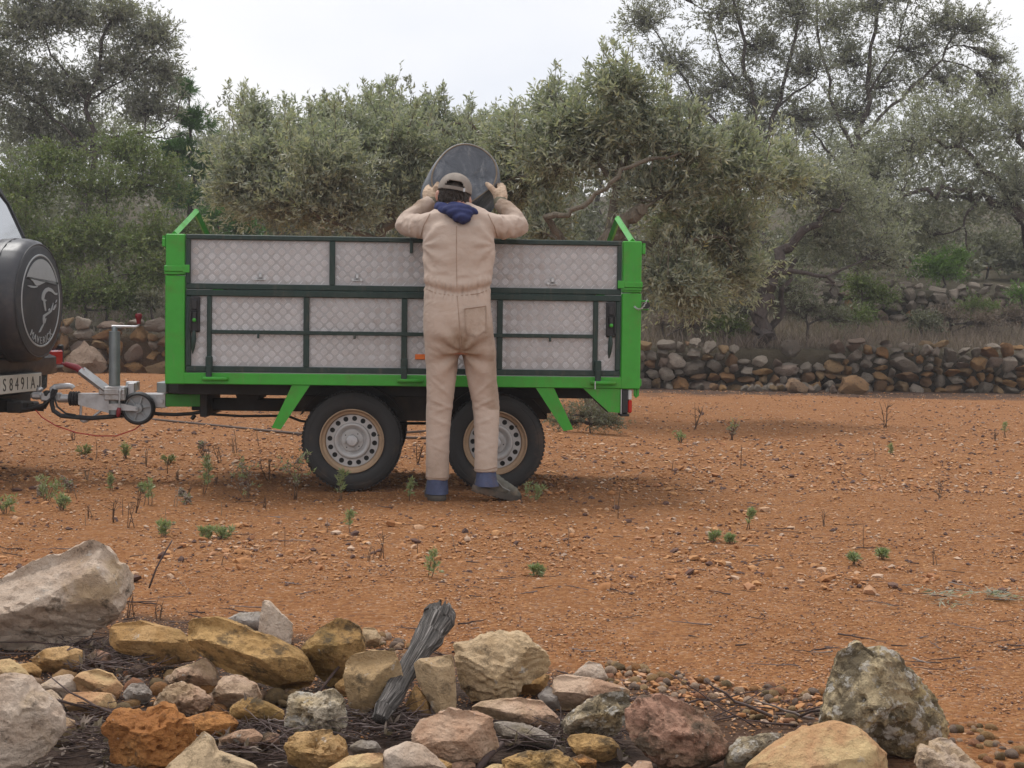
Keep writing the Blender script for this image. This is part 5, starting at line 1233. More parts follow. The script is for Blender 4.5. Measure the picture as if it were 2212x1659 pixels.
def figure(b, k=1.0, legs=True, hem=True):
    """the clothed body; k scales the thickness (the body under the suit is slimmer)"""
    loft(b, [(990, 462, 7.90, 40 * k, .070 * k), (990, 474, 7.89, 66 * k, .088 * k), (990, 490, 7.88, 76 * k, .105 * k), (991, 520, 7.87, 80 * k, .122 * k), (991, 550, 7.86, 79 * k, .128 * k), (990, 590, 7.84, 75 * k, .124 * k), (989, 615, 7.83, 73 * k, .120 * k), (988, 630, 7.825, 71 * k, .113 * k),
             (988, 650, 7.82, 72 * k, .122 * k), (989, 690, 7.81, 76 * k, .142 * k), (991, 725, 7.81, 78 * k, .150 * k), (993, 750, 7.82, 78 * k, .140 * k), (994, 765, 7.83, 74 * k, .12 * k)], 28)
    m = 397.
    for s in (-1, 1):
        sh = (931, 487) if s < 0 else (1052, 488); el = (876, 486) if s < 0 else (1119, 489); wr = (931, 437) if s < 0 else (1080, 438)
        S = Q(*sh, 7.90); E_ = Q(*el, 8.055); W_ = Q(*wr, 8.15); mid1 = S.lerp(E_, .5) + Vector((0, 0, -.006)); mid2 = E_.lerp(W_, .45) + Vector((s * .012, 0, .004))
        b.tube([Q(970 if s < 0 else 1014, 478, 7.885), S, mid1, E_], [.083 * k, .076 * k, .068 * k, .059 * k], 16)
        b.ell(E_, (.059 * k,) * 3, 14, 10)
        b.tube([E_, mid2, W_], [.058 * k, .051 * k, .042 * k], 16)
        b.tube([Q(982 if s < 0 else 1000, 455, 7.91), Q(945 if s < 0 else 1038, 470, 7.90), S], [.055 * k, .052 * k, .07 * k], 14)
    if legs:
        L1 = [(955, 735, 7.82, 41, .125), (954, 775, 7.825, 41, .112), (953, 820, 7.83, 36.5, .10), (949, 880, 7.835, 31, .09), (946, 940, 7.83, 28.5, .086), (945, 990, 7.825, 28, .082), (945, 1036, 7.82, 28.5, .082)]
        L2 = [(1032, 735, 7.82, 43, .125), (1036, 775, 7.835, 40.5, .112), (1041, 820, 7.85, 37, .10), (1051, 880, 7.87, 32.5, .09), (1051, 940, 7.84, 29.5, .084), (1050, 985, 7.80, 28, .08), (1049, 1019, 7.775, 28.5, .08)]
        kk = k if k == 1 else k * .9
        loft(b, [(x, y, d, w_ * kk, h_ * kk) for x, y, d, w_, h_ in L1], 24); loft(b, [(x, y, d, w_ * kk, h_ * kk) for x, y, d, w_, h_ in L2], 24)

# -- the suit
b = MB(); figure(b, .97); me = remesh(b, .0072, 6)
co, no = co_no(me); wco = co + MO
zw = float(P(990, 629, 7.83)[2]); xc = float(P(989, 629, 7.83)[0]); yc = 7.83
zc_ = float(P(995, 765, 7.82)[2]); zk = float(P(945, 880, 7.83)[2])
th = np.arctan2(wco[:, 1] - yc, wco[:, 0] - xc)
armx = np.abs(wco[:, 0] - xc); torso = (armx < .235) & (wco[:, 2] > zc_ - .02)
dz = wco[:, 2] - (zw - .012 + .042 * np.cos(th) ** 2)
D = np.zeros(len(co))
tz = torso.astype(float)
D += tz * (-.008 * np.exp(-(dz / .014) ** 2) + .012 * np.exp(-((dz - .035) / .028) ** 2) * sm(yc + .0, yc - .06, wco[:, 1]) + .004 * np.exp(-((dz + .05) / .05) ** 2))
gath = np.sin(th * 34 + 3 * vnoise(wco * 9, 4)) * .6 + np.sin(th * 55 + 4 * vnoise(wco * 7, 5)) * .4
D += tz * .0062 * gath * (np.exp(-((dz + .025) / .035) ** 2) + .8 * np.exp(-((dz - .028) / .024) ** 2))
# slow vertical drapes under the waist, cross folds on the back
D += tz * .006 * vnoise(np.stack([wco[:, 0] * 16, wco[:, 1] * 8, wco[:, 2] * 3.0], 1), 12) * sm(.0, -.06, dz) * sm(-.35, -.10, dz)
bk = tz * sm(.02, .10, dz)
rid = lambda v: 1 - 2 * np.abs(v)
D += bk * (.004 * fbm(np.stack([wco[:, 0] * 4.0, wco[:, 1] * 4, wco[:, 2] * 9], 1), 2, 21) + .003 * rid(vnoise(np.stack([wco[:, 0] * 5 + wco[:, 2] * 6, wco[:, 1] * 3, wco[:, 2] * 13 - wco[:, 0] * 5], 1), 23)))
# creases fanning from the armpits
for s, sx_ in ((-1, 908), (1, 1072)):
    ap = P(sx_, 530, 7.84); r_ = np.hypot(wco[:, 0] - ap[0], wco[:, 2] - ap[2]); a_ = np.arctan2(wco[:, 2] - ap[2], (wco[:, 0] - ap[0]) * -s)
    D += .0045 * np.sin(a_ * 9 + 1) * np.exp(-((r_ - .09) / .07) ** 2) * (wco[:, 1] < 7.92)
# legs: slack cloth, crosswise creases at seat, knees and calves
leg = (wco[:, 2] < zc_ + .02).astype(float)
D += leg * (.0016 * rid(vnoise(np.stack([wco[:, 0] * 9 + wco[:, 2] * 6, wco[:, 1] * 7, wco[:, 2] * 24 + wco[:, 0] * 9], 1), 31)) * (.45 + .9 * np.exp(-((wco[:, 2] - zk) / .17) ** 2)) + .003 * fbm(np.stack([wco[:, 0] * 7, wco[:, 1] * 7, wco[:, 2] * 4.5], 1), 3, 33))
cr_ = P(997, 762, 7.70); rr2 = np.hypot(wco[:, 0] - cr_[0], wco[:, 2] - cr_[2]); aa2 = np.arctan2(wco[:, 2] - cr_[2], wco[:, 0] - cr_[0])
D += .009 * np.cos(aa2 * 8) * np.exp(-((rr2 - .10) / .08) ** 2) * (wco[:, 1] < 7.83)
D -= .022 * np.exp(-((wco[:, 0] - (cr_[0] - .004)) / .016) ** 2) * np.exp(-((wco[:, 2] - cr_[2] - .07) / .10) ** 2) * (wco[:, 1] < 7.82)
# long pulls: from the crotch down the thighs, and a few crosswise breaks behind the knees
for (kx, ky, sgn) in ((948, 880, -1), (1050, 880, 1)):
    kp = P(kx, ky, 7.8); ddx = wco[:, 0] - kp[0]; ddz = wco[:, 2] - kp[2]
    for (oz, sl_, am) in ((.03, .5, .006), (-.015, -.35, .005), (-.07, .4, .005), (.12, .9, .005), (-.16, -.3, .0035), (-.22, .45, .003)):
        ln_ = ddz - oz - sl_ * ddx * sgn; D += leg * am * np.exp(-(ln_ / .011) ** 2) * np.exp(-((ddx + .02 * sgn) / .06) ** 2) * (wco[:, 1] < 7.86)
# sleeves: rings bunched round the arm
sl = sm(.20, .235, armx) * (wco[:, 2] > zw + .1)
D += sl * (.0045 * rid(vnoise(np.stack([wco[:, 0] * 22, wco[:, 1] * 14, wco[:, 2] * 16], 1), 41)) + .004 * vnoise(wco * 30, 43))
rn = np.hypot(wco[:, 0] - P(995, 440, 7.8)[0], (wco[:, 2] - P(995, 440, 7.8)[2]) * .9)
D += bk * .0035 * rid(np.sin(rn * 38 + 3.2 * fbm(wco * 5.0, 2, 61))) * sm(.22, .36, rn) * (fbm(wco * 4.5, 2, 63) > -.12)
D += .0010 * rid(fbm(np.stack([wco[:, 0] * 15 + wco[:, 2] * 8, wco[:, 1] * 12, wco[:, 2] * 26 - wco[:, 0] * 6], 1), 2, 65)) * (vnoise(wco * 6, 66) > -.15)
D += .0018 * fbm(wco * 38, 2, 51)
co = co + no * D[:, None]; set_co(me, co)
soil = np.exp(-((wco[:, 0] - cr_[0]) / .10) ** 2 - ((wco[:, 2] - cr_[2] - .04) / .10) ** 2) * (wco[:, 1] < 7.84)
pk = P(1032, 712, 7.7); soil = np.maximum(soil, .75 * np.exp(-((wco[:, 0] - pk[0]) / .09) ** 2 - ((wco[:, 2] - pk[2]) / .09) ** 2) * (wco[:, 1] < 7.84))
fa = .8 * sm(.17, .24, armx) * (wco[:, 2] > zw + .35) * sm(8.03, 8.10, wco[:, 1]); soil = np.maximum(soil, fa)
soil = np.maximum(soil, .55 * sm(.15, .20, armx) * (wco[:, 2] < zw + .02) * (wco[:, 2] > zc_ - .3)); soil = np.maximum(soil, .35 * sm(.35, .15, wco[:, 2]))
a_ = me.attributes.new('soil', 'FLOAT', 'POINT'); a_.data.foreach_set('value', soil.astype(np.float32))
me.materials.append(MATS['coverall_cloth']); suit = link('boiler_suit', me, MAN); suit.data.name = 'boiler_suit'

# seams, hems, pocket laid on the cloth
from mathutils.bvhtree import BVHTree
bvh = BVHTree.FromPolygons([v.co.copy() for v in me.vertices], [tuple(p.vertices) for p in me.polygons])
def onsuit(x, y, lift=.001):
    o = Vector((0, 0, H)) - Vector(tuple(MO)); d = Vector(tuple(ray(x, y))).normalized()
    h = bvh.ray_cast(o, d)
    return (h[0] + h[1] * lift) if h[0] is not None else None
def seam(name, pts, r=.0022, mat='seam_thread', n=26, lift=.0006):
    out = []
    for i in range(len(pts) - 1):
        for t in np.linspace(0, 1, max(3, n // (len(pts) - 1)))[:-1 if i < len(pts) - 2 else None]:
            q = onsuit(pts[i][0] * (1 - t) + pts[i + 1][0] * t, pts[i][1] * (1 - t) + pts[i + 1][1] * t, lift)
            if q is not None: out.append(q)
    if len(out) < 2: return
    sb = MB(); sb.tube(out, r, 5); return sb.build(name, mat, MAN)
seam('seam', [(986, 488), (986, 560), (987, 620)]); seam('seam', [(988, 640), (992, 700), (996, 760)])
seam('seam', [(929, 462), (915, 488), (909, 512)], .0028); seam('seam', [(1054, 462), (1068, 490), (1074, 512)], .0028)
seam('hem', [(918, 1030), (945, 1033), (971, 1031)], .003); seam('hem', [(1022, 1014), (1050, 1015), (1076, 1009)], .003)
def pocket():
    x0, x1, y0, y1 = 1003, 1048, 664, 722; nx, ny = 16, 20; V = []; okk = True
    for j in range(ny + 1):
        for i in range(nx + 1):
            u, v = i / nx, j / ny
            yb = y1 + 8 * (1 - abs(2 * u - 1)) - 4
            x = x0 + (x1 - x0) * u + 3 * v; y = y0 + 4 - 6 * u + (yb - y0) * v
            q = onsuit(x, y, .007 - .004 * (max(abs(2 * u - 1), v) > .97)); V.append(q if q is not None else Vector((0, 0, 0)))
    n0 = len(V); V2 = [q + Vector((0, .008, 0)) for q in V]
    F = [(j * (nx + 1) + i, j * (nx + 1) + i + 1, (j + 1) * (nx + 1) + i + 1, (j + 1) * (nx + 1) + i) for j in range(ny) for i in range(nx)]
    ed = [i for i in range(nx + 1)] + [j * (nx + 1) + nx for j in range(1, ny + 1)] + [ny * (nx + 1) + i for i in range(nx - 1, -1, -1)] + [j * (nx + 1) for j in range(ny - 1, 0, -1)]
    allv = V + V2; F += [(ed[k], n0 + ed[k], n0 + ed[(k + 1) % len(ed)], ed[(k + 1) % len(ed)]) for k in range(len(ed))]
    mb = MB(); mb.add(allv, F); o = mb.build('back_pocket', 'coverall_cloth', MAN, sharp=60)
    a = o.data.attributes.new('soil', 'FLOAT', 'POINT'); a.data.foreach_set('value', np.clip(RNG.normal(.45, .05, len(o.data.vertices)), 0, 1).astype(np.float32))
pocket()
seam('seam', [(1003, 668), (1025, 665), (1048, 662)], .0028, lift=.008)
seam('seam', [(1003, 668), (1005, 700), (1008, 722), (1030, 730), (1048, 716), (1049, 690), (1048, 662)], .0018, lift=.008)
seam('seam', [(916, 622), (940, 633), (988, 640), (1035, 634), (1060, 624)], .0022)
seam('seam', [(1064, 660), (1072, 740), (1078, 830), (1081, 900), (1079, 980)], .0022)

# -- body under the clothes: one continuous mesh with head, face and ears
HC = Q(981, 421, 7.985); HT = Matrix.Rotation(math.radians(9), 4, 'Y') @ Matrix.Rotation(math.radians(-4), 4, 'X')       # head a little tilted to the right
def hp(x, y, z): return HC + (HT @ Vector((x, y, z)))
b = MB(); figure(b, .80, True)
b.ell(HC, (.074, .092, .098), 24, 18, HT.to_3x3().to_4x4())
b.ell(hp(0, .035, -.055), (.058, .062, .062), 18, 12); b.ell(hp(0, .055, -.085), (.036, .036, .03), 14, 10)
b.tube([hp(0, .084, .005), hp(0, .108, -.025), hp(0, .112, -.034), hp(0, .09, -.042)], [.011, .014, .015, .010], 10)
b.tube([hp(-.022, .090, -.066), hp(0, .098, -.064), hp(.022, .090, -.066)], [.006, .008, .006], 8)
for s in (-1, 1):
    b.ell(hp(s * .087, -.004, -.022), (.016, .022, .036), 12, 10, Matrix.Rotation(s * .35, 4, 'Z')); b.ell(hp(s * .030, .086, .018), (.022, .012, .008), 10, 8)
b.tube([Q(985, 470, 7.90), Q(983, 440, 7.95), hp(0, -.01, -.05)], [.065, .058, .060], 18)
for (fx, fy, fd, s) in ((945, 1062, 7.82, -1), (1052, 1050, 7.79, 1)):
    b.tube([Q(fx, fy - 60, fd), Q(fx, fy, fd)], [.05, .045], 12)
me = remesh(b, .011, 2); me.materials.append(MATS['skin']); body_o = link('body', me, MAN)
for s in (-1, 1):
    part('eye', MAN, 'eye_white', lambda b: b.ell(hp(s * .030, .084, .006), (.013, .012, .011), 12, 8))

# -- hair, cap, hood
def hairshell(b):
    n, m = 36, 22; V = []
    for j in range(m + 1):
        ph = math.radians(20 + 100 * j / m)
        for i in range(n + 1):
            a = math.radians(-172 + 164 * i / n)     # back of the head
            V.append(hp(.081 * math.sin(ph) * math.cos(a), .099 * math.sin(ph) * math.sin(a), .104 * math.cos(ph)) + Vector((0, 0, -.006 * j / m)))
    V = [q + Vector((vnoise(np.array([[q.x * 60, q.y * 60, q.z * 25]]), 3)[0], vnoise(np.array([[q.x * 60, q.y * 60 + 9, q.z * 25]]), 5)[0], 0)) * .0035 for q in V]
    b.add(V, [(j * (n + 1) + i, j * (n + 1) + i + 1, (j + 1) * (n + 1) + i + 1, (j + 1) * (n + 1) + i) for j in range(m) for i in range(n)])
    rg = np.random.default_rng(5)
    for k in range(330):
        a = math.radians(rg.uniform(-170, -10)); ph = math.radians(rg.uniform(62, 118)); q0 = hp(.080 * math.sin(ph) * math.cos(a), .098 * math.sin(ph) * math.sin(a), .103 * math.cos(ph))
        out = (HT @ Vector((math.cos(a), math.sin(a), 0))); side = Vector((-out.y, out.x, 0)) * rg.normal(0, .5)
        L_ = rg.uniform(.018, .042); d = (Vector((0, 0, -1)) + out * .35 + side).normalized()
        q1 = q0 + d * L_ * .6 + out * .004; q2 = q0 + d * L_ + Vector((0, 0, -.006)) - out * .004
        b.tube([q0, q1, q2], [.0028, .0022, .0004], 4, caps=False)
part('hair', MAN, 'hair', hairshell)
def capmesh(b):
    n, m = 60, 22; V = []; F = []; idx = {}
    for j in range(m + 1):
        for i in range(n):
            a = 2 * math.pi * i / n; ph = math.radians(3 + 91 * j / m)
            r = 1 + .012 * math.cos(6 * a) * math.sin(ph)
            idx[(i, j)] = len(V); V.append(hp(.0905 * r * math.sin(ph) * math.cos(a), .109 * r * math.sin(ph) * math.sin(a) - .002, .020 + .098 * math.cos(ph) ** .85 if ph < math.pi / 2 else .020 - .09 * (ph - math.pi / 2)))
    def hole(i, j):
        a = (2 * math.pi * (i + .5) / n - 1.5 * math.pi); x = math.atan2(math.sin(a), math.cos(a)) / math.radians(34); y = (m - j - 2.9) / 4.1
        return 0 <= y + .0 and x * x + (max(0, y)) ** 2 < 1
    for j in range(m):
        for i in range(n):
            if hole(i, j): continue
            F.append((idx[(i, j)], idx[((i + 1) % n, j)], idx[((i + 1) % n, j + 1)], idx[(i, j + 1)]))
    F.append(tuple(idx[(i, 0)] for i in range(n)))
    b.add(V, F)
cap = part('cap', MAN, 'cap_cloth', capmesh, sharp=60)
sm_ = cap.modifiers.new('thickness', 'SOLIDIFY'); sm_.thickness = .0035; sm_.offset = 1
def brim(b):
    V = []
    for j in range(6):
        for i in range(15):
            a = math.radians(20 + 140 * i / 14); r = 1 + .75 * j / 5 * math.sin(a) ** .7
            V.append(hp(.089 * r ** .35 * math.cos(a), .107 * r * math.sin(a), .020 - .016 * (r - 1) - .012 * math.cos(a) ** 2))
    n = len(V); V += [q + Vector((0, 0, -.004)) for q in V]
    F = [(j * 15 + i, j * 15 + i + 1, (j + 1) * 15 + i + 1, (j + 1) * 15 + i) for j in range(5) for i in range(14)]
    F += [tuple(n + k for k in f[::-1]) for f in F]; b.add(V, F)
part('cap_brim', cap, 'cap_cloth', brim)
part('cap_button', cap, 'cap_cloth', lambda b: b.ell(hp(0, -.002, .119), (.007, .007, .004), 10, 6))
def strapf(b):
    pts = [hp(.0935 * math.cos(math.radians(a)), .112 * math.sin(math.radians(a)) - .002, .021) for a in np.linspace(228, 312, 13)]
    V = [q + Vector((0, 0, .0085)) for q in pts] + [q - Vector((0, 0, .0085)) for q in pts]; n = len(pts)
    V += [q + Vector((0, -.003, 0)) for q in V]; m2 = 2 * n
    F = [(i, i + 1, n + i + 1, n + i) for i in range(n - 1)] + [(m2 + i, m2 + n + i, m2 + n + i + 1, m2 + i + 1) for i in range(n - 1)] + [(i, m2 + i, m2 + i + 1, i + 1) for i in range(n - 1)] + [(n + i, n + i + 1, m2 + n + i + 1, m2 + n + i) for i in range(n - 1)]
    b.add(V, F)
part('cap_strap', cap, 'cap_cloth', strapf)
part('strap_buckle', cap, 'zinc', lambda b: b.box(-.006, .006, -.003, .003, -.010, .010, .001, M=Matrix.Translation(hp(.093 * math.cos(math.radians(306)), .114 * math.sin(math.radians(306)) - .004, .021)) @ HT))
b = MB()
b.tube([Q(984 + 34 * math.cos(a), 452 - 4 * math.sin(a) + 4 * math.cos(a), 7.93 + .085 * math.sin(a)) for a in np.linspace(0, 2 * math.pi, 25)], .034, 12, caps=False)
for (x, y, d, rx, ry, rz) in ((985, 447, 7.85, .062, .040, .030), (989, 454, 7.825, .092, .05, .034), (993, 462, 7.80, .076, .05, .034), (997, 470, 7.775, .052, .042, .030), (1000, 477, 7.765, .028, .034, .022), (958, 455, 7.86, .034, .04, .03), (1020, 459, 7.85, .036, .04, .028)):
    b.ell(Q(x, y, d), (rx, ry, rz), 18, 12)
me = remesh(b, .006, 4); co, no = co_no(me); w2 = co + MO
hx = w2[:, 0] - float(P(992, 460, 7.83)[0]); hz = w2[:, 2]
co += no * (.0030 * np.sin((hz * 95 + np.abs(hx) * 45 + 2.6 * vnoise(w2 * 12, 3)))[:, None] * sm(7.95, 7.86, w2[:, 1])[:, None] + .003 * vnoise(w2 * 40, 6)[:, None]); set_co(me, co)
me.materials.append(MATS['navy_cloth']); link('hood', me, MAN)

# -- trouser cuffs and boots
def cuff(b, top, bot, r0, r1):
    n, m = 28, 8; V = []
    for j in range(m + 1):
        t = j / m; c = top.lerp(bot, t)
        for k in range(n):
            a = 2 * math.pi * k / n; r = (r0 + (r1 - r0) * t) * (1 + .025 * math.sin(3 * a + 4 * t) + .02 * math.sin(7 * a + 9 * t)); V.append((c.x + r * math.cos(a), c.y + r * 1.22 * math.sin(a), c.z))
    b.add(V, [(j * n + k, j * n + (k + 1) % n, (j + 1) * n + (k + 1) % n, (j + 1) * n + k) for j in range(m) for k in range(n)] + [tuple(range(n))])
part('trouser_cuff', MAN, 'blue_denim', lambda b: cuff(b, Q(945, 1015, 7.822), Q(944, 1066, 7.815), .052, .063), sharp=80)
part('trouser_cuff', MAN, 'blue_denim', lambda b: cuff(b, Q(1049, 1008, 7.778), Q(1052, 1049, 7.77), .046, .067), sharp=80)
def boot(M, shade):
    """boot along +Y (toe), heel at the origin, sole on z=0"""
    b = MB()
    def sec(y, hw, z0, z1):
        return [(hw * math.copysign(abs(math.cos(a)) ** .75, math.cos(a)), y, (z0 + z1) / 2 + (z1 - z0) / 2 * math.copysign(abs(math.sin(a)) ** .8, math.sin(a))) for a in np.linspace(0, 2 * math.pi, 20, endpoint=False)]
    rows = [sec(-.030, .018, .03, .07), sec(-.022, .034, .012, .10), sec(0, .040, .010, .125), sec(.05, .041, .010, .128), (sec(.085, .042, .010, .112)), sec(.12, .043, .010, .095), sec(.165, .046, .010, .080), sec(.205, .046, .010, .072), sec(.235, .034, .012, .056), sec(.248, .018, .018, .042)]
    V = [q for r_ in rows for q in r_]; n = 20
    F = [(i * n + k, i * n + (k + 1) % n, (i + 1) * n + (k + 1) % n, (i + 1) * n + k) for i in range(len(rows) - 1) for k in range(n)] + [tuple(range(n)), tuple((len(rows) - 1) * n + k for k in range(n - 1, -1, -1))]
    b.add(V, F); me = remesh(b, .006, 3); co, no = co_no(me); co += no * (.003 * vnoise(co * 45, 8) + .004 * rid(vnoise(co * [18, 40, 18], 4)) * sm(.05, .10, co[:, 1]))[:, None]
    me.materials.append(MATS['boot_leather']); set_co(me, co); me.transform(M); o = link('boot', me, MAN)
    s = MB(); out = [(-.032, -.026), (-.044, .0), (-.044, .06), (-.040, .10), (-.050, .165), (-.049, .205), (-.038, .240), (-.018, .256), (.018, .256), (.038, .240), (.049, .205), (.050, .165), (.040, .10), (.044, .06), (.044, 0), (.032, -.026), (.014, -.037), (-.014, -.037)]
    nn = len(out); V = []
    for (z, k) in ((-.006, .97), (.004, 1.0), (.018, 1.02), (.026, 1.0)): V += [(x * k, (y - .1) * k + .1, z + (.006 if y > .22 else 0)) for x, y in out]
    s.add(V, [(j * nn + k, j * nn + (k + 1) % nn, (j + 1) * nn + (k + 1) % nn, (j + 1) * nn + k) for j in range(3) for k in range(nn)] + [tuple(range(nn)), tuple(3 * nn + k for k in range(nn - 1, -1, -1))])
    for y in np.linspace(-.02, .24, 12): 
        if not .055 < y < .085: s.box(-.040, .040, y - .006, y + .006, -.012, -.0055, .002)
    so = s.build('sole', 'boot_sole', o, sharp=40); so.data.transform(M)
    t = MB()
    for sx in (-1, 1): t.tube([(sx * .030, -.022, .055), (sx * .044, .01, .050), (sx * .046, .06, .085), (sx * .045, .11, .055), (sx * .047, .16, .045)], .0035, 6)
    tr_ = t.build('boot_trim', 'boot_trim', o); tr_.data.transform(M)
    return o
lh = Q(944, 1086, 7.785); boot(Matrix.Translation((lh.x, lh.y, .008)) @ Matrix.Rotation(.12, 4, 'Z') @ Matrix.Scale(1.12, 4), 0)
hk = Q(1034, 1068, 7.755)                           # heel of the right boot, lifted, toe turned out on the ground
Mr = Matrix.Translation((hk.x, hk.y, .066)) @ Matrix.Rotation(math.radians(-62), 4, 'Z') @ Matrix.Rotation(math.radians(-15), 4, 'X') @ Matrix.Rotation(math.radians(5), 4, 'Y')
boot(Mr, 1)

# -- gloved hands holding the tub: palm, four fingers round the outside, thumb on the bottom
def hand(s):
    b = MB()
    if s < 0: W_, K, T1, T2, F0 = (929, 437, 8.15), (927, 417, 8.185), (938, 412, 8.175), (945, 397, 8.185), [(933, 405), (927, 404), (922, 407), (919, 413)]
    else: W_, K, T1, T2, F0 = (1081, 437, 8.15), (1081, 417, 8.185), (1066, 411, 8.17), (1052, 397, 8.18), [(1079, 404), (1084, 401), (1088, 405), (1089, 412)]
    b.tube([Q(*W_), Q(W_[0], W_[1] - 10, 8.165), Q(*K)], [.034, .040, .040], 14)
    b.ell(Q(K[0] - s * 0, K[1] + 2, 8.185), (.036, .026, .040), 14, 10)
    b.tube([Q(K[0] - s * 4, K[1] + 10, 8.165), Q(*T1), Q((T1[0] + T2[0]) / 2 + (1 if s < 0 else -1), (T1[1] + T2[1]) / 2 - 1, 8.165), Q(*T2)], [.022, .0185, .0155, .0115], 12)
    b.ell(Q(*T2), (.0115,) * 3, 10, 8)
    tips = []
    for k, (x, y) in enumerate(F0):
        L_ = (.066, .076, .072, .056)[k]; kx = (K[0] + (x - K[0]) * .55); ky = K[1] + (y - K[1]) * .55
        p0 = Q(kx, ky, 8.185); p1 = Q(x, y, 8.215); d = Vector((s * -.10, .95, .25 - .16 * k)).normalized()
        p2 = p1 + d * L_ * .5 + Vector((-s * .004, 0, .004)); p3 = p2 + Vector((-s * .35, .8, .05 - .1 * k)).normalized() * L_ * .45
        b.tube([p0, p1, p2, p3], [.0145, .0135, .012, .0095], 10); b.ell(p3, (.0095,) * 3, 8, 6); b.ell(p1, (.0145,) * 3, 10, 8)
    me = remesh(b, .0034, 2); co, no = co_no(me); co += no * (.0022 * rid(vnoise(co * [70, 60, 90], 7)))[:, None] * .8; set_co(me, co)
    me.materials.append(MATS['glove_cloth']); o = link('glove', me, MAN)
    c = MB(); w0 = Q(W_[0], W_[1] + 7, 8.14); w1 = Q(W_[0] - s * 0, W_[1] - 5, 8.158)
    c.tube([w0, w0.lerp(w1, .5), w1, w1 + (w1 - w0) * .15], [.036, .0385, .0375, .034], 18); c.build('glove_cuff', 'glove_cuff', o, sharp=70)
hand(-1); hand(1)

# ================================================================== RUBBER TUB
TB = P(1003, 379, 8.215)
tub = empty('rubber_tub', tuple(TB), 0, 'black flexible rubber tub held up bottom first in the man\'s gloved hands', 'tub')
ax = Vector((-.06, .97, -.22)).normalized(); Zq = ax.to_track_quat('Z', 'Y').to_matrix().to_4x4()
def tubmesh(b, prof, n=96):
    V = []; F = []
    for j, (r, h) in enumerate(prof):
        r = r * 1.045
        for k in range(n):
            a = 2 * math.pi * k / n; q = Zq @ Vector((r * math.cos(a), r * math.sin(a), h))
            up = q.z / .19; 
            # soft walls: squeezed by the hands, sagging below
            q.x *= 1.0 - .07 * max(0, up) ** 1.5 + .03 * max(0, -up); q.z *= 1.02 if up > 0 else .93
            q.x += .012 * math.sin(q.z * 14) ; q.y += .016 * vnoise(np.array([[q.x * 7, q.z * 7, 2.]]), 5)[0]
            if q.x > .02 and q.z < -.06: q.z += .30 * max(0, q.x - .02) * min(1, (-.06 - q.z) / .08) ; 
            V.append(q)
    m = len(prof); F = [(j * n + k, j * n + (k + 1) % n, (j + 1) * n + (k + 1) % n, (j + 1) * n + k) for j in range(m - 1) for k in range(n)]
    if prof[0][0] < .004: pass
    b.add(V, F)
pr = [(.002, .003), (.05, .003), (.10, .002), (.14, .001), (.160, .000), (.170, -.001), (.177, .001), (.183, .008), (.187, .018), (.195, .06), (.203, .12), (.211, .20), (.218, .28), (.222, .32), (.226, .322), (.226, .332), (.219, .333), (.214, .32), (.206, .20), (.189, .03), (.16, .012), (.002, .012)]
tb = part('tub_body', tub, 'tub_rubber', lambda b: tubmesh(b, pr), sharp=70)
part('tub_seam', tub, 'tub_seam', lambda b: tubmesh(b, [(.1745 + .0045 * math.cos(a), -.0005 + .0045 * math.sin(a)) for a in np.linspace(0, 2 * math.pi, 9)]), sharp=70)
part('tub_seam', tub, 'tub_seam', lambda b: [b.tube([Zq @ Vector(((.183 + .043 * t) * math.cos(2.75), (.183 + .043 * t) * math.sin(2.75), .01 + .3 * t)) for t in np.linspace(0, 1, 8)], .003, 6)])
for a in (0.1, math.pi + .1):
    part('tub_handle', tub, 'black_rubber', lambda b: b.tube([Zq @ Vector((.224 * math.cos(a + t), .224 * math.sin(a + t), .325 + .09 * math.sin((t + .28) / .56 * math.pi))) for t in np.linspace(-.28, .28, 12)], .010, 8))
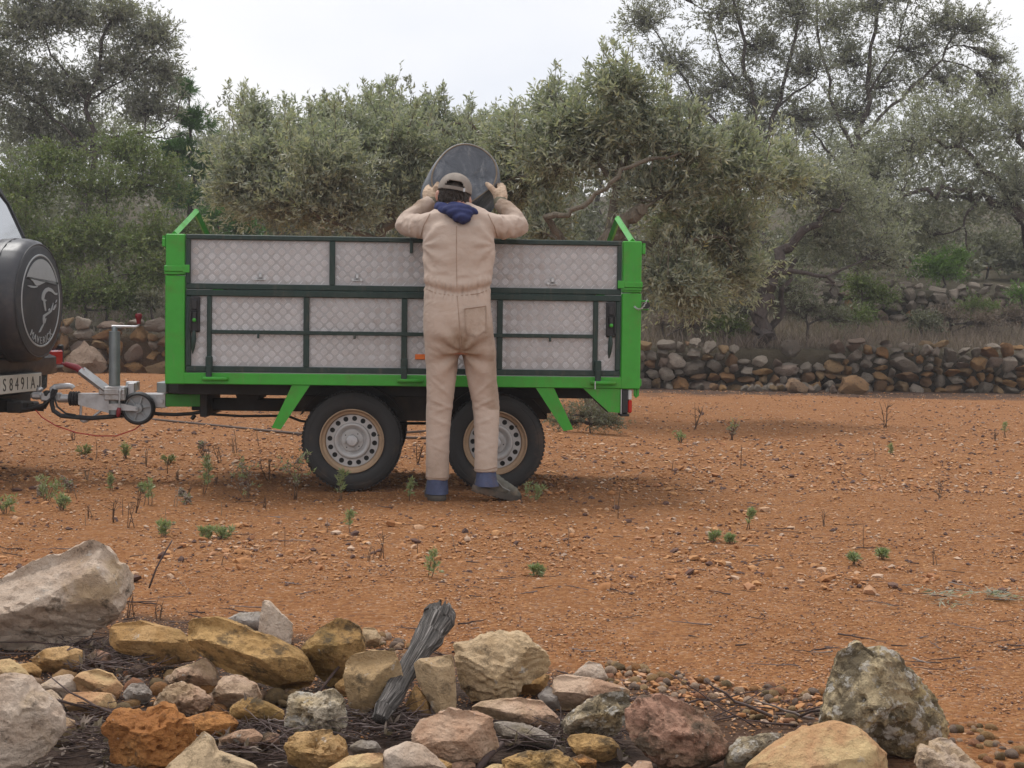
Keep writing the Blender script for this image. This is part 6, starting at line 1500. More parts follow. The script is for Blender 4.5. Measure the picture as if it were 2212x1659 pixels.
# ================================================================== FOREGROUND ROCKS
CROP = {'A': (0.0, 1152.2, .34266), 'B': (606.4, 1243.1, .34266), 'C': (1212.8, 1303.8, .45178)}
def todp(k, pts):
    ox, oy, s = CROP[k]; return [(ox + x * s, oy + y * s) for x, y in pts]
def rock(k, pts, label, mat, sub=5, dd=0.0, tk=0.85, cuts=(), rough=1.0, pits=0.0, seed=None, bevel=2.4, lift=0.0):
    seed = seed if seed is not None else abs(hash(label)) % 9999 if False else sum(ord(c) * (i + 1) for i, c in enumerate(label)) % 9973
    pts = todp(k, pts); pb = max(pts, key=lambda q: q[1]); g = ground_at(pb[0], min(pb[1], 1720)); d0 = g[1] - 0.05
    # depth of the middle of the rock
    w_px = max(p[0] for p in pts) - min(p[0] for p in pts); h_px = max(p[1] for p in pts) - min(p[1] for p in pts)
    T = .5 * math.sqrt(w_px * h_px) * d0 / FPX * tk; dc = d0 + T * .10 + dd
    W = np.array([P(x, y, dc) for x, y in pts])[:, [0, 2]]
    A = 0; cx = cz = 0
    for i in range(len(W)):
        x0, z0 = W[i]; x1, z1 = W[(i + 1) % len(W)]; c = x0 * z1 - x1 * z0; A += c; cx += (x0 + x1) * c; cz += (z0 + z1) * c
    c2 = np.array([cx, cz]) / (3 * A); W = W - c2
    th = np.linspace(-math.pi, math.pi, 181)
    R = np.zeros(181)
    for i, t in enumerate(th):
        u = np.array([math.cos(t), math.sin(t)]); best = 0
        for j in range(len(W)):
            a = W[j]; e = W[(j + 1) % len(W)] - a; den = u[0] * e[1] - u[1] * e[0]
            if abs(den) < 1e-12: continue
            r_ = (a[0] * e[1] - a[1] * e[0]) / den; s_ = (a[0] * u[1] - a[1] * u[0]) / den
            if r_ > 0 and -1e-9 <= s_ <= 1 + 1e-9: best = max(best, r_)
        R[i] = best
    R[R == 0] = R[R > 0].mean(); R[:-1] = (np.roll(R[:-1], 1) + 2 * R[:-1] + np.roll(R[:-1], -1)) / 4; R[-1] = R[0]
    d, f = ICO[sub]; rg = np.random.default_rng(seed)
    ph = np.arctan2(d[:, 2], d[:, 0]); s = np.hypot(d[:, 0], d[:, 2]); Rr = np.interp(ph, th, R)
    r = (s ** bevel + np.abs(d[:, 1]) ** bevel) ** (-1 / bevel)
    p = np.stack([Rr * d[:, 0] * r, T * d[:, 1] * r, Rr * d[:, 2] * r], 1)
    # broken faces: planes that slice the front and the back
    size = math.sqrt(abs(A) / 2 / math.pi)
    pl_ = [((.05, -.55, .83), .68), ((-.45, -.85, .0), .80), ((.5, -.80, -.3), .72), ((.0, -.7, -.7), .48), ((.1, .7, .7), .8), ((-.2, .8, .1), .8)] if not cuts else list(cuts)
    for q in range(5):
        n = rg.normal(size=3); n[1] = -abs(n[1]) - .3; n /= np.linalg.norm(n); pl_.append((tuple(n), rg.uniform(.80, .95)))
    for n, q in pl_:
        n = np.array(n) / np.linalg.norm(n); n = n + rg.normal(0, .06, 3); n /= np.linalg.norm(n)
        dd_ = p @ n; lim = q * dd_.max(); over = dd_ > lim
        if abs(n[1]) > .28:                      # slice in depth, so that the outline stays
            ny = p[over, 1] - (dd_[over] - lim) / n[1] * .96
            p[over, 1] = np.minimum(ny, np.maximum(p[over, 1], .10 * T)) if n[1] < 0 else np.maximum(ny, np.minimum(p[over, 1], -.10 * T))
        else: p[over] -= (dd_[over] - lim)[:, None] * n * .94
    nrm = unit(p / np.array([R.mean(), T, R.mean()]) ** 2 * size ** 2)
    u = p / size
    disp = .055 * fbm(u * 1.6 + seed, 3, seed) + .045 * (1 - 2 * np.abs(fbm(u * 3.2 + seed * 2, 4, seed + 3))) + .026 * fbm(u * 9, 3, seed + 5)
    # strata: broken ledges
    lay = u[:, 2] * 5 + u[:, 0] * 1.2 + 1.3 * fbm(u * 1.3, 2, seed + 8); disp += .030 * (np.abs((lay % 1) - .5) * 2 - .5) * (vnoise(u * 2, seed) > -.1)
    if pits: disp -= pits * .20 * np.maximum(0, fbm(u * 4.2, 2, seed + 11) - .10) * 2.2 + pits * .12 * np.maximum(0, vnoise(u * 11, seed + 13) - .30)
    p = p + nrm * (disp * size * rough)[:, None]
    o = link('rock', np_mesh('rock', p, f, mat, sharp=30)); o.location = (c2[0], dc, c2[1] + lift)
    return setp(o, label, 'rock', None)
TOPCUT = (((.05, -.45, .89), .60), ((-.1, -.80, -.60), .40), ((.6, -.75, -.1), .72), ((0, .7, .6), .8))
SLAB = (((.15, -.40, .90), .52), ((-.30, -.66, -.70), .36), ((.3, -.9, -.1), .72), ((0, .8, .3), .8))
RK = [
 ('A', [(-200, 420), (-60, 340), (0, 300), (150, 220), (290, 150), (350, 158), (430, 110), (510, 68), (570, 55), (640, 95), (695, 150), (712, 210), (770, 215), (822, 290), (800, 370), (740, 480), (690, 600), (600, 650), (520, 645), (440, 705), (280, 752), (120, 742), (0, 700), (-150, 640)], 'huge pale pinkish grey boulder at the left edge, largest rock of the heap', 'rock_pale', 6, .05, .9, (((-.25, -.52, .82), .45), ((.35, -.93, .05), .52), ((.1, -.66, -.75), .38), ((.95, -.2, .2), .8), ((0, .8, .5), .8)), 1.1, 0),
 ('A', [(700, 575), (880, 560), (1000, 592), (1130, 622), (1190, 680), (1260, 770), (1215, 830), (1100, 852), (940, 800), (760, 742), (690, 690), (680, 612)], 'flat yellow ochre slab just right of the huge pale boulder', 'rock_ochre', 5, 0, .8, TOPCUT, .9, 0),
 ('A', [(1180, 575), (1195, 550), (1300, 540), (1380, 545), (1520, 590), (1650, 652), (1800, 712), (1920, 775), (1985, 900), (1960, 962), (1830, 1002), (1680, 962), (1500, 902), (1350, 832), (1240, 755), (1178, 690)], 'long tilted ochre slab with a dark mossy underside, sloping down to the right', 'rock_moss', 6, 0, .8, SLAB, .9, 0),
 ('A', [(1415, 548), (1500, 505), (1640, 495), (1650, 560), (1640, 640), (1540, 640)], 'small dark grey stone behind the long tilted slab', 'rock_grey', 4, .1, .9, (), 1, 0),
 ('A', [(1655, 425), (1700, 430), (1760, 500), (1800, 530), (1840, 575), (1842, 640), (1830, 720), (1740, 720), (1630, 660), (1632, 590), (1645, 500)], 'upright pointed whitish pink shard behind the long tilted slab', 'rock_pale', 5, .1, .8, (((.75, -.6, .2), .5), ((-.6, -.78, .2), .6), ((0, .8, .3), .8)), .9, 0),
 ('B', [(250, 345), (350, 275), (430, 290), (500, 335), (530, 430), (520, 500), (470, 600), (400, 690), (300, 700), (220, 620), (140, 480), (150, 440)], 'yellow mossy rock with a dark lower half, right of the long tilted slab', 'rock_moss', 5, .02, .9, TOPCUT, 1, 0),
 ('B', [(515, 330), (590, 332), (632, 390), (622, 440), (560, 482), (525, 440)], 'small pale ochre stone leaning on the yellow mossy rock', 'rock_tan', 4, .1, .9, (), 1, .3),
 ('B', [(415, 545), (450, 510), (560, 480), (650, 486), (710, 492), (745, 560), (765, 640), (690, 730), (600, 810), (520, 880), (445, 905), (420, 740), (400, 630)], 'blocky greyish tan rock with a smooth lit top left of the weathered log', 'rock_tan', 5, 0, .9, (((-.1, -.55, .83), .45), ((-.5, -.85, -.1), .6), ((.7, -.7, -.1), .5), ((0, .8, .3), .8)), .8, 0),
 ('B', [(838, 560), (870, 532), (1000, 520), (1080, 500), (1095, 600), (1108, 850), (1080, 900), (1000, 890), (930, 780), (860, 660)], 'upright yellowish wedge of stone right of the weathered log', 'rock_tan', 5, 0, .9, (((.45, -.88, .1), .5), ((-.6, -.78, .05), .45), ((0, -.4, .9), .85), ((0, .8, .3), .8)), .6, 0),
 ('B', [(1090, 440), (1200, 430), (1260, 390), (1380, 365), (1520, 378), (1590, 440), (1660, 482), (1692, 570), (1640, 640), (1520, 680), (1470, 765), (1350, 802), (1210, 775), (1150, 690), (1110, 560)], 'big rounded ochre boulder right of the upright wedge', 'rock_tan', 6, 0, .85, (((-.15, -.7, .7), .62), ((-.4, -.9, -.2), .72), ((.6, -.75, -.2), .7), ((0, .8, .5), .8)), 1.25, 0),
 ('B', [(1480, 680), (1600, 615), (1695, 630), (1680, 695), (1600, 755), (1500, 750)], 'small ochre stone tucked under the right side of the big rounded boulder', 'rock_ochre', 4, .02, .9, (), 1, 0),
 ('B', [(1195, 840), (1270, 800), (1400, 790), (1500, 780), (1650, 800), (1700, 850), (1770, 920), (1650, 985), (1400, 950), (1270, 890)], 'flat stone with a pinkish rim under the big rounded boulder', 'rock_pink', 5, 0, .8, SLAB, 1, 0),
 ('B', [(1820, 650), (1870, 600), (1940, 545), (2020, 560), (2060, 640), (2085, 700), (1960, 720), (1860, 700)], 'plain light grey triangular stone at the back of the heap, beside the small stones', 'rock_pale', 4, .12, .8, (), .6, 0),
 ('B', [(1715, 690), (1740, 645), (1780, 635), (1950, 652), (2100, 690), (2200, 722), (2195, 780), (2050, 810), (1900, 850), (1760, 860), (1712, 770)], 'long tan rock with a pink left end, below the light grey triangular stone', 'rock_pink', 5, .03, .85, TOPCUT, .9, 0),
 ('B', [(1750, 945), (1830, 875), (1950, 800), (2060, 750), (2140, 735), (2195, 760), (2200, 900), (2110, 1005), (2060, 1080), (1900, 1050), (1780, 990)], 'mottled dark lichen rock between the long tan rock and the reddish boulder', 'rock_lichen', 5, 0, .9, TOPCUT, 1.2, .7),
 ('C', [(310, 520), (380, 460), (480, 445), (600, 480), (680, 530), (760, 620), (792, 680), (775, 750), (640, 800), (480, 790), (400, 710), (330, 630)], 'dark reddish pink pitted boulder left of the smooth yellow one', 'rock_red', 6, 0, .9, (((.3, -.45, .84), .6), ((-.6, -.75, .1), .62), ((.1, -.95, -.25), .62), ((0, .8, .4), .8)), 1.2, .6),
 ('C', [(880, 800), (1000, 700), (1150, 612), (1330, 575), (1420, 600), (1500, 662), (1570, 742), (1610, 830), (1400, 880), (1100, 880), (900, 860)], 'large smooth yellow and pink boulder at the bottom edge, right of centre', 'rock_sand', 6, 0, .9, (((-.1, -.6, .78), .7), ((.8, -.55, .2), .8), ((0, .8, .4), .8)), .65, 0),
 ('C', [(785, 720), (860, 650), (980, 628), (1070, 622), (1010, 690), (960, 770), (840, 830), (780, 790)], 'whitish rock spotted with dark lichen, left side of the smooth yellow boulder', 'rock_lichen', 5, .03, .9, (), 1, .4),
 ('C', [(1345, 250), (1380, 208), (1440, 195), (1480, 238), (1540, 218), (1600, 240), (1680, 322), (1760, 402), (1832, 520), (1840, 625), (1780, 710), (1650, 730), (1520, 690), (1380, 640), (1250, 580), (1268, 460), (1310, 350)], 'tall grey weathered boulder full of holes standing alone at the right', 'rock_weather', 6, .02, .85, (((-.5, -.75, .42), .62), ((.55, -.7, .45), .62), ((0, -.9, -.4), .7), ((0, .8, .4), .8)), 1.15, .5),
 ('C', [(1715, 690), (1760, 650), (1850, 655), (1930, 722), (2010, 800), (2010, 880), (1850, 900), (1740, 860), (1700, 770)], 'pale pink rough rock at the bottom right corner, below the tall grey boulder', 'rock_pale', 5, 0, .9, (), 1.2, .6),
 ('B', [(15, 800), (90, 740), (200, 760), (330, 720), (400, 780), (412, 900), (400, 965), (250, 1010), (60, 1015), (18, 910)], 'whitish rock with black lichen spots and hollows, left of the blocky tan rock', 'rock_lichen', 6, 0, .9, (((0, -.5, .86), .65), ((-.3, -.95, 0), .7), ((.5, -.85, -.2), .7)), 1.3, 1.0),
 ('B', [(20, 1060), (80, 1005), (210, 990), (330, 980), (405, 1040), (425, 1140), (350, 1235), (180, 1250), (60, 1180)], 'ochre holed stone below the whitish lichen-spotted rock', 'rock_ochre', 5, 0, .9, (), 1.2, .9),
 ('A', [(640, 1220), (735, 1110), (800, 1140), (870, 1130), (950, 1115), (1010, 1080), (1080, 1090), (1110, 1150), (1200, 1205), (1235, 1300), (1180, 1340), (1110, 1455), (980, 1465), (880, 1440), (720, 1430), (708, 1310)], 'bright orange rough pitted rock near the bottom left', 'rock_orange', 6, 0, .9, (((0, -.55, .83), .66), ((-.5, -.85, -.1), .72), ((.5, -.8, .1), .72)), 1.15, .55),
 ('A', [(1130, 1180), (1280, 1140), (1430, 1130), (1500, 1200), (1462, 1285), (1330, 1325), (1200, 1300)], 'duller orange stone behind the bright orange pitted rock', 'rock_orange', 5, .03, .9, (), 1, 0),
 ('A', [(1030, 1500), (1160, 1370), (1230, 1310), (1282, 1262), (1330, 1300), (1360, 1385), (1480, 1430), (1620, 1485), (1620, 1570), (1100, 1600)], 'pointed pale yellow rock cut off by the bottom edge, left of centre', 'rock_tan', 5, 0, .8, (((-.4, -.7, .6), .6), ((.5, -.7, .5), .6), ((0, .8, .3), .8)), .9, 0),
 ('A', [(-100, 960), (0, 900), (60, 895), (160, 908), (240, 1000), (340, 1082), (395, 1172), (392, 1255), (300, 1385), (200, 1445), (60, 1500), (-100, 1500)], 'large rounded pale pink rock in the bottom left corner', 'rock_pale', 6, 0, .9, (((.2, -.7, .68), .72), ((.6, -.75, -.2), .72), ((-.3, -.9, .3), .78)), .9, 0),
 ('A', [(-40, 810), (0, 800), (60, 795), (130, 850), (190, 912), (170, 960), (60, 930), (-40, 900)], 'pale ochre stone between the huge boulder and the rounded pale rock, left edge', 'rock_sand', 4, .04, .9, (), .9, 0),
 ('A', [(445, 940), (500, 882), (600, 860), (700, 890), (772, 972), (745, 1045), (640, 1010), (520, 1000), (458, 975)], 'smooth yellow stone with a red-brown side, topmost of the small pale pile', 'rock_sand', 5, .03, .85, SLAB, .6, 0),
 ('A', [(388, 1065), (420, 1012), (560, 1005), (690, 1012), (732, 1080), (712, 1155), (560, 1160), (440, 1120)], 'pale pink flat stone under the smooth yellow stone', 'rock_sand', 5, 0, .85, (), .7, 0),
 ('A', [(225, 975), (330, 912), (440, 890), (480, 940), (485, 1005), (380, 1045), (280, 1010)], 'dusty tan stone left of the smooth yellow stone', 'rock_pale', 4, .04, .9, (), .8, 0),
 ('A', [(245, 1005), (320, 988), (392, 1052), (375, 1095), (300, 1090)], 'small whitish pebble-like stone against the rounded pale rock', 'rock_pale', 4, 0, .9, (), .9, .3),
 ('A', [(95, 830), (200, 815), (262, 870), (245, 915), (140, 910)], 'small brown stone under the huge boulder', 'rock_ochre', 4, .04, .9, (), .9, 0),
 ('A', [(970, 1085), (1010, 1010), (1050, 970), (1130, 945), (1250, 980), (1332, 1042), (1312, 1095), (1200, 1145), (1050, 1145)], 'pinkish white lumpy rock above the bright orange one', 'rock_pink', 5, .02, .9, (), 1.3, .6),
 ('A', [(1055, 920), (1100, 860), (1200, 830), (1290, 790), (1355, 855), (1380, 940), (1310, 1010), (1200, 960), (1080, 955)], 'pink and brown stone under the lower left end of the tilted slab', 'rock_pink', 5, .03, .9, (), 1, 0),
 ('A', [(1340, 1000), (1400, 910), (1520, 900), (1620, 960), (1655, 1045), (1600, 1070), (1500, 1060), (1440, 1115), (1360, 1105)], 'grey stone stained orange below, under the tilted slab', 'rock_pink', 5, .02, .9, (), 1, .2),
 ('A', [(1445, 1100), (1550, 1035), (1680, 1070), (1792, 1132), (1775, 1205), (1700, 1225), (1600, 1215), (1450, 1170)], 'dark ochre loaf-shaped stone left of the whitish lichen rock', 'rock_moss', 5, 0, .9, (), .9, 0),
 ('B', [(770, 1055), (880, 930), (980, 890), (1060, 850), (1200, 870), (1330, 902), (1342, 985), (1372, 1085), (1310, 1145), (1220, 1180), (1080, 1185), (950, 1135), (850, 1095)], 'pink and tan angular rock at the bottom centre, in front of the wedge and log', 'rock_pink', 6, 0, .85, (((-.1, -.6, .79), .5), ((.65, -.75, .1), .6), ((0, -.9, -.4), .6), ((0, .8, .4), .8)), 1.1, 0),
 ('B', [(630, 1230), (650, 1110), (740, 1080), (820, 1040), (900, 1090), (980, 1150), (1060, 1230), (900, 1300), (700, 1300)], 'pale pointed pinkish rock cut off by the bottom edge, centre', 'rock_pale', 5, 0, .8, (), .9, 0),
 ('B', [(280, 1230), (420, 1150), (640, 1118), (650, 1214), (560, 1300), (350, 1300)], 'salmon orange flat rock cut off by the bottom edge', 'rock_sand', 5, 0, .8, (), .8, 0),
 ('B', [(1338, 930), (1420, 928), (1500, 940), (1640, 980), (1760, 1050), (1700, 1090), (1500, 1060), (1370, 1010)], 'long grey green stone behind the pink angular rock', 'rock_grey', 5, .02, .9, (), .9, 0),
 ('B', [(1390, 1170), (1560, 1120), (1740, 1108), (1860, 1180), (1900, 1230), (1700, 1300), (1450, 1290)], 'mossy brown rock at the bottom edge, right of centre', 'rock_moss', 5, 0, .85, (), 1.2, .5),
 ('B', [(1825, 1155), (1900, 1130), (1992, 1170), (1985, 1225), (1860, 1215)], 'small bright orange-edged stone at the bottom edge', 'rock_orange', 4, 0, .9, (), .9, 0),
 ('B', [(1270, 1230), (1340, 1190), (1450, 1200), (1470, 1280), (1300, 1280)], 'small salmon stone at the bottom edge under the pink angular rock', 'rock_sand', 4, 0, .9, (), .8, 0),
 ('B', [(790, 810), (850, 690), (930, 790), (950, 880), (870, 930), (800, 880)], 'brown stone wedged between the log and the upright wedge', 'rock_ochre', 4, .04, .9, (), .9, 0),
 ('C', [(325, 800), (370, 750), (430, 760), (445, 830), (340, 850)], 'little pink stone below the dark reddish boulder', 'rock_pink', 4, 0, .9, (), .8, 0),
 ('B', [(2140, 1225), (2185, 1185), (2230, 1225), (2220, 1280), (2140, 1280)], 'little pale stone at the bottom edge beside the dark reddish boulder', 'rock_sand', 4, 0, .9, (), .8, 0),
 ('B', [(1050, 1195), (1130, 1178), (1225, 1185), (1230, 1240), (1060, 1250)], 'thin red-brown stone under the pink angular rock', 'rock_red', 4, 0, .9, (), .8, 0),
]
RK += [
 ('A', [(190, 800), (280, 730), (420, 715), (520, 740), (500, 830), (420, 890), (270, 880)], 'brown stone half hidden under the right end of the huge pale boulder', 'rock_ochre', 4, .06, .9, (), 1, .2),
 ('A', [(540, 780), (610, 735), (690, 760), (700, 840), (640, 880), (560, 870)], 'reddish brown stone between the huge boulder and the yellow ochre slab', 'rock_red', 4, .05, .9, (), 1, 0),
 ('A', [(770, 1010), (820, 950), (900, 945), (960, 1010), (930, 1075), (830, 1080)], 'grey pitted stone right of the smooth yellow stone', 'rock_grey', 4, .03, .9, (), 1.1, .5),
 ('A', [(1370, 1300), (1480, 1255), (1600, 1235), (1660, 1290), (1600, 1350), (1440, 1360)], 'flat pink brown stone in front of the dark ochre loaf-shaped stone', 'rock_pink', 4, 0, .9, (), 1, .2),
 ('A', [(1600, 1300), (1680, 1255), (1760, 1270), (1760, 1340), (1660, 1360)], 'small reddish stone left of the ochre holed one', 'rock_red', 4, 0, .9, (), 1, .2),
 ('B', [(560, 760), (640, 720), (700, 770), (690, 850), (600, 870)], 'dark mossy stone behind the foot of the weathered log', 'rock_moss', 4, .08, .9, (), 1, 0),
 ('B', [(340, 690), (400, 640), (440, 700), (430, 760), (360, 760)], 'small ochre stone between the yellow mossy rock and the blocky tan rock', 'rock_ochre', 4, .04, .9, (), 1, 0),
 ('B', [(1180, 720), (1260, 690), (1400, 700), (1500, 740), (1480, 800), (1300, 810), (1200, 790)], 'dark brown stone in the shade under the big rounded ochre boulder', 'rock_moss', 4, .05, .9, (), 1, 0),
 ('B', [(1620, 760), (1680, 700), (1760, 740), (1760, 840), (1690, 870)], 'grey stone wedged left of the long tan rock', 'rock_grey', 4, .05, .9, (), 1, 0),
 ('B', [(1800, 1020), (1950, 1000), (2100, 1040), (2160, 1110), (2050, 1180), (1880, 1160)], 'dark mossy stone in the shade below the mottled lichen rock', 'rock_moss', 4, .02, .9, (), 1.1, .3),
 ('B', [(900, 1180), (1000, 1160), (1080, 1190), (1060, 1260), (930, 1270)], 'brown stone peeping out below the pink angular rock, left side', 'rock_ochre', 4, 0, .9, (), 1, 0),
 ('B', [(430, 1080), (500, 1040), (600, 1050), (640, 1100), (560, 1140), (460, 1130)], 'grey brown flat stone in the twigs left of the pink angular rock', 'rock_grey', 4, .02, .8, (), 1, .2),
 ('A', [(330, 1180), (400, 1160), (470, 1185), (470, 1250), (380, 1270)], 'small pink stone between the rounded pale rock and the bright orange one', 'rock_pink', 4, 0, .9, (), 1, 0),
]
for q in RK:
    k, pts, lab, mt, sub, dd, tk, cuts, ro, pi_ = q
    rock(k, pts, lab, mt, sub, dd, tk, cuts, ro, pi_)

# -- weathered piece of trunk leaning between the rocks
def log():
    path = [(620, 905), (650, 830), (720, 730), (800, 600), (880, 470), (940, 370), (990, 280), (1020, 200)]
    rad = [42, 56, 60, 56, 66, 84, 90, 74]; ds = [3.26, 3.30, 3.38, 3.48, 3.58, 3.67, 3.73, 3.77]
    pp = todp('B', path); pts = [P(x, y, d) for (x, y), d in zip(pp, ds)]; rr = [r * .34266 * d / FPX for r, d in zip(rad, ds)]
    m = 70; n = 64; tt = np.linspace(0, len(pts) - 1, m); V = []; GR = []
    for j, t in enumerate(tt):
        i = min(int(t), len(pts) - 2); f = t - i; f = f * f * (3 - 2 * f) * .4 + f * .6; c = pts[i] * (1 - f) + pts[i + 1] * f; r = rr[i] * (1 - f) + rr[i + 1] * f
        dr = unit(pts[i + 1] - pts[i]); u = unit(np.cross(dr, [0, 1, 0])); w_ = np.cross(dr, u); endk = 1.0
        if j >= m - 5: endk = [1, .97, .90, .75, .5][j - (m - 5)]
        for k in range(n):
            a = 2 * math.pi * k / n + .25 * t * .3
            g = vnoise(np.array([[math.cos(a) * 4.5, math.sin(a) * 4.5, t * .35]]), 3)[0]; g2 = vnoise(np.array([[math.cos(a) * 11, math.sin(a) * 11, t * .7]]), 5)[0]
            q = c + (u * math.cos(a) * 1.0 + w_ * math.sin(a) * .8) * r * endk * (1 + .17 * g + .10 * (1 - 2 * abs(g2)))
            g3 = vnoise(np.array([[math.cos(a) * 2.2, math.sin(a) * 2.2, t * 1.6]]), 9)[0]; q = q + (u * math.cos(a) + w_ * math.sin(a) * .8) * r * .22 * g3
            if j >= m - 6: q = q + dr * .035 * g2 * (j - m + 6) / 6
            V.append(q); GR.append((a * 9, t * .9, 0) if a < math.pi * 2 else (a * 9, t, 0))
            GR[-1] = (math.cos(a) * 7, math.sin(a) * 7, t * .5)
    V.append(pts[-1] + unit(pts[-1] - pts[-2]) * -.012); GR.append((0, 0, 3))
    F = [(j * n + k, j * n + (k + 1) % n, (j + 1) * n + (k + 1) % n, (j + 1) * n + k) for j in range(m - 1) for k in range(n)]
    b = MB(); b.add(V, F + [((m - 1) * n + k, (m - 1) * n + (k + 1) % n, m * n) for k in range(n)] + [tuple(range(n - 1, -1, -1))])
    me = bpy.data.meshes.new('log'); me.from_pydata(b.v, [], b.f); me.materials.append(MATS['weathered_wood']); me.polygons.foreach_set('use_smooth', np.ones(len(me.polygons), bool))
    a = me.attributes.new('grain', 'FLOAT_VECTOR', 'POINT'); a.data.foreach_set('vector', np.array(GR, np.float32).ravel())
    setp(link('weathered_log', me), 'grey weathered piece of trunk leaning upright between the rocks', 'log')
log()

# ================================================================== STONES, GRAVEL, TWIGS
oct_v = np.array([[1, 0, 0], [0, 1, 0], [-1, 0, 0], [0, -1, 0], [0, 0, 1], [0, 0, -1]], float); oct_f = np.array([[0, 1, 4], [1, 2, 4], [2, 3, 4], [3, 0, 4], [1, 0, 5], [2, 1, 5], [3, 2, 5], [0, 3, 5]])
def scatter(name, xy, size, seed, mat, sub, label, flat=.55, kind='stuff', sink=.25):
    rg = np.random.default_rng(seed); n = len(xy); v0, f0 = (oct_v, oct_f) if sub == 0 else ICO[sub]
    nv = len(v0); a = rg.uniform(0, 2 * math.pi, n); s = np.asarray(size)
    sc = np.stack([s * rg.uniform(.75, 1.35, n), s * rg.uniform(.6, 1.0, n), s * flat * rg.uniform(.7, 1.25, n)], 1)
    base = v0[None] * (1 + rg.normal(0, .16, (n, nv, 1))); V = base * sc[:, None, :]
    ca, sa = np.cos(a)[:, None], np.sin(a)[:, None]; X = V[:, :, 0] * ca - V[:, :, 1] * sa; Y = V[:, :, 0] * sa + V[:, :, 1] * ca
    tl = rg.normal(0, .22, n)[:, None]; Z = V[:, :, 2] + X * tl
    z = gz(xy[:, 0], xy[:, 1]) + .022 * fbm(np.stack([xy[:, 0] * 1.7, xy[:, 1] * 1.7, np.zeros(n)], 1), 4, 3) + sc[:, 2] * (1 - 2 * sink)
    V = np.stack([X + xy[:, 0:1], Y + xy[:, 1:2], Z + z[:, None]], 2).reshape(-1, 3)
    F = (np.arange(n)[:, None, None] * nv + f0[None]).reshape(-1, 3); r = np.repeat(np.clip(rg.random(n), 0, 1), len(f0))
    o = link(name, np_mesh(name, V, F, mat, smooth=True, rnd=r, sharp=45)); setp(o, label, 'gravel', None, kind); return o
def field(n, d0, d1, pw, seed, m=1.4):
    rg = np.random.default_rng(seed); u = rg.random(n); a = 1 - pw
    y = (d0 ** a + u * (d1 ** a - d0 ** a)) ** (1 / a); x = rg.uniform(-1, 1, n) * .357 * m * y + rg.normal(0, .05, n)
    keep = (y < 22.3); return np.stack([x, y], 1)[keep], rg
xy, rg = field(40000, 3.3, 9.5, 1.15, 71); scatter('gravel', xy, np.clip(rg.lognormal(-5.15, .42, len(xy)), .003, .016) * (.5 + .5 * sm(4.6, 6.3, xy[:, 1] + .5 * vnoise(np.stack([xy[:, 0], xy[:, 1], xy[:, 0] * 0], 1) * .8, 2))), 72, 'pebble', 0, 'fine orange gravel strewn over the near half of the clearing')
xy, rg = field(36000, 3.6, 6.6, 1.3, 77); scatter('gravel', xy, np.clip(rg.lognormal(-5.75, .38, len(xy)), .0018, .007), 78, 'pebble', 0, 'tiny grit on the bare sandy soil in front of the rocks')
xy, rg = field(32000, 8.5, 22.3, 1.3, 73); scatter('gravel', xy, np.clip(rg.lognormal(-4.6, .4, len(xy)), .006, .03), 74, 'pebble', 0, 'coarser orange gravel over the far half of the clearing')
xy, rg = field(3400, 5.2, 15, 1.05, 75); cl = vnoise(np.stack([xy[:, 0] * 1.1, xy[:, 1] * .8, xy[:, 0] * 0], 1), 8) > -.15; xy = xy[cl]
scatter('gravel', xy, np.clip(rg.lognormal(-4.25, .35, len(xy)), .008, .03), 76, 'pebble', 1, 'larger flat pebbles lying among the gravel')

# heap of small rounded stones between the rocks: single stones
PB = []
for k in range(8):
    p, f = stone_verts(2, 300 + k, 9, .09, (.72, .98)); PB.append((p, f))
PCOL = [('rock_ochre'), ('rock_tan'), ('rock_red'), ('rock_pink'), ('rock_grey'), ('rock_pale'), ('rock_ochre'), ('rock_orange')]
small = {}
def mat_small():
    for i, (a, b_) in enumerate((((.279, .164, .066), (.180, .098, .041)), ((.328, .221, .107), (.230, .139, .066)), ((.295, .131, .066), (.180, .082, .041)), ((.328, .221, .139), (.221, .139, .090)), ((.197, .135, .098), (.123, .086, .066)), ((.394, .295, .213), (.295, .197, .139)), ((.279, .127, .041), (.164, .082, .033)), ((.164, .107, .049), (.098, .066, .033)))):
        m = NT('small_stone_%d' % i); v = m.coord('Object', (1, 1, 1), True); f = m.noise(v, 1.4, 6, .65); g = m.noise(v, 5, 6, .7)
        k = m.ramp(f, [(.35, b_), (.65, a)]); k = m.mix(m.ramp(g, [(.55, 0.), (.7, .7)]), k, (.05, .04, .025)); m.col(k); m.set(Roughness=.8); m.b.inputs['Specular IOR Level'].default_value = .3
        m.bump(g, .5, .05); MATS['small_stone_%d' % i] = m.m
mat_small()
SMESH = []
for i in range(24):
    p, f = PB[i % 8]; SMESH.append(np_mesh('small_stone', p, f, 'small_stone_%d' % ((i * 5 + i // 8) % 8), sharp=50))
def heap(poly_fn, n, label, group, smin, smax, seed):
    rg = np.random.default_rng(seed)
    for i in range(n):
        x, y = poly_fn(rg); g = ground_at(x, y); s = rg.triangular(smin, smin * 1.2, smax)
        o = link('small_stone', SMESH[rg.integers(24)]); o.location = (g[0], g[1], g[2] + s * .35); o.scale = (s, s * rg.uniform(.7, 1), s * rg.uniform(.55, .85)); o.rotation_euler = (rg.normal(0, .3), rg.normal(0, .3), rg.uniform(0, 6.3))
        setp(o, label, 'stone', group)
def band(k, x0, x1, yf0, yf1):
    ox, oy, s = CROP[k]
    def f(rg):
        x = rg.uniform(x0, x1); t = (x - x0) / (x1 - x0); lo = yf0[0] * (1 - t) + yf0[1] * t; hi = yf1[0] * (1 - t) + yf1[1] * t
        y = lo + (hi - lo) * rg.random() ** 1.25; return ox + x * s, oy + y * s
    return f
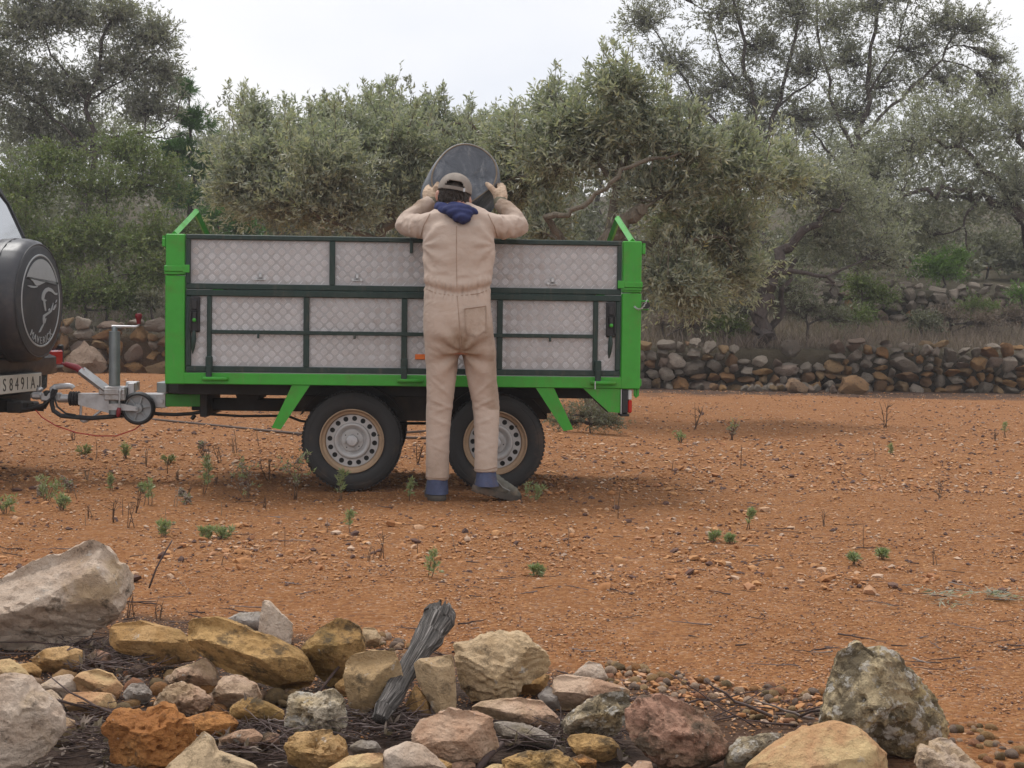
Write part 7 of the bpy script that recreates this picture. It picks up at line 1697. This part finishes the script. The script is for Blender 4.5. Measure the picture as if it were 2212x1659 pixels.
heap(band('C', 215, 1270, (290, 440), (400, 640)), 145, 'small rounded stone in the heap between the mottled rocks and the tall grey boulder', 'small stones heaped at the right of the rock row', .006, .022, 81)
heap(band('B', 600, 900, (390, 420), (480, 560)), 34, 'small brown stone in the gap behind the weathered log', 'small stones behind the log', .008, .024, 82)
heap(band('C', 1840, 2230, (570, 640), (700, 830)), 38, 'small stone in the spill at the lower right corner', 'small stones at the lower right corner', .007, .022, 83)
heap(band('A', 100, 1900, (850, 950), (1400, 1400)), 80, 'small stone fallen into the gaps of the left rock heap', 'small stones in the left heap', .012, .045, 84)

rg = np.random.default_rng(86); fn_ = band('C', 215, 1270, (300, 450), (410, 650)); xy = np.array([ground_at(*fn_(rg))[:2] for i in range(260)])
scatter('stone_rubble', xy, np.clip(rg.lognormal(-4.75, .3, len(xy)), .005, .014), 87, 'pebble', 1, 'finer rubble filling the heap of small stones', sink=.15)
# dead twigs among the rocks
def sticks(name, n, fn, seed, lmin, lmax, r, label, group, single=True, mat='litter_twig', flat=.25, hmax=.05):
    rg = np.random.default_rng(seed); B = MB(); RN = []
    for i in range(n):
        x, y = fn(rg); g = ground_at(x, y); L_ = rg.uniform(lmin, lmax); a = rg.normal(0, .55) + (math.pi if rg.random() < .5 else 0); el = abs(rg.normal(0, flat)); z0 = g[2] + rg.uniform(.004, hmax)
        d = np.array([math.cos(a) * math.cos(el), math.sin(a) * math.cos(el), math.sin(el)]); s = np.cross(d, [0, 0, 1]); bow = rg.normal(0, .16); pts = []
        for t in np.linspace(-.5, .5, 7): pts.append(np.array([g[0], g[1], z0]) + d * L_ * (t + .2) + (s * bow + np.array([0, 0, abs(rg.normal(0, .05))])) * L_ * (t * t) + rg.normal(0, .010, 3) * L_)
        for q in pts: q[2] = max(q[2], gz1(q[0], q[1]) + .003)
        rr = r * rg.uniform(.6, 1.5); b = MB() if single else B
        nf0 = len(b.f); b.tube(pts, [rr, rr * .95, rr * .85, rr * .8, rr * .65, rr * .5, rr * .3], 6)
        if rg.random() < .6:
            j = rg.integers(2, 5); e = pts[j] + (d * .5 + s * rg.normal(0, .6) + np.array([0, 0, abs(rg.normal(0, .25))])) * L_ * .3; b.tube([pts[j], (pts[j] + e) / 2 + rg.normal(0, .02, 3) * L_, e], [rr * .6, rr * .45, rr * .2], 5)
        RN += [rg.random()] * (len(b.f) - nf0)
        if single:
            o = link(name, np_mesh_mixed(name, b, mat, rg.random())); setp(o, label, 'stick', group)
    if not single:
        o = link(name, np_mesh_mixed(name, B, mat, RN)); setp(o, label, 'twigs', None, 'stuff')
def np_mesh_mixed(name, b, mat, rnd):
    me = bpy.data.meshes.new(name); me.from_pydata(b.v, [], b.f); me.materials.append(MATS[mat]); me.polygons.foreach_set('use_smooth', np.ones(len(me.polygons), bool))
    a = me.attributes.new('rnd', 'FLOAT', 'FACE'); a.data.foreach_set('value', np.full(len(me.polygons), rnd, np.float32) if np.isscalar(rnd) else np.array(rnd, np.float32)); return me
def anyof(*fs): return lambda rg: fs[rg.integers(len(fs))](rg)
gaps = anyof(band('A', 350, 950, (700, 850), (900, 1000)), band('A', 300, 760, (1150, 1180), (1470, 1470)), band('A', 1250, 1900, (1250, 1220), (1470, 1470)), band('B', 400, 900, (880, 900), (1120, 1080)), band('B', 1300, 2150, (950, 1020), (1150, 1200)))
sticks('twig_litter', 800, gaps, 91, .03, .13, .0014, 'dark litter of dead twigs filling the gaps between the rocks', None, False)
sticks('dry_stick', 20, gaps, 92, .14, .32, .0026, 'long thin dead stick lying in the gaps between the rocks', 'dead sticks among the rocks', True, hmax=.06)
sticks('dry_stick', 12, band('C', 250, 1250, (420, 560), (560, 660)), 93, .12, .30, .003, 'thin dead stick lying on the heap of small stones', 'dead sticks on the small stones', True)
rg = np.random.default_rng(98); cv = []
for i in range(300):
    a = ground_at(*gaps(rg)); a[2] += .006; cv.append(curve5(a, a + rg.normal(0, .02, 3) * [1, 1, .3], rg, .1))
v_, r_, _ = leaves_on(np.array(cv), 1500, .03, .034, .010, rg, .1, 5, jit=.012); v_[:, 2] = np.maximum(v_[:, 2], .004)
setp(link('dead_leaves', np_mesh('dead_leaves', v_, np.arange(len(v_)).reshape(-1, 4), 'dry_grass_leaf', smooth=False, rnd=r_)), 'withered brown leaves caught between the rocks', 'leaves', None, 'stuff')
def one_stick(k, pts, ds, r, label):
    pp = todp(k, pts); w_ = [P(x, y, d) for (x, y), d in zip(pp, ds)]; b = MB(); b.tube(w_, [r, r, r * .9, r * .8][:len(w_)] if len(w_) <= 4 else r, 7); o = link('dry_stick', np_mesh_mixed('dry_stick', b, 'litter_twig', .35)); setp(o, label, 'stick')
one_stick('B', [(880, 975), (950, 1070), (1020, 1150), (1075, 1230)], [3.22, 3.15, 3.08, 3.02], .0105, 'thick dark stick leaning against the pink angular rock at the bottom centre')
one_stick('B', [(1240, 1230), (1300, 1150), (1360, 1090), (1395, 1060)], [3.02, 3.06, 3.1, 3.14], .008, 'stick rising from the bottom edge right of the pink angular rock')
one_stick('B', [(460, 930), (470, 990), (500, 1060), (505, 1150)], [3.5, 3.4, 3.3, 3.25], .004, 'pale bent twig hanging before the twig pile left of centre')
one_stick('B', [(240, 740), (330, 620), (400, 540), (470, 465)], [3.62, 3.7, 3.76, 3.82], .004, 'thin straight stalk leaning on the yellow mossy rock')
one_stick('B', [(515, 905), (620, 880), (740, 890), (845, 945)], [3.42, 3.44, 3.44, 3.4], .005, 'arched twig below the weathered log')
one_stick('A', [(360, 1060), (430, 1055), (500, 1045), (552, 1058)], [3.52, 3.53, 3.54, 3.55], .009, 'short thick dark stub lying on the pale pink flat stone')
one_stick('A', [(0, 1320), (200, 1375), (450, 1400), (760, 1440)], [3.18, 3.2, 3.22, 3.24], .006, 'long thin branch crossing the bottom left corner')
one_stick('A', [(1380, 1340), (1560, 1250), (1720, 1180), (1920, 1100)], [3.3, 3.36, 3.42, 3.5], .004, 'pale thin twig slanting up across the lichen rock')
one_stick('A', [(940, 345), (985, 220), (1040, 120), (1085, 45)], [4.35, 4.38, 4.4, 4.42], .003, 'thin bare stalk rising behind the huge pale boulder')

# twigs and dark bits over the gravel
rgf = np.random.default_rng(95)
def clear(rg):
    return rg.uniform(-30, 2240), 900 + 560 * rg.random() ** .8
sticks('fallen_twig', 190, clear, 96, .03, .17, .0021, 'thin dark twigs strewn over the gravel', None, False, 'litter_twig', .05, .012)
# cut olive sprays lying at the right edge
rg = np.random.default_rng(97); cv = []
for i in range(10):
    a = ground_at(rg.uniform(1990, 2230), rg.uniform(1285, 1308)); e = a + np.array([rg.uniform(-.18, .18), rg.uniform(-.05, .05), .015]); a[2] += .012; cv.append(curve5(a, e, rg, .08))
v_, r_, _ = leaves_on(np.array(cv), 360, .12, .05, .007, rg, 0.02, 10, jit=.012); v_[:, 2] = np.clip(v_[:, 2], .006, .022)
setp(link('olive_prunings', np_mesh('olive_prunings', v_, np.arange(len(v_)).reshape(-1, 4), 'olive_leaf', smooth=False, rnd=r_)), 'cut olive sprays lying flat on the gravel at the right edge', 'prunings', None, 'stuff')

# two thin irrigation hoses lying behind the trailer
def hose(pts, label, r=.011):
    w_ = []
    for (x, y) in pts: g = ground_at(x, y); g[2] += r; w_.append(g)
    b = MB(); b.tube(w_, r, 8); setp(b.build('irrigation_hose', 'hose'), label, 'hose')
hose([(250, 903), (330, 908), (430, 918), (540, 929), (650, 940), (760, 945), (870, 948), (925, 949), (1000, 952)], 'thin dark hose lying on the gravel, running from under the drawbar to the front wheel')
hose([(700, 930), (860, 938), (920, 934), (1000, 930), (1100, 926)], 'second thin hose on the gravel seen between the two trailer wheels')

# ================================================================== WEEDS
def weed(px, py, hpx, kind, label, group=None, seed=0, lean=0.0):
    g = ground_at(px, py); h = hpx * g[1] / FPX; rg = np.random.default_rng(seed + int(px * 7 + py)); root = empty('weed', tuple(g), 0, label, 'weed', group)
    b = MB(); cv = []; nst = {'leafy': 2, 'tuft': 9, 'dry': 3, 'seedy': 4, 'single': 1}[kind]
    for i in range(nst):
        a = rg.uniform(0, 6.28); sp = {'leafy': .16, 'tuft': .8, 'dry': .35, 'seedy': .45, 'single': .10}[kind]
        e = np.array([math.cos(a) * sp * h * rg.random() + lean * h, math.sin(a) * sp * h * .6 * rg.random(), h * rg.uniform(.65, 1.05)]); s = np.array([rg.normal(0, .008), rg.normal(0, .008), -.01])
        cu = curve5(s, e, rg, .10); cv.append(cu); r0 = max(.0016, .0011 * g[1] / 4) * (1.0 if kind != 'tuft' else .7)
        b.tube(cu, [r0 * 1.3, r0 * 1.1, r0, r0 * .8, r0 * .4], 5)
        if kind in ('dry', 'seedy'):
            for q in range(4 if kind == 'dry' else 6):
                t = rg.integers(1, 4); p0 = cu[t]; p1 = p0 + np.array([rg.normal(0, .16), rg.normal(0, .1), rg.uniform(.08, .28)]) * h; b.tube([p0, (p0 + p1) / 2 + rg.normal(0, .015, 3) * h, p1], [r0 * .7, r0 * .6, r0 * .3], 4); cv.append(curve5(p0, p1, rg, .1))
    link('stem', np_mesh_mixed('stem', b, 'dry_stem', float(rg.random())), root)
    if kind in ('leafy', 'tuft', 'seedy'):
        n = {'leafy': 220, 'tuft': 330, 'seedy': 170}[kind]; ll = {'leafy': .032, 'tuft': .035, 'seedy': .022}[kind] * min(1.5, max(.6, h / .2))
        v_, r_, _ = leaves_on(np.array(cv), n, .05 * min(1.5, h / .2), ll * 1.15, ll * .27, rg, .55, 8, jit=.003, spread=.7)
        v_[:, 2] = np.maximum(v_[:, 2], .002); link('leaves', np_mesh('leaves', v_, np.arange(len(v_)).reshape(-1, 4), 'weed_leaf', smooth=False, rnd=r_), root)
    if kind == 'seedy':
        tips = np.array([c[-1] for c in cv]); n = len(tips) * 3; q = np.repeat(tips, 3, 0) + rg.normal(0, .008, (n, 3)); V = (oct_v[None] * .0055 + q[:, None, :]).reshape(-1, 3); F = (np.arange(n)[:, None, None] * 6 + oct_f[None]).reshape(-1, 3)
        setp(link('seed_heads', np_mesh('seed_heads', V, F, 'dry_grass_leaf', rnd=np.full(len(F), .95)), root), kind='stuff')
for w_ in [(737, 1080, 62, 'leafy', 'upright bright green weed in front of the front trailer wheel'), (640, 1078, 92, 'seedy', 'tall weed with pale seed heads at the left edge of the front wheel'), (886, 1085, 48, 'leafy', 'green weed between the two trailer wheels, left of the man\'s boots'),
           (1155, 1085, 34, 'tuft', 'low feathery green tuft right of the man\'s raised boot'), (535, 1075, 80, 'seedy', 'branching weed with whitish seed heads left of the front wheel'), (438, 1068, 66, 'leafy', 'pale green upright weed left of the seed-headed weed'), (322, 1092, 55, 'leafy', 'grey green feathery weed below the jockey wheel'),
           (355, 1160, 30, 'tuft', 'fresh green tuft above the huge pale boulder'), (448, 1168, 24, 'tuft', 'flat greyish tuft, left of the row of bare stalks'), (480, 1168, 26, 'tuft', 'flat greyish tuft, right twin of the two'), (758, 1150, 40, 'leafy', 'light green sprig bending over below the front wheel'), (930, 1250, 66, 'leafy', 'slim green sprout in the bare middle of the gravel'),
           (1160, 1245, 20, 'tuft', 'tiny green tuft below the man\'s raised boot'), (1470, 957, 22, 'tuft', 'small bright tuft at the right of the trailer, mid clearing'), (1870, 1185, 62, 'single', 'thin stalk with a green top, right part of the clearing'), (1540, 1168, 16, 'tuft', 'flat bright green mat of weed, middle right'), (1575, 1172, 13, 'tuft', 'flat green mat, right neighbour of the bright one'),
           (1775, 1135, 34, 'dry', 'drooping grey dry weed left of the green-topped stalk'), (1925, 985, 28, 'leafy', 'small dark green weed in the far right clearing'), (2170, 945, 30, 'leafy', 'green weed at the right edge near the wall'), (1845, 1215, 14, 'tuft', 'tiny green tuft under the green-topped stalk'), (1905, 1205, 14, 'tuft', 'tiny green tuft right of the green-topped stalk'),
           (510, 985, 56, 'dry', 'brown dry weed standing under the drawbar end of the trailer'), (905, 1000, 50, 'dry', 'dark dry weed between the trailer wheels, behind the man'), (285, 1335, 62, 'dry', 'dark withered weed beside the huge pale boulder'), (345, 1338, 46, 'dry', 'withered bent weed right of the huge pale boulder'), (100, 1085, 50, 'tuft', 'grey grass clump in the shadow side left of the drawbar'), (10, 1110, 30, 'tuft', 'green tuft at the left edge'), (135, 1100, 26, 'tuft', 'small tuft above the huge pale boulder, far left'), (240, 1060, 34, 'leafy', 'yellowish green weed under the jockey wheel'), (1600, 1010, 70, 'single', 'tall thin bare stalk in the right clearing'), (1340, 1120, 66, 'single', 'pale grey feathery stalk right of the man'), (1500, 930, 60, 'dry', 'wispy dry weed mid right, near the far gravel'), (1580, 950, 46, 'seedy', 'pale seed-headed weed in the far right clearing'),
           (825, 1205, 66, 'dry', 'forked bare stalk left of centre'), (1220, 1180, 55, 'single', 'thin brown stalk left of the flat green mats'), (1620, 1140, 40, 'leafy', 'thin yellow green sprig above the flat mats')]:
    weed(*w_)
rgw = np.random.default_rng(99)
for i in range(42):
    x = rgw.uniform(0, 620) if i < 30 else rgw.uniform(620, 2200); y = rgw.uniform(920, 1230); s = 560 / (y - 400)
    weed(x, y, rgw.uniform(22, 62), 'dry' if rgw.random() < .55 else 'single', 'thin bare brown weed stalk standing in the gravel', 'bare weed stalks over the clearing', seed=i)
for i in range(9):
    x = rgw.uniform(0, 520); y = rgw.uniform(930, 1100)
    weed(x, y, rgw.uniform(14, 34), 'tuft' if i % 2 else 'seedy', 'small greyish weed in the gravel under the drawbar', 'greyish weeds under the drawbar', seed=200 + i)

# ================================================================== AIR
hz = NT('air'); hz.t.nodes.remove(hz.b); vp = hz.n('ShaderNodeVolumePrincipled'); vp.inputs['Color'].default_value = (.93, .95, 1, 1); vp.inputs['Density'].default_value = 0.0014; hz.l(vp.outputs[0], hz.out.inputs['Volume']); MATS['air'] = hz.m
b = MB(); b.box(-156, 156, -66, 156, -1.2, 17, .01); setp(b.build('haze', 'air', smooth=False), 'thin damp air over the whole grove', 'haze', None, 'stuff')
